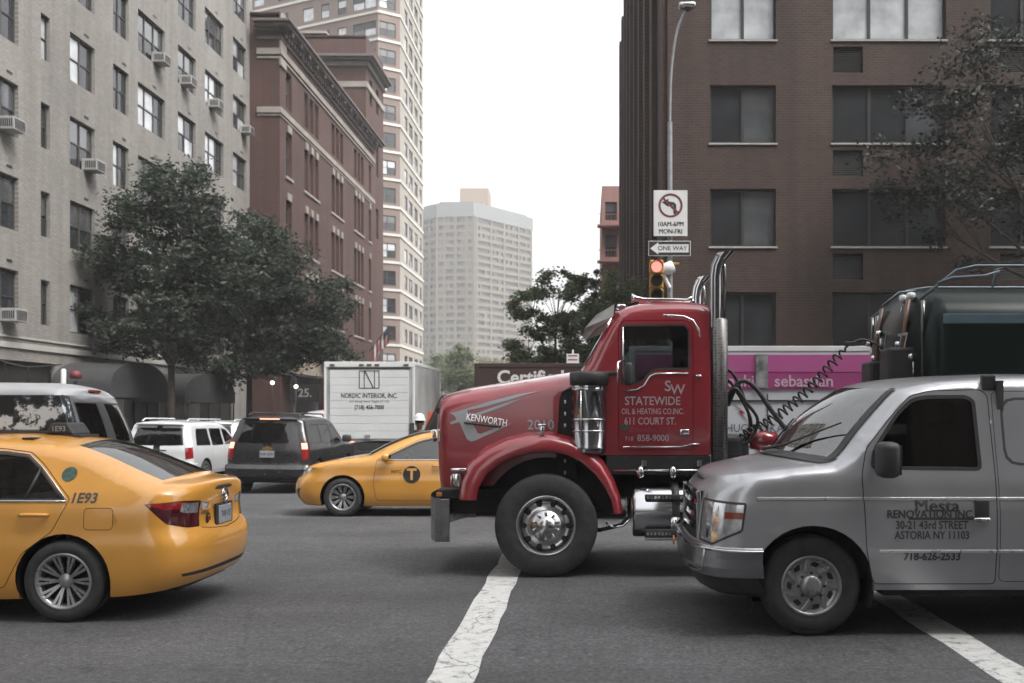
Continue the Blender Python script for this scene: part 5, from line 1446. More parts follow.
rv = random.Random(3)
for (o, n, ci, ri) in lay:
    var = rv.choice([0, 0, 1, 2, 3, 1] if ci in (4, 5, 6, 7) else [0, 0, 0, 1, 2, 0])
    window(aw, o[0], o[1], o[2]-o[0], o[3]-o[1], n, 'hung', var)
b = MB()
for (o, n, ci, ri) in lay:
    if n > 1: xm = (o[0]+o[2])/2+.25; b.bx(xm-.15, xm+.15, -.012, -.003, o[3]+.22, o[3]+.30)
b.obj('vent_slots', 'shopdark', apt)
for o in shop:
    s_ = MB(); s_.bx(o[0]+.02, o[2]-.02, .18, .24, .2, o[3]-.02)
    n = max(2, int((o[2]-o[0])/1.2))
    for k in range(n+1):
        x = o[0]+.06+(o[2]-o[0]-.12)*k/n; s_.bx(x-.04, x+.04, .12, .18, .2, o[3]-.02)
    so = s_.obj('shopfront', 'shopdark', apt)
b = MB(); b.bx(17.0, 18.3, .10, .14, .2, 2.6); b.bx(18.42, 19.5, .10, .14, .2, 2.6); b.obj('entrance_panel', 'tanpanel', apt) if M.setdefault('tanpanel', pm('beige_panel', (.20, .18, .15), .6, var=.15)) else None
# air conditioners hang in the windows, each a thing of its own
M['acmetal'] = pm('air_conditioner_case', (.34, .34, .33), .55, var=.15, vscale=6)
def ac_mesh():
    b = MB(); b.bx(-.33, .33, -.45, .1, 0, .40, .015)
    b.mi = 1
    for k in range(9): b.bx(-.28, .28, -.456, -.45, .05+.034*k, .05+.034*k+.016)
    for k in range(6):
        for sx in (-.335, .33): b.bx(sx, sx+.005, -.40+.065*k, -.36+.065*k, .08, .32)
    return b.mesh('air_conditioner', ['acmetal', 'shopdark'])
acm = ac_mesh()
acs = [(30.85, 2, 'boxy grey air conditioner in the upper window nearest the left edge'), (30.95, 0, 'pale air conditioner low in a second-floor window above the grey passenger van'), (36.0, 2, 'grey air conditioner in a wide two-sash window beside the slim bathroom windows'),
       (41.7, 4, 'air conditioner in a three-sash window, highest unit left of the white bright panes'), (44.5, 4, 'air conditioner under the window just right of the three-sash window unit'), (47.8, 4, 'air conditioner in the column second from the right end of the pale block'), (52.2, 4, 'air conditioner in the last window column beside the red brick hall')]
for y, ri, lb in acs:
    o = link('air_conditioner', acm, None, (-17.97, y, G0+rows[ri]+.02), (0, 0, RX)); tag(o, lb, 'air conditioner', 'window air conditioners on the pale apartment block')
# barrel awnings over the pavement
M['awning'] = pm('charcoal_canvas', (.035, .035, .036), .9, var=.2, vscale=2)
def awning(name, label, y0, y1, zs, ztop, proj):
    b = MB(); n = 20
    prof = [(y0+(y1-y0)*(1-math.cos(PI*k/n))/2, zs+(ztop-zs)*math.sin(PI*k/n)**.75) for k in range(n+1)]
    b.grid([[(x, p[0], p[1]) for p in prof] for x in (-17.95, -17.95+proj*.5, -17.95+proj)], True)
    b.face([(-17.95+proj, p[0], p[1]) for p in prof])
    b.bx(-17.95, -17.95+proj, y0-.01, y0+.02, zs-.22, zs); b.bx(-17.95, -17.95+proj, y1-.02, y1+.01, zs-.22, zs); b.bx(-17.95+proj-.02, -17.95+proj, y0, y1, zs-.22, zs)
    t_ = thing(name, label, 'awning', (0, 0, 0)); b.obj('canvas', 'awning', t_)
    p = MB()
    for y in (y0+.05, y1-.05): p.tube([(-18+proj, y, -.3), (-18+proj, y, zs)], .03, 8)
    p.obj('post', 'shopdark', t_)
awning('entrance_awning', 'charcoal barrel awning over the doorway with beige panels', 39.6, 45.2, 2.35, 3.35, 2.0)
awning('entrance_awning', 'darker barrel awning half hidden by the first street tree trunk', 33.4, 38.0, 2.45, 3.5, 2.0)
# ---- red brick hall with a heavy cornice
M['redbrick'] = brickmat('dark_red_brick', (.086, .031, .023), (.064, .025, .019), (.065, .04, .033), var=.2, vscale=.4, stain=.25, bump=.2)
M['stone'] = pm('weathered_stone', (.27, .24, .21), .8, var=.2, vscale=1.2)
M['cornice'] = pm('brown_metal_cornice', (.115, .095, .085), .7, var=.2, vscale=1.5)
hall = thing('brick_building', 'dark red brick hall with a deep dentilled cornice and pale stone bands', 'building', (-16.4, 53.2, G0), (0, 0, RX))
W_ = 76.4-53.2
gr = [(54.2, 55.5, 1), (57.7, 61.0, 3), (63.8, 67.1, 3), (70.0, 73.2, 3), (74.7, 75.7, 1)]
ops = []; lay = []
for a, c, n in gr:
    w1 = (c-a)/n
    for k in range(n):
        xa, xb = a+w1*k+.12, a+w1*(k+1)-.12
        for (za, zb_) in ((18.3, 20.3), (14.6, 17.0), (10.9, 13.3), (7.2, 9.6)):
            o = (xa-53.2, za-G0, xb-53.2, zb_-G0); ops.append(o); lay.append(o)
hw = wall_mesh(W_, 23.3, ops+[(2, .2, 9, 4.4), (11, .2, 14, 4.2), (15.5, .2, 22, 4.4)], .35).obj('front_wall', 'redbrick', hall)
wall_mesh(20, 23.3, [], 0).obj('side_wall', 'redbrick', hall, (0, 20, 0), (0, 0, R(-90)))
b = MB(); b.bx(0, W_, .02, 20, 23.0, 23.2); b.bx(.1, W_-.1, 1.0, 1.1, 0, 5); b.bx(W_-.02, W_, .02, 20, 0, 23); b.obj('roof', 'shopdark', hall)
rv = random.Random(5)
_lt = {}
for o in lay:
    wi = window(hw, o[0], o[1], o[2]-o[0], o[3]-o[1], 1, 'hung', rv.choice([0, 0, 0, 3, 2]), .2)
    if o[3] < 17.9:
        w_, h_ = round(o[2]-o[0], 3), o[3]-o[1]
        if w_ not in _lt:
            c = MB(); c.bx(-.12, w_+.12, -.28, -.203, -.16, -.02); sm_ = c.mesh('sill', 'stone')
            c = MB(); c.prism([(.2, h_+.02), (w_-.2, h_+.02), (w_-.14, h_+.42), (.14, h_+.42)], -.27, -.203); _lt[w_] = (sm_, c.mesh('lintel', 'stone'))
        link('sill', _lt[w_][0], wi); link('lintel', _lt[w_][1], wi)
def hsill(b, z, d, t, ends=True):
    b.bx(-d, W_+d, -d, -.003, z, z+t, .02)
    if ends: b.bx(-d, -.003, .0, 1.2, z, z+t, .02)
c = MB()
for z, d, t in ((22.0, .35, .12), (22.12, .62, .16), (22.28, .78, .14)): hsill(c, z-G0, d, t)
for k in range(44):
    x = .1+W_*k/44; c.bx(x, x+.24, -.30, -.003, 21.72-G0, 21.98-G0)
for k in range(14):
    x = .4+W_*k/14; c.bx(x, x+.3, -.56, -.003, 21.9-G0, 22.1-G0)
hsill(c, 21.55-G0, .12, .17)
c.obj('cornice', 'cornice', hall)
c = MB(); hsill(c, 20.75-G0, .14, .34); hsill(c, 20.55-G0, .08, .12); hsill(c, 17.65-G0, .12, .32); hsill(c, 17.5-G0, .06, .12)
c.bx(-.09, .9, -.10, -.003, 20.2-G0, 20.55-G0); c.bx(-.09, .9, -.10, -.003, 21.1-G0, 21.5-G0); hsill(c, 5.0-G0, .1, .3)
c.obj('stone_bands', 'stone', hall)
c = MB(); c.prism([(.05, 22.5-G0), (.95, 22.5-G0), (.8, 23.0-G0), (.5, 23.15-G0), (.2, 23.0-G0)], -.12, .3); c.obj('parapet_ornament', 'stone', hall)
# taller block rising behind the hall
blk = thing('brick_tower_block', 'taller red brick block with a cornice behind the hall roof', 'building', (-17, 76.6, G0), (0, 0, RX))
bo = [(1.2, 26, 2.2, 28), (3.6, 26, 4.6, 28), (1.2, 21, 2.2, 23.4), (3.6, 21, 4.6, 23.4), (1.2, 16, 2.2, 18.4), (3.6, 16, 4.6, 18.4)]
bw = wall_mesh(6.4, 30.9, bo, .3).obj('front_wall', 'redbrick', blk)
for o in bo: window(bw, o[0], o[1], 1.0, o[3]-o[1], 1, 'hung', 0, .2)
wall_mesh(14, 30.9, [], 0, x0=-14).obj('side_wall', 'redbrick', blk, (0, 0, 0), (0, 0, R(-90)))
b = MB(); b.bx(0, 6.4, .02, 14, 30.6, 30.8); b.bx(6.38, 6.4, .02, 14, 0, 30.7); b.obj('roof', 'shopdark', blk)
c = MB()
for z, d, t in ((28.9, .5, .15), (29.05, .75, .2), (28.5, .2, .35)): c.bx(-d, 6.4, -d, -.003, z, z+t, .02); c.bx(-d, -.003, 0, 14, z, z+t, .02)
c.obj('cornice', 'cornice', blk)
c = MB(); c.bx(-.1, 6.4, -.1, -.003, 26.9, 27.35, .02); c.bx(-.1, -.003, 0, 14, 26.9, 27.35, .02); c.bx(-.1, 3, 3, 14, 31.0, 31.2, .02); c.obj('stone_bands', 'stone', blk)
# ---- tan tower with angled bays
M['tanbrick'] = pm('tan_brick', (.33, .30, .265), .85, var=.08, vscale=.6)
M['mauvebrick'] = pm('mauve_brown_brick', (.20, .155, .135), .85, var=.12, vscale=.5)
M['pale'] = pm('pale_concrete', (.56, .54, .50), .8, var=.06)
tw = thing('apartment_tower', 'tan apartment tower with angled window bays and white floor lines', 'tower', (0, 0, G0))
P1, P2, P3, P0 = Vector((-19.8, 94.3)), Vector((-17.96, 95.55)), Vector((-17.96, 108.8)), Vector((-40.4, 104.3))
FL = 2.62
def tower_face(A, B, wcols, mat, nfl, name, hwin=1.35, var=0, sty='hung'):
    d = B-A; L_ = d.length; ang = math.atan2(d.y, d.x)
    ops = [(a*L_, 1.0+FL*k, c*L_, 1.0+FL*k+hwin) for k in range(nfl) for a, c, n in wcols]
    w = wall_mesh(L_, FL*nfl+1.4, ops, .15).obj(name, mat, tw, (A.x, A.y, 0), (0, 0, ang))
    for k in range(nfl):
        b_ = MB(); 
        for a, c, n in wcols:
            yield_ = None
    return w, ops, L_, ang
NF = 22
allw = []
for A, B, wc, m, nm in ((P0, P1, [(.05, .1, 1), (.18, .24, 1), (.32, .38, 1), (.46, .52, 1), (.60, .66, 1), (.70, .745, 1), (.79, .835, 1), (.87, .99, 2)], 'mauvebrick', 'north_wall'), (P1, P2, [(.06, .80, 2)], 'mauvebrick', 'bay_wall'), (P2, P3, [(.18, .30, 1), (.36, .52, 2), (.60, .75, 2), (.84, .94, 1)], 'tanbrick', 'street_wall')):
    w, ops, L_, ang = tower_face(A, B, wc, m, NF, nm)
    allw.append((w, ops, wc))
rv = random.Random(9)
def far_windows(parent, ops, wc, k0, k1, kind=None):
    """windows of a far facade as one mesh: frames and panes set back in their openings"""
    b = MB(); n = len(wc)
    for i, o in enumerate(ops):
        if not (k0 <= i//n < k1): continue
        cols_ = wc[i % n][2]; b.mi = 0
        b.bx(o[0], o[2], .05, .1, o[1], o[1]+.06); b.bx(o[0], o[2], .05, .1, o[3]-.06, o[3])
        for j in range(cols_+1):
            x = o[0]+(o[2]-o[0])*j/cols_; b.bx(max(o[0], x-.05), min(o[2], x+.05), .05, .1, o[1], o[3])
        for j in range(cols_):
            xa, xb = o[0]+(o[2]-o[0])*j/cols_, o[0]+(o[2]-o[0])*(j+1)/cols_
            for z0, z1 in ((o[1], (o[1]+o[3])/2), ((o[1]+o[3])/2, o[3])):
                b.mi = rv.choice([1, 1, 2, 3]); b.face([(xa, .09, z0), (xb, .09, z0), (xb, .09, z1), (xa, .09, z1)])
    return b
def one_windows(parent, ops, wc, big):
    for i, o in enumerate(ops):
        window(parent, o[0], o[1], o[2]-o[0], o[3]-o[1], wc[i % len(wc)][2], 'hung', rv.choice([0, 1, 3, 2]), .06)
one_windows(allw[1][0], allw[1][1], allw[1][2], 1)
for q in (2, 0):
    st = far_windows(allw[q][0], allw[q][1], allw[q][2], 0, NF).obj('windows', ['winframe', 'winglass', 'curtain', 'blind'], tw, recalc=False); st['kind'] = 'stuff'; st.matrix_basis = allw[q][0].matrix_basis
b = MB()
poly = [tuple(p) for p in (P0, P1, P2, P3)]
for k in range(1, NF+1):
    z = FL*k+.42
    for A, B in ((P0, P1), (P1, P2), (P2, P3)):
        d = (B-A).normalized(); n_ = Vector((d.y, -d.x)); q = [A-d*.0, B+d*.04, B+d*.04+n_*.09, A+n_*.09]
        b.prism([tuple(v) for v in q], z, z+.24, axis='z')
b.obj('floor_bands', 'pale', tw)
b = MB(); b.prism(poly + [(-40.4, 118), ][:0] + [(-17.96, 118), (-40.4, 118)], FL*NF+1.2, FL*NF+1.5, axis='z'); b.obj('roof', 'pale', tw)
b = MB(); b.face([(P3.x, P3.y, 0), (-40, P3.y+3, 0), (-40, P3.y+3, FL*NF), (P3.x, P3.y, FL*NF)]); b.obj('rear_wall', 'tanbrick', tw)
# ---- far grey slab tower at the end of the street
ft = thing('far_tower', 'hazy grey high-rise slab with balcony rows and a pinkish roof house', 'tower', (0, 0, -2))
M['fargrey'] = pm('grey_concrete_panels', (.14, .12, .10), .85, var=.06, vscale=.1)
M['farpanel'] = pm('mid_grey_panels', (.105, .09, .076), .85, var=.3, vscale=.2)
M['farcrown'] = pm('grey_crown_panels', (.17, .178, .18), .7, var=.06, vscale=.1)
M['farpink'] = pm('pinkish_brick', (.26, .19, .145), .85, var=.05)
F = [Vector((-64, 384)), Vector((-57, 378)), Vector((-43, 376)), Vector((-22.6, 405))]
core = [(v.x, v.y) for v in F] + [(-30, 425), (-60, 420)]
b = MB(); cc = Vector((-45, 398)); b.prism([tuple(cc+(Vector(p)-cc)*.972) for p in core], 0, 82, axis='z'); b.obj('core', 'shopdark', ft)
b = MB(); b2 = MB(); rv = random.Random(2)
fh = 2.75; nf = 27
for k in range(nf):
    z = 3+fh*k
    for i in range(3):
        A, B = F[i], F[i+1]; d = B-A; L_ = d.length; d.normalize(); n_ = Vector((d.y, -d.x))
        b.prism([tuple(A+n_*.1), tuple(B+n_*.1), tuple(B-n_*1.0), tuple(A-n_*1.0)], z, z+1.25, axis='z')
        s_ = 0; m_ = int(L_/2.6)
        for j in range(m_):
            u = L_*(j+.5)/m_
            if rv.random() < ((.30 if k < 12 else .5) if i < 2 else .26):
                c0 = A+d*(u-.75); c1 = A+d*(u+.75); b2.prism([tuple(c0+n_*.05), tuple(c1+n_*.05), tuple(c1-n_*.9), tuple(c0-n_*.9)], z+1.25, z+fh, axis='z')
for i, us in ((1, (.0, .2, .5, .8, 1)), (2, (.05, .28, .50, .75, .98)), (0, (.05, .5))):
    A, B = F[i], F[i+1]; d = (B-A); n_ = Vector((d.y, -d.x)).normalized(); dn = d.normalized()
    for u in us:
        c = A+d*u; b.prism([tuple(c-dn*.5+n_*.25), tuple(c+dn*.5+n_*.25), tuple(c+dn*.5-n_*1), tuple(c-dn*.5-n_*1)], 0, 78, axis='z')
b.obj('balcony_rows', 'fargrey', ft); o = b2.obj('wall_panels', 'farpanel', ft); o['kind'] = 'stuff'
b = MB(); b.prism([tuple(cc+(Vector(p)-cc)*1.015) for p in core], 77.6, 82.6, axis='z'); b.prism([tuple(cc+(Vector(p)-cc)*.9) for p in core], 82.6, 83.6, axis='z'); b.obj('crown', 'farcrown', ft)
b = MB(); b.prism([(-49.5, 386), (-38.5, 386), (-38.5, 398), (-49.5, 398)], 83, 90.5, axis='z'); b.prism([(-57, 384), (-40, 384), (-36, 400), (-55, 402)], 82.6, 84.8, axis='z'); b.obj('roof_house', 'farpink', ft)
# ---- brown brick corner building on the right
M['brownbrick'] = brickmat('brown_brick', (.064, .033, .024), (.042, .025, .019), (.072, .052, .042), var=.22, vscale=.3, stain=.25, bump=.4)
M['sill'] = pm('pale_sill', (.36, .35, .335), .7, var=.1)
rb = thing('corner_building', 'brown brick corner building with dark sliding windows and pale sills', 'building', (2.2, 27.7, G0))
s_ = 36.1
px = lambda p: (p-588)/s_-2.2
zy = lambda y: 1.70-(y-413)/s_-G0
ops = []; lay = []
for k in range(-3, 4):
    zb_ = zy(143+103.4*k); zt_ = zb_+1.60 if k < 3 else zb_+1.6
    if zb_ < .8: continue
    for a, c, n in ((710, 776, 2), (832, 946, 3), (990, 1090, 3), (1150, 1216, 2), (1270, 1384, 3)):
        o = (px(a), zb_, px(c), zt_); ops.append(o); lay.append((o, n, k, a))
grl = [(px(833), zy(142+103.4*k)-.95, px(863), zy(142+103.4*k)-.22) for k in (-2, -1, 0, 1)] + [(px(1000), zy(142+103.4*k)-.95, px(1030), zy(142+103.4*k)-.22) for k in (-1, 0, 1)]
rw = wall_mesh(26, 26, ops+grl, .16).obj('front_wall', 'brownbrick', rb)
for (o, n, k, a) in lay:
    var = {(-1, 710): 2, (-1, 832): 2, (0, 710): 1, (0, 832): 1, (0, 990): 1}.get((k, a), 0 if (k+a) % 3 else 1)
    if k < -1: var = 1
    wi = window(rw, o[0], o[1], o[2]-o[0], o[3]-o[1], n, 'slide', var, .10)
    b = MB(); b.bx(-.04, o[2]-o[0]+.04, -.14, .0, -.058, -.006, .008); b.obj('sill', 'sill', wi)
for g_ in grl:
    b = MB()
    for k in range(12): z = g_[1]+.02+(g_[3]-g_[1]-.04)*k/12; b.prism([(.05, z), (.09, z+.045), (.10, z+.04), (.06, z-.005)], g_[0]+.02, g_[2]-.02, axis='x')
    b.bx(g_[0], g_[2], .12, .13, g_[1], g_[3]); b.obj('vent_grille', 'winframe_dark', rw)
sops = []
for k in range(8):
    for j in range(9): sops.append((2.2+4.1*j, .9+2.864*k+1.0, 4.0+4.1*j, .9+2.864*k+2.6))
sw = wall_mesh(38, 26, sops, .28).obj('street_wall', 'brownbrick', rb, (0, 38, 0), (0, 0, R(-90)))
for i, o in enumerate(sops): window(sw, o[0], o[1], o[2]-o[0], o[3]-o[1], 2, 'slide', 0, .2)
b = MB()
for j in range(10):
    x = .6+4.1*j; b.bx(x-.42, x+.42, -.17, -.003, 0, 26)
b.obj('brick_piers', 'brownbrick', rb, (0, 38, 0), (0, 0, R(-90)))
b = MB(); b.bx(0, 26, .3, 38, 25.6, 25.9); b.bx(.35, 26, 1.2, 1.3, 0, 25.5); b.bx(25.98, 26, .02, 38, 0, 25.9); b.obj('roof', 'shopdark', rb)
# ---- narrow pink brick building beyond it
M['pinkbrick'] = brickmat('faded_pink_brick', (.33, .155, .13), (.28, .135, .115), (.30, .22, .2), var=.12, stain=.15, bump=0)
pk = thing('pink_building', 'narrow faded pink brick building with fire escape balconies', 'building', (1.05, 76, G0-.4))
pops = [(.25, 17.0, 1.15, 18.4), (.25, 14.2, 1.15, 15.9), (1.5, 17.0, 2.4, 18.4), (1.5, 14.2, 2.4, 15.9), (.25, 11, 1.15, 12.6), (1.5, 11, 2.4, 12.6), (.25, 8, 1.15, 9.6), (1.5, 8, 2.4, 9.6)]
pw = wall_mesh(9, 19.6, pops, .2).obj('front_wall', 'pinkbrick', pk)
for o in pops: window(pw, o[0], o[1], o[2]-o[0], o[3]-o[1], 1, 'hung', 2, .12)
wall_mesh(14, 19.6, [], 0).obj('side_wall', 'pinkbrick', pk, (0, 14, 0), (0, 0, R(-90)))
b = MB(); b.bx(0, 9, .1, 14, 19.3, 19.5); b.bx(0, 9, 13.9, 14, 0, 19.4); b.obj('roof', 'shopdark', pk)
b = MB()
for z in (16.4, 13.7):
    b.bx(-.35, 2.6, -1.0, -.003, z, z+.12); b.bx(-.35, 2.6, -1.0, -.96, z+.85, z+.9)
    for k in range(12): b.bx(-.35+.26*k, -.33+.26*k, -1.0, -.97, z, z+.9)
b.obj('fire_escape', 'pinkiron', pk) if M.setdefault('pinkiron', pm('pinkish_iron', (.26, .12, .105), .7)) else None

# ---- unseen blocks added behind the viewpoint, sized to shade everything that faces them
M['backbrick'] = brickmat('grey_brown_brick', (.20, .165, .14), (.17, .145, .125), (.2, .18, .16), var=.15, stain=.2, bump=0)
for (xa, xb, h_, lb) in ((-75, -18.5, 34, 'unseen grey brown apartment building added for shade behind the viewpoint on the left'), (-3.0, 70, 56, 'unseen tall grey brown apartment building added for shade behind the viewpoint on the right')):
    bb = thing('apartment_building', lb, 'building', (xb, -7.5, 0), (0, 0, PI))
    wd = xb-xa; n = int(wd/3.6); ops = [(1+3.6*i, 1.2+3*k, 2.8+3.6*i, 2.9+3*k) for i in range(n) for k in range(1, int(h_/3)-1)]
    ww_ = wall_mesh(wd, h_, ops, .2).obj('front_wall', 'backbrick', bb)
    far_windows(ww_, ops, [(0, 0, 2)], 0, 9999).obj('windows', ['winframe', 'winglass', 'curtain', 'blind'], bb, recalc=False)['kind'] = 'stuff'
    b = MB(); b.bx(0, wd, .25, 14, 0, h_-.1); b.obj('mass', 'backbrick', bb)
# ------------------------------------------------------------------ trees
def leafmat(name, col, tr=.3):
    m = pm(name, col, .6, var=.4, vscale=.5, island=True)
    nt = m.node_tree; N, L = nt.nodes, nt.links; P = N['Principled BSDF']
    src = P.inputs['Base Color'].links[0].from_socket
    t_ = N.new('ShaderNodeBsdfTranslucent'); mx = N.new('ShaderNodeMixShader'); mx.inputs['Fac'].default_value = tr
    L.new(src, t_.inputs['Color']); L.new(P.outputs[0], mx.inputs[1]); L.new(t_.outputs[0], mx.inputs[2]); L.new(mx.outputs[0], N['Material Output'].inputs['Surface'])
    return m
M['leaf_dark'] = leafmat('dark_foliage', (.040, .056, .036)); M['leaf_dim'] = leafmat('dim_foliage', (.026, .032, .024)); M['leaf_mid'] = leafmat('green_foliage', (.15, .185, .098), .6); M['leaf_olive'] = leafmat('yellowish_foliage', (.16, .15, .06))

def tree(label, x, y, trunk_h, lobes, nleaf, leaf, mat='leaf_dark', seed=1, trunk_r=.14, lean=(0, 0), clump=.38, group='street trees', fill=1.0):
    """lobes: (dx, dy, z, rx, ry, rz) ellipsoids the branch tips fill; leaves sit in clumps with gaps between"""
    rd = random.Random(seed); z0 = gz(y)+(.15 if (x < -13.9 or x > -2) and y > AV else 0)
    t = thing('tree', label, 'tree', (x, y, z0), group=group)
    wb = MB(); top = Vector((lean[0], lean[1], trunk_h))
    wb.tube([(0, 0, -.1), (.02, 0, .3), (lean[0]*.4, lean[1]*.4, trunk_h*.5), tuple(top)], [trunk_r*1.5, trunk_r*1.08, trunk_r*.95, trunk_r*.8], 10)
    clumps = []
    tot = sum(l[3]*l[4]*l[5] for l in lobes)
    for (dx, dy, lz, rx, ry, rz) in lobes:
        c = Vector((dx, dy, lz))
        mid = top*.55+c*.45+Vector((rd.uniform(-.2, .2), rd.uniform(-.2, .2), 0))
        wb.tube([tuple(top), tuple(mid), tuple(c)], [trunk_r*.6, trunk_r*.38, trunk_r*.18], 7)
        nc = max(7, int(46*(rx*ry*rz/tot)**.75*fill*min(1, len(lobes)/3+.3)))
        for _ in range(nc):
            a = rd.uniform(0, 2*PI); u = rd.uniform(-.85, 1); rr = rd.uniform(.45, 1.0)**.6; q = math.sqrt(1-u*u)
            p = c+Vector((rx*rr*q*math.cos(a), ry*rr*q*math.sin(a), rz*rr*u))
            clumps.append(p)
            k = mid+(c-mid)*rd.uniform(.2, 1)
            wb.tube([tuple(k), tuple((k+p)/2+Vector((0, 0, rd.uniform(-.1, .2)))), tuple(p)], [trunk_r*.16, trunk_r*.10, .006], 5, caps=False)
    wb.obj('trunk', 'wood', t)
    V = []; Fc = []
    per = max(10, int(nleaf/len(clumps)))
    for p in clumps:
        cr = clump*rd.uniform(.65, 1.35); n = int(per*rd.uniform(.6, 1.4)*(cr/clump)**1.5); flat = rd.uniform(.45, .8)
        for _ in range(n):
            d = Vector((rd.gauss(0, 1), rd.gauss(0, 1), rd.gauss(0, 1)*flat)); d = d*(cr*.55)
            c = p+d
            a = Vector((rd.gauss(0, 1), rd.gauss(0, 1), rd.gauss(0, .5))).normalized(); b_ = a.cross(Vector((rd.gauss(0, 1), rd.gauss(0, 1), rd.gauss(0, 1)))).normalized()
            s = leaf*rd.uniform(.6, 1.3); i = len(V)
            V += [c-a*s, c+b_*s*.45, c+a*s, c-b_*s*.45+Vector((0, 0, -.2*s))]; Fc.append((i, i+1, i+2, i+3))
    me = bpy.data.meshes.new('crown'); me.from_pydata([tuple(v) for v in V], [], Fc); me.materials.append(M[mat])
    link('crown', me, t)
    return t
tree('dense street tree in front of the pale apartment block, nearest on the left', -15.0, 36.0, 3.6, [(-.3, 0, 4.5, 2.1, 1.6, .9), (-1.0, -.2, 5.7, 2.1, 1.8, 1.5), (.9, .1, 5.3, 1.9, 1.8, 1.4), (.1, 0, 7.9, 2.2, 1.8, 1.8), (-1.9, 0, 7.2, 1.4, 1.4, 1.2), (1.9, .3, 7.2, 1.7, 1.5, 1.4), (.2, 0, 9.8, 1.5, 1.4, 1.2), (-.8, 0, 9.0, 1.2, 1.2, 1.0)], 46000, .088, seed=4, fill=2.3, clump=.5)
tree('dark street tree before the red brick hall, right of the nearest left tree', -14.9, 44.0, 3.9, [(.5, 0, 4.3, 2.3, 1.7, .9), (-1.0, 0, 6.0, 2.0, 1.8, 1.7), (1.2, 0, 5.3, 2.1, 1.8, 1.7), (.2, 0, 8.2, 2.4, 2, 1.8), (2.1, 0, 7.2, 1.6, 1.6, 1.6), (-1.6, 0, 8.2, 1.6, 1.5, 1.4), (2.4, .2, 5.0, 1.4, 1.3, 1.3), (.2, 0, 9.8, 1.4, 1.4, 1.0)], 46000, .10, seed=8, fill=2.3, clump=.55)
tree('thin dark street tree against the red brick hall beside the flag', -14.8, 58.0, 4.0, [(-.6, 0, 6.6, 1.4, 1.4, 1.5), (.4, 0, 8.4, 1.3, 1.3, 1.5), (.2, 0, 5.2, 1.4, 1.3, 1.0)], 9000, .11, seed=12)
tree('open branching street tree with sky showing through, behind the red truck bonnet', -1.45, 42.0, 2.6, [(-1.1, 0, 4.8, .9, 1.0, .75), (-.95, 0, 6.5, .95, 1.0, .75), (.25, 0, 7.3, 1.2, 1.1, .8), (.5, 0, 4.0, 1.5, 1.2, 1.1), (1.15, 0, 5.9, 1.0, .9, .9), (-.5, 0, 3.0, 1.3, 1.0, 1.0), (1.9, 0, 4.2, 1.0, 1, 1.2), (.1, 0, 5.6, .8, 1, .6)], 26000, .078, 'leaf_mid', seed=21, trunk_r=.10, clump=.32, fill=1.5)
tree('bushy street tree at the corner of the brown brick building', .75, 35.5, 2.2, [(-.3, 0, 5.2, .8, .8, .8), (.0, 0, 4.0, 1.0, 1.0, .9), (.45, 0, 6.3, .75, .7, .7), (.85, -.1, 5.2, .7, .7, .8)], 11000, .07, 'leaf_mid', seed=33, trunk_r=.09, clump=.32, fill=1.2)
tree('narrow upright tree between the open tree and the pink building', .35, 50.0, 3.0, [(0, 0, 5.2, .36, .36, 1.3), (0, 0, 7.3, .32, .32, 1.1), (.02, 0, 8.6, .2, .2, .7)], 5200, .09, 'leaf_dark', seed=41, trunk_r=.08, clump=.22, fill=1.1)
tree('green street tree behind the open tree, lower and further down the street', -2.3-.3+.9, 62.0, 2.6, [(-.9, 0, 4.6, 1.5, 1.3, 1.2), (.9, 0, 5.0, 1.6, 1.3, 1.3), (0, 0, 6.4, 1.4, 1.2, 1.0)], 6500, .12, 'leaf_mid', seed=52, clump=.45)
tree('slim green tree in front of the far grey high-rise', -14.6, 112.0, 3.5, [(0, 0, 6.2, 1.9, 1.7, 1.5), (.4, 0, 8.4, 1.4, 1.3, 1.3), (1.5, 0, 5.2, 1.6, 1.5, 1.2)], 6000, .19, 'leaf_mid', seed=61, clump=.6)
tree('yellowing tree above the dark box truck at the end of the street', -13.8, 152.0, 4, [(-1.8, 0, 8.3, 2.6, 2, 1.9), (1.5, 0, 8.0, 2.8, 2, 1.9)], 6000, .30, 'leaf_olive', seed=67, clump=.9, group='park trees at the end of the street')
tree('green park tree left of the yellowing tree', -21.5, 150.0, 4, [(-1.5, 0, 7.0, 3.0, 2, 2.0), (2.0, 0, 6.8, 3.0, 2, 2.2), (0, 0, 9.2, 2.2, 2, 1.6)], 6500, .30, 'leaf_mid', seed=71, clump=.9, group='park trees at the end of the street')
tree('green park tree right of the yellowing tree, behind the open street tree', -6.0, 151.0, 4, [(-1.5, 0, 7.5, 3.2, 2, 2.2), (2.6, 0, 7.6, 3.2, 2, 2.4), (.6, 0, 10.2, 2.6, 2, 2.0)], 6500, .32, 'leaf_mid', seed=77, clump=.9, group='park trees at the end of the street')
tree('sparse dark tree spreading in front of the brown building at the right edge', 12.7, 25.9, 4.6, [(-2.6, -.1, 9.5, 1.9, 1.0, 1.6), (-3.6, 0, 6.6, 1.7, .9, 1.2), (-1.4, 0, 7.2, 1.9, 1.0, 1.9), (.6, 0, 8.8, 2.2, 1.2, 2.2), (-1.0, 0, 11.2, 2.2, 1.0, 1.6), (-4.2, 0, 8.2, 1.2, .8, .9)], 15000, .07, 'leaf_dim', seed=83, trunk_r=.10, clump=.48, fill=1.5)

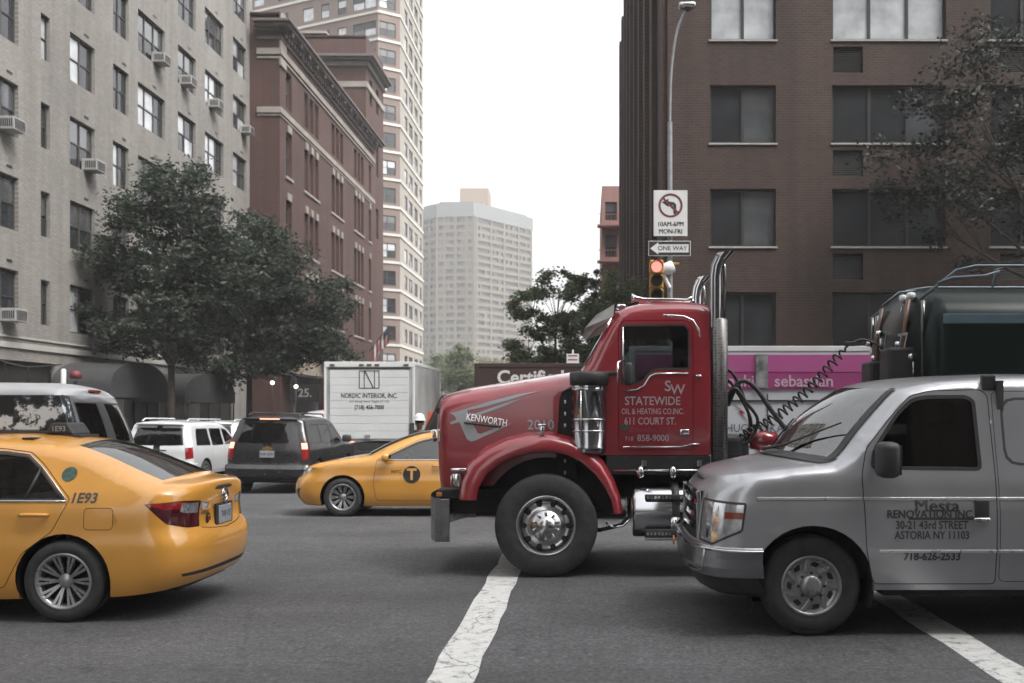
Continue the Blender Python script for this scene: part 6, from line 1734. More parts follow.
# ------------------------------------------------------------------ vehicles
taxi1, _ = make_taxi('yellow taxi seen from its rear corner with a roof advert and number 1E93', (-5.64, 9.0, 0), (0, 0, 0), ad=True)
taxi2, _ = make_taxi('yellow taxi crossing behind the red truck with a round T logo on its door', (-4.24+1.3875, 18.15, gz(18.15)+.0), (TILT, 0, 0), marks='front')
make_van('silver grey work van with Renovation lettering on its door, at the right edge', (1.70, 8.55, 0), (0, 0, 0))
make_truck('dark red tractor truck with chrome stacks and Statewide door lettering', (-.433, 11.45, 0), (0, 0, 0))
make_tank('dark glossy tank trailer with a blue grey stripe behind the red truck', (3.62, 11.45, 0))
make_suv('black_suv', 'black sport utility vehicle seen from behind with lit brake lights and roof rack', (-7.50, 25.75, gz(25.75)), (TILT, 0, R(-90)), 'black_paint', L=5.0, W=.97, H=1.88, style='tall', lit=True)
make_suv('white_suv', 'white sport utility vehicle with red tail lamps left of the black one', (-10.72, 27.1, gz(27.1)), (TILT, 0, R(-90)), 'white_paint', L=4.75, W=.90, H=1.76, style='low', lit=False)
make_suv('white_car', 'white car of which only the roof shows ahead of the white sport utility vehicle', (-11.75, 33.3, gz(33.3)), (TILT, 0, R(-90)), 'white_paint', L=4.7, W=.92, H=1.80, style='low', lit=False)
make_passenger_van('passenger_van', 'grey passenger van with a white roof behind the nearest taxi', (-9.75, 15.25, gz(15.25)), (TILT, 0, 0), 'grey_paint', 'roof_white')
make_passenger_van('white_van', 'white van with a small red roof light left of the white box truck', (-9.1, 37.0, gz(37)), (TILT, 0, R(-90)), 'white_paint', 'white_paint', lit=True)

M['boxwhite'] = pm('white_box_panels', (.66, .67, .67), .5, var=.05, vscale=1.2)
M['boxside'] = pm('grimy_white_panels', (.40, .40, .395), .6, var=.28, vscale=.9)
nt_, nb = make_box_truck('white box truck with Nordic Interior lettering on its roll-up door', (-6.22, 28.45+2.5, gz(31)), (0, 0, R(-90)), 5.0, 2.55, 1.20, 3.45, 'boxside')
# the roll-up rear door faces local +x
b = MB()
for k in range(9): b.bx(2.505, 2.520, -1.12, 1.12, 1.27+.218*k, 1.27+.218*k+.212, .006)
door = b.obj('roll_up_door', 'boxwhite', nt_)
b = MB(); b.bx(2.505, 2.53, -1.16, 1.16, 3.262, 3.29); b.obj('door_header_gap', 'dark', nt_)
rp = lambda u, v: (2.526, u, v)
lettering([('NORDIC INTERIOR, INC.', 0, 2.49, .185, {'bold': .05, 'sx': .79}), ('26-27 Borough Avenue, Maspeth, NY 11378', 0, 2.33, .09, {'bold': .01, 'sx': .70}), ('(718) 456-7000', 0, 2.16, .165, {'bold': .02, 'sx': .82})], 'blackprint', door, rp)
b = MB()
for (a, c, d, e) in ((-.29, 2.72, -.27, 3.19), (.27, 2.72, .29, 3.19), (-.29, 2.70, .29, 2.72), (-.29, 3.19, .29, 3.21), (-.15, 2.72, -.13, 3.19), (.14, 2.72, .16, 3.19)): b.bx(2.523, 2.528, a, d, c, e)
b.prism([(-.13, 3.19), (-.10, 3.19), (.13, 2.72), (.10, 2.72)][::-1], 2.523, 2.528, axis='x')
b.obj('company_logo', 'blackprint', door)
b = MB(); b.sm = True
for y in (-1.05, -.22, 0, .22, 1.05): b.box((2.53, y, 3.37), (.03, .14, .05), .012)
b.obj('marker_lamp', 'lens_darkred', nt_)
b = MB(); b.box((2.535, -.05, 1.32), (.03, .16, .13), .01); b.obj('door_latch', 'steel', nt_)
b = MB(); b.box((2.54, 1.22, 1.50), (.03, .13, .45), .01); b.box((2.54, -1.22, 1.50), (.03, .13, .45), .01); tb_ = b.obj('tail_lamp_panel', 'black', nt_)
b = MB(); b.lathe([(.055, 0), (.04, .012), (.001, .015)], (2.556, 1.22, 1.42), 'x', 16); b.lathe([(.055, 0), (.04, .012), (.001, .015)], (2.556, -1.22, 1.42), 'x', 16); b.obj('brake_light', 'brake_on', tb_)

M['pink'] = pm('magenta_panel', (.34, .055, .19), .45, coat=.3, var=.08, vscale=.8)
M['boxpale'] = pm('pale_grey_white_panels', (.58, .60, .63), .45, coat=.2, var=.05, vscale=1)
et_, eb = make_box_truck('white delivery truck with a magenta sebastian panel behind the red cab', (4.0, 17.75, gz(17.7)), (TILT, 0, 0), 6.6, 2.35, .62, 2.88, 'boxpale')
fy = -1.175
b = MB(); b.bx(-3.2, 3.2, fy-.022, fy-.012, 2.17, 2.745, .004); po_ = b.obj('magenta_panel', 'pink', et_)
b = MB(); b.bx(-3.2, 3.2, fy-.028, fy-.022, 2.46, 2.745, .002); b.obj('panel_upper_band', 'pink2', po_) if M.setdefault('pink2', pm('magenta_panel_light', (.46, .10, .28), .4, coat=.3, var=.06, vscale=.8)) else None
b = MB(); b.bx(-3.2, 3.2, fy-.018, fy-.008, 1.965, 1.995); 
for x in (-1.02, .55, 2.2): b.bx(x-.008, x+.008, fy-.014, fy-.004, .72, 2.1)
b.obj('panel_seams', 'dark', et_)
ep = lambda u, v: (u, fy-.034, v)
lettering([('frankie', -1.48, 2.30, .27, {'bold': .015, 'sx': 1.0}), ('sebastian', -.42, 2.30, .27, {'bold': .015, 'sx': 1.0}), ('&', -1.09, 2.30, .25)], 'panelprint', po_, ep) if M.setdefault('panelprint', pm('pale_pink_print', (.60, .42, .52), .5, var=.03)) else None
b = MB()
b.box((-1.12, fy-.045, 2.47), (.20, .02, .56), .004); mo_ = b.obj('torn_poster', 'poster', et_) if M.setdefault('poster', pm('grey_torn_poster', (.20, .20, .205), .6, var=.85, vscale=5)) else None
lettering([("HUGH O'KANE ELECTRIC", -.72, 1.52, .19, {'bold': .004, 'sx': .92})], 'greyblue', et_, lambda u, v: (u, fy-.012, v)) if M.setdefault('greyblue', pm('grey_blue_print', (.10, .12, .17), .5)) else None
b = MB()
b.lathe([(.155, -.004), (.155, -.012), (.185, -.012), (.185, -.004)], (-1.05, fy-.002, 1.28), 'y', 36)
b.prism([(-1.62, 1.98), (-1.46, 1.82), (-1.50, 1.80), (-1.30, 1.60), (-1.44, 1.76), (-1.40, 1.78)], fy-.012, fy-.006); b.prism([(-1.34, 1.58), (-1.18, 1.42), (-1.20, 1.40), (-1.12, 1.36), (-1.24, 1.40), (-1.22, 1.42)], fy-.012, fy-.006); b.prism([(-.86, 1.29), (-.30, 1.305), (-.30, 1.295), (-.86, 1.265)], fy-.012, fy-.006)
b.prism([(-1.25, 1.27), (-1.6, 1.10), (-1.6, 1.09), (-1.23, 1.24)], fy-.012, fy-.006)
lg = b.obj('round_company_logo', 'redprint', et_)
lettering([('K', -1.05, 1.28, .26, {'bold': .01}), ('electric', .05, 1.28, .17, {'shear': .35})], 'redprint', lg, lambda u, v: (u, fy-.012, v))

M['brownbox'] = pm('dark_brown_box_panels', (.050, .028, .026), .5, var=.15, vscale=1)
ct_, cb_ = make_box_truck('dark brown box truck with white Certified lettering beyond the red bonnet', (.4, 22.4, gz(22.4)), (TILT, 0, 0), 5.6, 2.3, .80, 2.90, 'brownbox', 'brownbox', frame='brownbox')
lettering([('Certified', -1.62, 2.60, .40, {'bold': .025, 'sx': 1.0})], 'signwhite', ct_, lambda u, v: (u, -1.156, v))

# ------------------------------------------------------------------ coiled hose between cab and tank trailer
b = MB(); A, Bq = Vector((1.62, 10.88, 1.42)), Vector((2.82, 10.9, 2.42)); pts = []
dirv = (Bq-A).normalized(); u1 = dirv.cross(Vector((0, 1, 0))).normalized(); u2 = dirv.cross(u1)
N_ = 22*10
for k in range(N_+1):
    f = k/N_; sag = -.13*math.sin(PI*f); r_ = .052*min(1, 12*f, 12*(1-f)); a = 2*PI*k/10
    pts.append(tuple(A+(Bq-A)*f+Vector((0, 0, sag))+u1*r_*math.cos(a)+u2*r_*math.sin(a)))
pts += smooth_path([(2.84, 10.9, 2.44), (3.0, 10.9, 2.50), (3.22, 10.92, 2.40), (3.42, 10.95, 2.15)]); b.tube(pts, .012, 6); b.box((2.86, 10.9, 2.455), (.12, .06, .05), .01); tag(b.obj('coiled_hose', 'black'), 'black coiled air hose stretched between the red cab and the tank trailer', 'hose')
b = MB(); b.tube(smooth_path([(1.50, 10.75, 1.78), (1.62, 10.7, 2.03), (1.78, 10.7, 1.98), (1.98, 10.68, 1.70), (2.25, 10.66, 1.36), (2.5, 10.68, 1.2), (2.9, 10.9, 1.2)]), .026, 10); tag(b.obj('hose', 'black'), 'thick black rubber hose arching down behind the red cab', 'hose')

# ------------------------------------------------------------------ signs, signal and lamp at the far corner
SX, SY = 1.82, 24.9; sz = gz(SY)+.15; s_ = 1000/SY
SZ = lambda y: 1.70-(y-413)/s_
SXp = lambda x: (x-588)/s_
lp = thing('street_lamp', 'tall grey street lamp post at the corner of the brown building', 'street lamp', (SX+.22, SY, sz))
b = MB(); b.lathe([(.16, 0), (.16, .25), (.12, .32), (.11, .5), (.085, .55), (.065, 6.2), (.06, 9.0)], (0, 0, 0), 'z', 16); b.tube(smooth_path([(0, 0, 8.9), (.03, 0, 10.2), (.16, -.05, 11.2), (.38, -.1, 11.75)]), .032, 8); b.obj('pole', 'steel', lp)
b = MB(); b.sm = True; b.box((.42, -.1, 11.86), (.42, .24, .14), .05); hd = b.obj('lamp_head', 'alu', lp)
b = MB(); b.lathe([(.001, -.08), (.09, -.05), (.11, 0)], (.42, -.1, 11.79), 'z', 16); b.obj('lamp_glass', 'winglass', hd)
b = MB(); b.tube([(0, 0, SZ(274)-sz), (-.10, -.1, SZ(274)-sz+.02)], .03, 8); b.lathe([(.05, SZ(300)-sz), (.05, SZ(276)-sz)], (0, -.10, 0), 'z', 12); b.obj('bracket', 'steel', lp)
b = MB(); b.sm = True
b.lathe([(.001, -.34), (.03, -.33), (.06, -.16), (.15, .10), (.15, .28), (.12, .30), (.001, .30)], (0, -.20, 0), 'x', 20); b.lathe([(.05, -.45), (.05, -.05)], (-.02, -.20, 0), 'z', 12)
cam = b.obj('corner_camera', 'signwhite', None, (SX+.02, SY, SZ(272)), (0, R(-25), 0)); tag(cam, 'small white horn-shaped camera on the lamp post bracket above the truck roof', 'camera')
# no left turn sign
def plate(name, w, h, mat, parent, loc):
    b = MB(); b.box((0, 0, 0), (w, .01, h), .004); return b.obj(name, mat, parent, loc)
cx = SXp(670); cz_ = SZ(214.5); w_, h_ = 33.5/s_, 45.5/s_
ns = thing('no_turn_sign', 'white no left turn sign reading 10AM-6PM MON-FRI', 'sign', (cx, SY-.16, cz_))
plate('panel', w_, h_, 'signwhite', ns, (0, 0, 0))
b = MB(); rr = .30; zc = .19
b.lathe([(rr-.055, -.0085), (rr, -.0085)], (0, 0, zc), 'y', 48)
d_ = (math.cos(R(45)), math.sin(R(45))); ww = .028
b.face([(-rr*.72*.98+ww*.7, -.0095, zc+rr*.70+ww*.7), (-rr*.70-ww*.7, -.0095, zc+rr*.70-ww*.7), (rr*.70-ww*.7, -.0095, zc-rr*.70-ww*.7), (rr*.70+ww*.7, -.0095, zc-rr*.70+ww*.7)])
b.obj('prohibition_ring', 'ring', ns) if M.setdefault('ring', pm('dark_red_sign_print', (.16, .03, .035), .5, var=.1)) else None
b = MB(); b.prism([(.14, zc-.21), (.07, zc-.21), (.07, zc+.0), (-.05, zc+.02), (-.05, zc-.04), (-.21, zc+.08), (-.05, zc+.17), (-.05, zc+.10), (.09, zc+.08), (.14, zc+.02)], -.0075, -.0055); b.obj('left_arrow', 'blackprint', ns)
lettering([('10AM-6PM', -.004, -.275, .165, {'sx': .88}), ('10AM-6PM', .004, -.275, .165, {'sx': .88}), ('MON-FRI', -.004, -.455, .165, {'sx': .88}), ('MON-FRI', .004, -.455, .165, {'sx': .88})], 'blackprint', ns, lambda u, v: (u, -.008, v))
cx = SXp(669); cz_ = SZ(249.5); w_, h_ = 42/s_, 15/s_
ow = thing('one_way_sign', 'black one way sign with a white left arrow under the white sign', 'sign', (cx, SY-.16, cz_))
plate('panel', w_, h_, 'signwhite', ow, (0, 0, 0)); b = MB(); b.box((0, -.006, 0), (w_-.03, .004, h_-.03)); b.obj('panel_field', 'blackprint', ow)
b = MB(); k = w_/1.05; b.prism([(-.48*k, 0), (-.28*k, .15), (-.28*k, .10), (.47*k, .10), (.47*k, -.10), (-.28*k, -.10), (-.28*k, -.15)], -.012, -.0085); ar = b.obj('arrow', 'signwhite', ow)
lettering([('ONE WAY', .07, 0, .155, {'bold': .02, 'sx': 1.0})], 'blackprint', ar, lambda u, v: (u, -.0145, v))
# traffic signal
cx = SXp(655.5); zt_ = SZ(262)
tl = thing('traffic_light', 'yellow traffic light showing red above the truck roof', 'traffic light', (cx, SY-.30, zt_-1.05))
b = MB(); 
for k in range(3): b.box((0, 0, .17+.35*k), (.34, .24, .34), .03)
b.box((.32, .1, .98), (.5, .05, .05), .01); b.box((.32, .1, .1), (.5, .05, .05), .01); b.obj('housing', 'signalyellow', tl) if M.setdefault('signalyellow', pm('signal_yellow', (.42, .24, .04), .5, var=.2, vscale=5)) else None
for k, m in ((0, 'blackprint'), (1, 'blackprint'), (2, 'signal_red')):
    b = MB(); b.lathe([(.13, -.125), (.10, -.15), (.001, -.16)], (0, 0, .17+.35*k), 'y', 24)
    if m == 'signal_red' and m not in M: M[m] = pm('lit_red_signal', (1., .20, .16), .3, emit=.75)
    lo = b.obj('lens', m, tl)
    b = MB(); rows = [[(.15*math.cos(a), y, .17+.35*k+.15*math.sin(a)) for a in [PI*(-.15+1.3*j/16) for j in range(17)]] for y in (-.12, -.33)]; b.grid(rows); b.obj('visor', 'black', lo)
# small sign with red lower band past the open tree
pg = thing('parking_sign', 'small white and red parking sign on a thin post beyond the bonnet', 'sign', (-.42, 27.6, gz(27.6)+.15))
b = MB(); b.tube([(0, 0, 0), (0, 0, 3.55)], .03, 8); b.obj('post', 'steel', pg)
b = MB(); b.box((0, -.04, 3.12), (.34, .01, .62), .004); po2 = b.obj('panel', 'signwhite', pg); b = MB(); b.box((0, -.047, 2.70), (.34, .01, .20), .004); b.obj('red_panel', 'lens_red', pg)
b = MB()
for k in range(5): b.bx(-.13, .13, -.049, -.046, 2.92+.11*k, 2.955+.11*k)
b.obj('printed_lines', 'redprint_light', po2)
# white post, red lantern and rope on the left pavement
b = MB(); b.lathe([(.07, 0), (.07, 2.9), (.05, 2.95), (.001, 2.95)], (0, 0, .12), 'z', 12); tag(b.obj('white_post', 'signwhite', None, (-14.95, 28.5, gz(28.5)+.15)), 'thin white post standing behind the grey passenger van roof', 'post')
rl = thing('fire_alarm_lantern', 'red drum-shaped fire alarm lantern beside the white post', 'lantern', (-14.5, 28.3, gz(28.3)+.15))
b = MB(); b.lathe([(.06, 0), (.05, 2.7)], (0, 0, 0), 'z', 10); b.obj('post', 'shopdark', rl)
b = MB(); b.sm = True; b.lathe([(.12, 2.2), (.20, 2.25), (.21, 2.42), (.17, 2.58), (.08, 2.62), (.001, 2.62)], (0, 0, .56), 'z', 16); b.bm.verts.ensure_lookup_table()
for v in b.bm.verts: v.co.x *= .75; v.co.y *= .75; v.co.z = 2.80+(v.co.z-2.80)*.55
b.obj('drum', 'flatred', rl) if M.setdefault('flatred', pm('dull_red_enamel', (.15, .022, .028), .6, var=.2)) else None
b = MB(); b.tube(smooth_path([(-17.2, 28.6, 3.45), (-16.6, 28.5, 3.15), (-15.9, 28.5, 3.02), (-15.0, 28.5, 3.08)]), .022, 6); tag(b.obj('rope', 'black'), 'dark rope sagging from the wall to the white post', 'rope')
# flag on the hall, canopy, entrance lamps
fg = thing('flag', 'drooping red and white striped flag on the red brick hall', 'flag', (-16.4, 75.0, 6.3))
b = MB(); b.tube([(0, 0, 0), (1.6, -.6, 1.9)], .035, 8); b.obj('flag_pole', 'shopdark', fg)
b = MB()
for k in range(9):
    b.mi = k % 2; x0, x1 = .25+.15*k, .25+.15*(k+1)
    rows = []
    for j in range(9):
        z = -1.15*j/8; rows.append([(xx, -.375*xx+.09*math.sin(9*xx+j*.5), 1.19*xx*.98+z*(1.0+.1*math.sin(5*xx))) for xx in (x0, x1)])
    b.grid(rows)
cl_ = b.obj('cloth', ['flagred', 'signwhite'], fg) if M.setdefault('flagred', pm('flag_red', (.35, .04, .045), .8)) else None
b = MB(); b.grid([[(xx, -.375*xx+.09*math.sin(9*xx)-.012, 1.19*xx*.98-.0-z) for xx in (1.0, 1.2, 1.4, 1.6)] for z in (0, .2, .45)]); b.obj('blue_field', 'flagblue', cl_) if M.setdefault('flagblue', pm('flag_blue', (.03, .045, .11), .8)) else None
M['stained'] = pm('stained_beige_panel', (.36, .30, .23), .7, var=.5, vscale=.9)
cp = thing('entrance_canopy', 'stained beige box canopy left of the white box truck', 'canopy', (-16.4, 53.5, 0))
b = MB(); b.bx(.03, 1.15, 0, 7.5, 3.85, 5.05, .03); b.obj('box', 'stained', cp); b = MB(); b.bx(.03, 1.2, -.03, 7.53, 5.05, 5.13, .01); b.bx(.03, 1.2, -.03, 7.53, 3.77, 3.85, .01); b.obj('edge_trim', 'band', cp)
for i, (x, y, z, lb) in enumerate(((-15.15, 48.0, 3.15, 'small lit bulb lamp in the dark entrance, left of the pair'), (-14.6, 50.0, 3.02, 'small lit bulb lamp beside the canopy sign, right of the pair'))):
    l_ = thing('bulb_lamp', lb, 'lamp', (x, y, z)); b = MB(); b.lathe([(.001, -.09), (.07, -.06), (.09, 0), (.07, .06), (.001, .09)], (0, 0, 0), 'z', 14); b.obj('bulb', 'lamp_on', l_) if M.setdefault('lamp_on', pm('lit_bulb', (1., .85, .6), .3, emit=4)) else None
    b = MB(); b.tube([(0, 0, .08), (0, 0, .5)], .015, 6); b.tube([(0, 0, .5), (0, 0, .5)], .01, 6) if 0 else None; b.lathe([(.001, .52), (.05, .5), (.05, .48)], (0, 0, 0), 'z', 10); b.tube([(0, 0, .5), (-(16.4+x) if False else -.0, 0, -z-.3)], .02, 6); b.obj('stem', 'shopdark', l_)
hs_ = thing('hanging_sign', 'dark sign board with pale number 25 under the canopy', 'sign', (-15.05, 53.2, 2.3)); b = MB(); b.box((0, 0, .45), (1.6, .06, .9), .01); b.obj('board', 'blackprint', hs_)
b = MB(); 
for x in (-.6, .6): b.tube([(x, .1, .85), (x, .1, 1.5)], .02, 6); b.tube([(x, .1, -2.9), (x, .1, .2)], .04, 6)
b.obj('hangers', 'shopdark', hs_)
lettering([('25.', 0, .45, .62, {'bold': .02})], 'grey_print', hs_, lambda u, v: (u, -.034, v))
# orange roadwork sign and worker in the street beside the white box truck
wk = thing('roadwork_sign', 'orange roadwork sign standing in the street behind the taxi roof', 'sign', (-3.62, 24.6, gz(24.6)))
b = MB(); b.prism([(-.02, 1.02), (.46, 1.34), (.30, 1.98), (-.30, 1.94), (-.42, 1.36)], -.012, .012, bev=.004); b.obj('panel', 'orange', wk) if M.setdefault('orange', pm('orange_sign', (.62, .13, .05), .55, var=.1)) else None
b = MB(); b.prism([(.10, 1.45), (.26, 1.38), (.34, 1.62), (.22, 1.74), (.12, 1.66)], -.018, -.013); b.obj('black_symbol', 'blackprint', wk)
b = MB()
for x in (-.35, .35): b.tube([(x, -.3, 0), (0, 0, 1.2)], .018, 6); b.tube([(x, .3, 0), (0, .02, 1.2)], .018, 6)
b.obj('stand', 'steel', wk)
# ------------------------------------------------------------------ road worker, one skinned body
def worker(label, loc, rotz):
    t = thing('person', label, 'person', loc, (0, 0, rotz))
    J = {'pel': (0, 0, .95, .15), 'wai': (0, -.01, 1.08, .135), 'che': (0, -.02, 1.28, .155), 'nb': (0, -.02, 1.44, .085), 'nk': (0, -.03, 1.50, .058), 'hd0': (0, -.05, 1.56, .075), 'hd1': (0, -.055, 1.64, .098), 'hd2': (0, -.05, 1.72, .085),
         'lh': (.10, 0, .90, .10), 'lk': (.12, -.03, .50, .068), 'la': (.13, .02, .09, .045), 'lt': (.14, -.16, .04, .04), 'rh': (-.10, 0, .90, .10), 'rk': (-.12, -.05, .50, .068), 'ra': (-.13, .0, .09, .045), 'rt': (-.14, -.18, .04, .04),
         'ls': (.20, -.01, 1.40, .065), 'le': (.28, .0, 1.13, .047), 'lw': (.30, -.14, .92, .034), 'lhd': (.30, -.20, .86, .038), 'rs': (-.20, -.01, 1.40, .065), 're': (-.29, -.02, 1.14, .047), 'rw': (-.22, -.22, 1.05, .034), 'rhd': (-.17, -.28, 1.05, .038)}
    E = [('pel', 'wai'), ('wai', 'che'), ('che', 'nb'), ('nb', 'nk'), ('nk', 'hd0'), ('hd0', 'hd1'), ('hd1', 'hd2'), ('pel', 'lh'), ('lh', 'lk'), ('lk', 'la'), ('la', 'lt'), ('pel', 'rh'), ('rh', 'rk'), ('rk', 'ra'), ('ra', 'rt'), ('nb', 'ls'), ('ls', 'le'), ('le', 'lw'), ('lw', 'lhd'), ('nb', 'rs'), ('rs', 're'), ('re', 'rw'), ('rw', 'rhd')]
    # fingers and thumb: short chains rooted in the palm
    for h, w, sx in (('lhd', 'lw', 1), ('rhd', 'rw', -1)):
        p = Vector(J[h][:3]); d = (p-Vector(J[w][:3])).normalized(); sd = d.cross(Vector((sx, 0, .3))).normalized(); dn = d.cross(sd).normalized()
        for i, (o, l) in enumerate(((-.027, .062), (-.009, .074), (.009, .070), (.027, .055))):
            a = p+d*.035+sd*o; m = a+d*l*.5; e = m+d*l*.35+dn*l*.35
            for n_, q, r_ in ((f'{h}f{i}a', a, .0095), (f'{h}f{i}b', m, .009), (f'{h}f{i}c', e, .0075)): J[n_] = (*q, r_)
            E += [(h, f'{h}f{i}a'), (f'{h}f{i}a', f'{h}f{i}b'), (f'{h}f{i}b', f'{h}f{i}c')]
        a = p-sd*.035; e = a-sd*.02+d*.045
        J[h+'t0'] = (*a, .011); J[h+'t1'] = (*e, .009); E += [(h, h+'t0'), (h+'t0', h+'t1')]
    names = list(J); me = bpy.data.meshes.new('body'); me.from_pydata([J[n_][:3] for n_ in names], [(names.index(a), names.index(b_)) for a, b_ in E], [])
    o = link('body', me, None); md = o.modifiers.new('s', 'SKIN')
    for i, n_ in enumerate(names): me.skin_vertices[0].data[i].radius = (J[n_][3], J[n_][3]*(.78 if n_ in ('che', 'wai', 'pel') else 1))
    me.skin_vertices[0].data[names.index('pel')].use_root = True
    md.use_smooth_shade = True
    sb = o.modifiers.new('d', 'SUBSURF'); sb.levels = 1; sb.render_levels = 1
    bpy.context.view_layer.update(); dg = bpy.context.evaluated_depsgraph_get()
    m2 = bpy.data.meshes.new_from_object(o.evaluated_get(dg)); bpy.data.objects.remove(o)
    m2.name = 'body'
    for mm in ('skin', 'darkcloth', 'bootcloth'): m2.materials.append(M[mm])
    for p in m2.polygons:
        c = p.center; p.use_smooth = True
        p.material_index = 0 if (c.z > 1.475 or (abs(c.x) > .15 and c.z < 1.08 and c.z > .7 and c.y < -.1 and (c-Vector((.3, -.2, .86))).length < .17) or (c-Vector((-.17, -.28, 1.05))).length < .10) else (2 if c.z < .12 else 1)
    link('body', m2, t)
    f = MB(); f.sm = True
    f.lathe([(.001, -.02), (.012, -.012), (.014, 0)], (0, -.158, 1.635), 'y', 10)
    f.box((0, -.158, 1.63), (.026, .035, .045), .01); f.box((0, -.150, 1.585), (.05, .01, .012), .004)
    for sx in (-1, 1): f.box((sx*.097, -.05, 1.635), (.02, .035, .06), .008)
    f.obj('face', 'skin', t)
    f = MB(); f.sm = True
    for sx in (-1, 1): f.box((sx*.034, -.149, 1.662), (.026, .008, .012), .004)
    f.obj('eyes', 'blackprint', t)
    h = MB(); h.lathe([(.105, 1.655), (.112, 1.66), (.108, 1.72), (.09, 1.775), (.05, 1.80), (.001, 1.805)], (0, -.05, 0), 'z', 24); h.obj('hair', 'blackprint', t)
    h = MB(); h.lathe([(.165, 1.715), (.168, 1.72), (.132, 1.735), (.130, 1.78), (.110, 1.84), (.06, 1.88), (.001, 1.89)], (0, -.055, 0), 'z', 28); h.obj('hard_hat', 'signwhite', t)
    return t
M['skin'] = pm('skin', (.20, .12, .085), .6, var=.1); M['darkcloth'] = pm('dark_work_clothes', (.028, .031, .035), .9, var=.25, vscale=6); M['bootcloth'] = pm('dark_boots', (.02, .018, .016), .7)
worker('road worker in dark clothes and a white hard hat beside the white box truck', (-4.05, 24.0, gz(24.0)), R(15))

# ------------------------------------------------------------------ air, sky, sun, camera
HAZE = .00075
if HAZE:
    hz = MB(); hz.bx(-520, 520, -120, 560, -4, 112); hm, nt, N, L, P = newmat('haze'); N.remove(P)
    pv = N.new('ShaderNodeVolumePrincipled'); pv.inputs['Color'].default_value = (.93, .93, .94, 1); pv.inputs['Density'].default_value = HAZE; pv.inputs['Anisotropy'].default_value = .2
    L.new(pv.outputs[0], N['Material Output'].inputs['Volume'])
    tag(hz.obj('haze', hm), kind='stuff')
W = bpy.data.worlds.new('World'); S.world = W; W.use_nodes = True
N, L = W.node_tree.nodes, W.node_tree.links
EL, AZ = R(55), R(125)      # AZ: compass direction the sun stands in, clockwise from +y
sk = N.new('ShaderNodeTexSky'); sk.sky_type = 'NISHITA'; sk.sun_disc = False; sk.sun_elevation = EL; sk.sun_rotation = AZ
sk.air_density = 1.2; sk.dust_density = 6; sk.ozone_density = .6
hs_n = N.new('ShaderNodeHueSaturation'); hs_n.inputs['Saturation'].default_value = .10      # overcast: the cloud deck takes the blue out
L.new(sk.outputs[0], hs_n.inputs['Color'])
L.new(hs_n.outputs[0], N['Background'].inputs['Color']); N['Background'].inputs['Strength'].default_value = .15
sun = bpy.data.lights.new('sun', 'SUN'); sun.energy = .9; sun.angle = R(25); sun.color = (1, .97, .93)
so = bpy.data.objects.new('sun', sun); COL.objects.link(so)
d = Vector((math.sin(AZ)*math.cos(EL), math.cos(AZ)*math.cos(EL), math.sin(EL)))
so.rotation_euler = d.to_track_quat('Z', 'Y').to_euler(); so.location = d*50
cam = bpy.data.cameras.new('camera'); co = bpy.data.objects.new('camera', cam); COL.objects.link(co)
co.location = (0, 0, 1.70); co.rotation_euler = (R(90), 0, 0)
cam.sensor_width = 36; cam.lens = 36*1000/1024; cam.shift_x = -76/1024; cam.shift_y = 71.5/1024
cam.dof.use_dof = True; cam.dof.focus_distance = 10.4; cam.dof.aperture_fstop = 2.4
cam.clip_end = 3000; cam.clip_start = .1
S.camera = co
S.render.engine = 'CYCLES'
S.view_settings.view_transform = 'Standard'; S.view_settings.look = 'None'; S.view_settings.gamma = 1; S.view_settings.exposure = 1.55
S.cycles.volume_bounces = 1

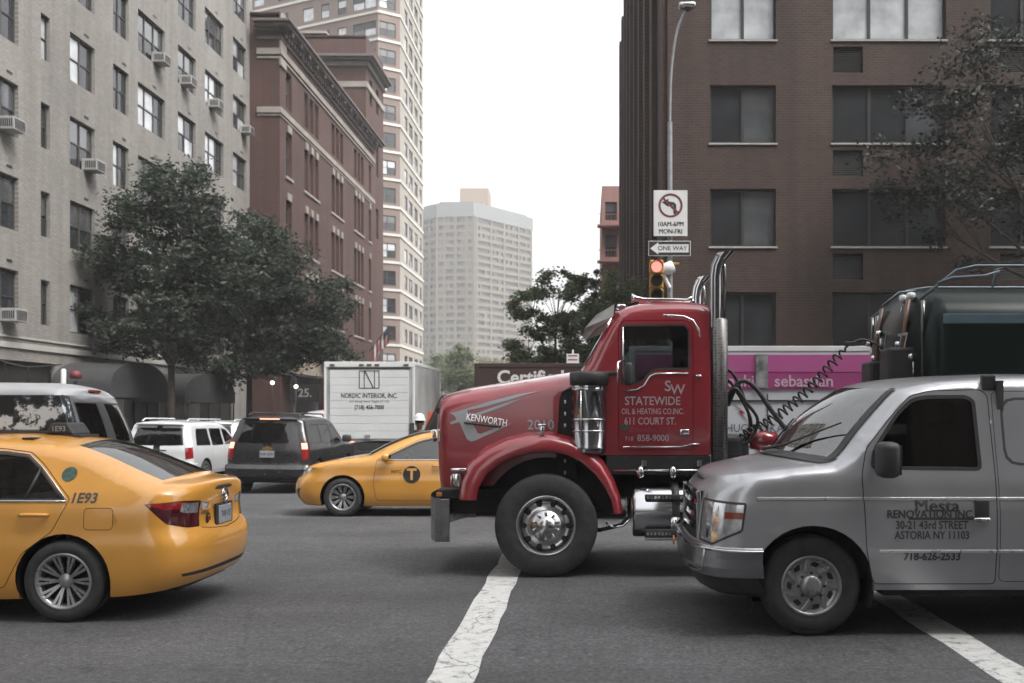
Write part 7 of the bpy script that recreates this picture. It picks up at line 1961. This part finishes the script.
# ------------------------------------------------------------------ separate pieces become parts of their own
SPLIT = {'door': 'door', 'side_window': 'side_window', 'wheel_house': 'wheel_house', 'seats': 'seat', 'wipers': 'wiper', 'cab_window': 'cab_window', 'marker_lamp': 'marker_lamp', 'tail_lamp_panel': 'tail_lamp_panel',
  'brake_light': 'brake_light', 'entrance_panel': 'entrance_panel', 'stone_band': 'stone_band', 'stone_bands': 'stone_band', 'vent_slots': 'vent_slot', 'floor_bands': 'floor_band', 'brick_piers': 'brick_pier', 'post': 'post', 'front_lamp': 'front_lamp',
  'side_lamp': 'side_lamp', 'tank_band': 'tank_band', 'side_stripe': 'side_stripe', 'reflection_tube': 'reflection_tube', 'roof_marker_lamps': 'roof_marker_lamp', 'bumper_bolts': 'bumper_bolt', 'hangers': 'hanger', 'window_divider': 'window_divider',
  'bonnet_catch': 'bonnet_catch', 'round_seal': 'round_seal', 'body_moulding': 'body_moulding', 'roof_rack_clamps': 'roof_rack_clamp', 'panel_seams': 'panel_seam', 'battery_box': 'battery_box', 'tank_strap': 'tank_strap', 'window_pillars': 'window_pillar',
  'roof_horns': 'roof_horn', 'hinge_studs': 'hinge_stud', 'eyes': 'eye', 'drip_rail': 'drip_rail', 'pressed_panel_edge': 'pressed_panel_edge', 'window_trim': 'window_trim', 'clamp_band': 'clamp_band', 'bumper_crease': 'bumper_crease', 'air_hoses': 'air_hose', 'chrome_trim': 'chrome_trim',
  'windshield_seal': 'windshield_seal', 'cornice': 'cornice', 'balcony_rows': 'balcony_row', 'grille': 'grille', 'bonnet_decal': 'bonnet_decal', 'fog_light_recess': 'fog_light_recess', 'rear_emblem': 'rear_emblem', 'door_trim_line': 'door_trim_line', 'cab_interior': 'cab_fitting', 'dashboard': 'dashboard', 'corner_posts': 'corner_post', 'chassis': 'chassis', 'fire_escape': 'fire_escape', 'fuel_door': 'fuel_door', 'handle': 'handle', 'headlight_trim': 'headlight_trim', 'highlight_fittings': 'highlight_fitting', 'valve_box': 'valve_box', 'hatch': 'hatch', 'tank_number': 'tank_number', 'roof_rack': 'roof_rail', 'hand_rail': 'hand_rail', 'step_rail': 'step_rail'}
NOSPLIT_BIG = 100
def split_object(o, name):
    me = o.data; n = len(me.vertices); p = list(range(n))
    def f(a):
        while p[a] != a: p[a] = p[p[a]]; a = p[a]
        return a
    for e in me.edges:
        a, b = f(e.vertices[0]), f(e.vertices[1]); p[a] = b
    isl = {}
    for i in range(n): isl.setdefault(f(i), []).append(i)
    if len(isl) < 2: o.name = name; return
    co = [v.co for v in me.vertices]; B = []
    for vs in isl.values():
        B.append([[min(co[i][k] for i in vs)-.012 for k in range(3)], [max(co[i][k] for i in vs)+.012 for k in range(3)], vs])
    q = list(range(len(B)))
    def g(a):
        while q[a] != a: a = q[a]
        return a
    for i in range(len(B)):
        for j in range(i):
            if all(B[i][0][k] <= B[j][1][k] and B[j][0][k] <= B[i][1][k] for k in range(3)): q[g(i)] = g(j)
    cl = {}
    for i in range(len(B)): cl.setdefault(g(i), []).extend(B[i][2])
    if len(cl) < 2 or len(cl) > NOSPLIT_BIG: o.name = name; return
    pf = {}
    vid = {}
    for c, vs in cl.items():
        for i in vs: vid[i] = c
    for pl in me.polygons: pf.setdefault(vid[pl.vertices[0]], []).append(pl)
    for c, vs in cl.items():
        if c not in pf: continue
        vs = sorted(vs); m = {v: k for k, v in enumerate(vs)}
        nm = bpy.data.meshes.new(name); nm.from_pydata([tuple(co[v]) for v in vs], [], [[m[v] for v in pl.vertices] for pl in pf[c]])
        for mt in me.materials: nm.materials.append(mt)
        for a, pl in zip(nm.polygons, pf[c]): a.use_smooth = pl.use_smooth; a.material_index = pl.material_index
        x = link(name, nm, o.parent); x.matrix_basis = o.matrix_basis.copy()
    bpy.data.objects.remove(o)
for o in list(COL.objects):
    if o.type == 'MESH' and o.parent and not o.children:
        base = o.name.split('.')[0]
        if base in SPLIT: split_object(o, SPLIT[base])
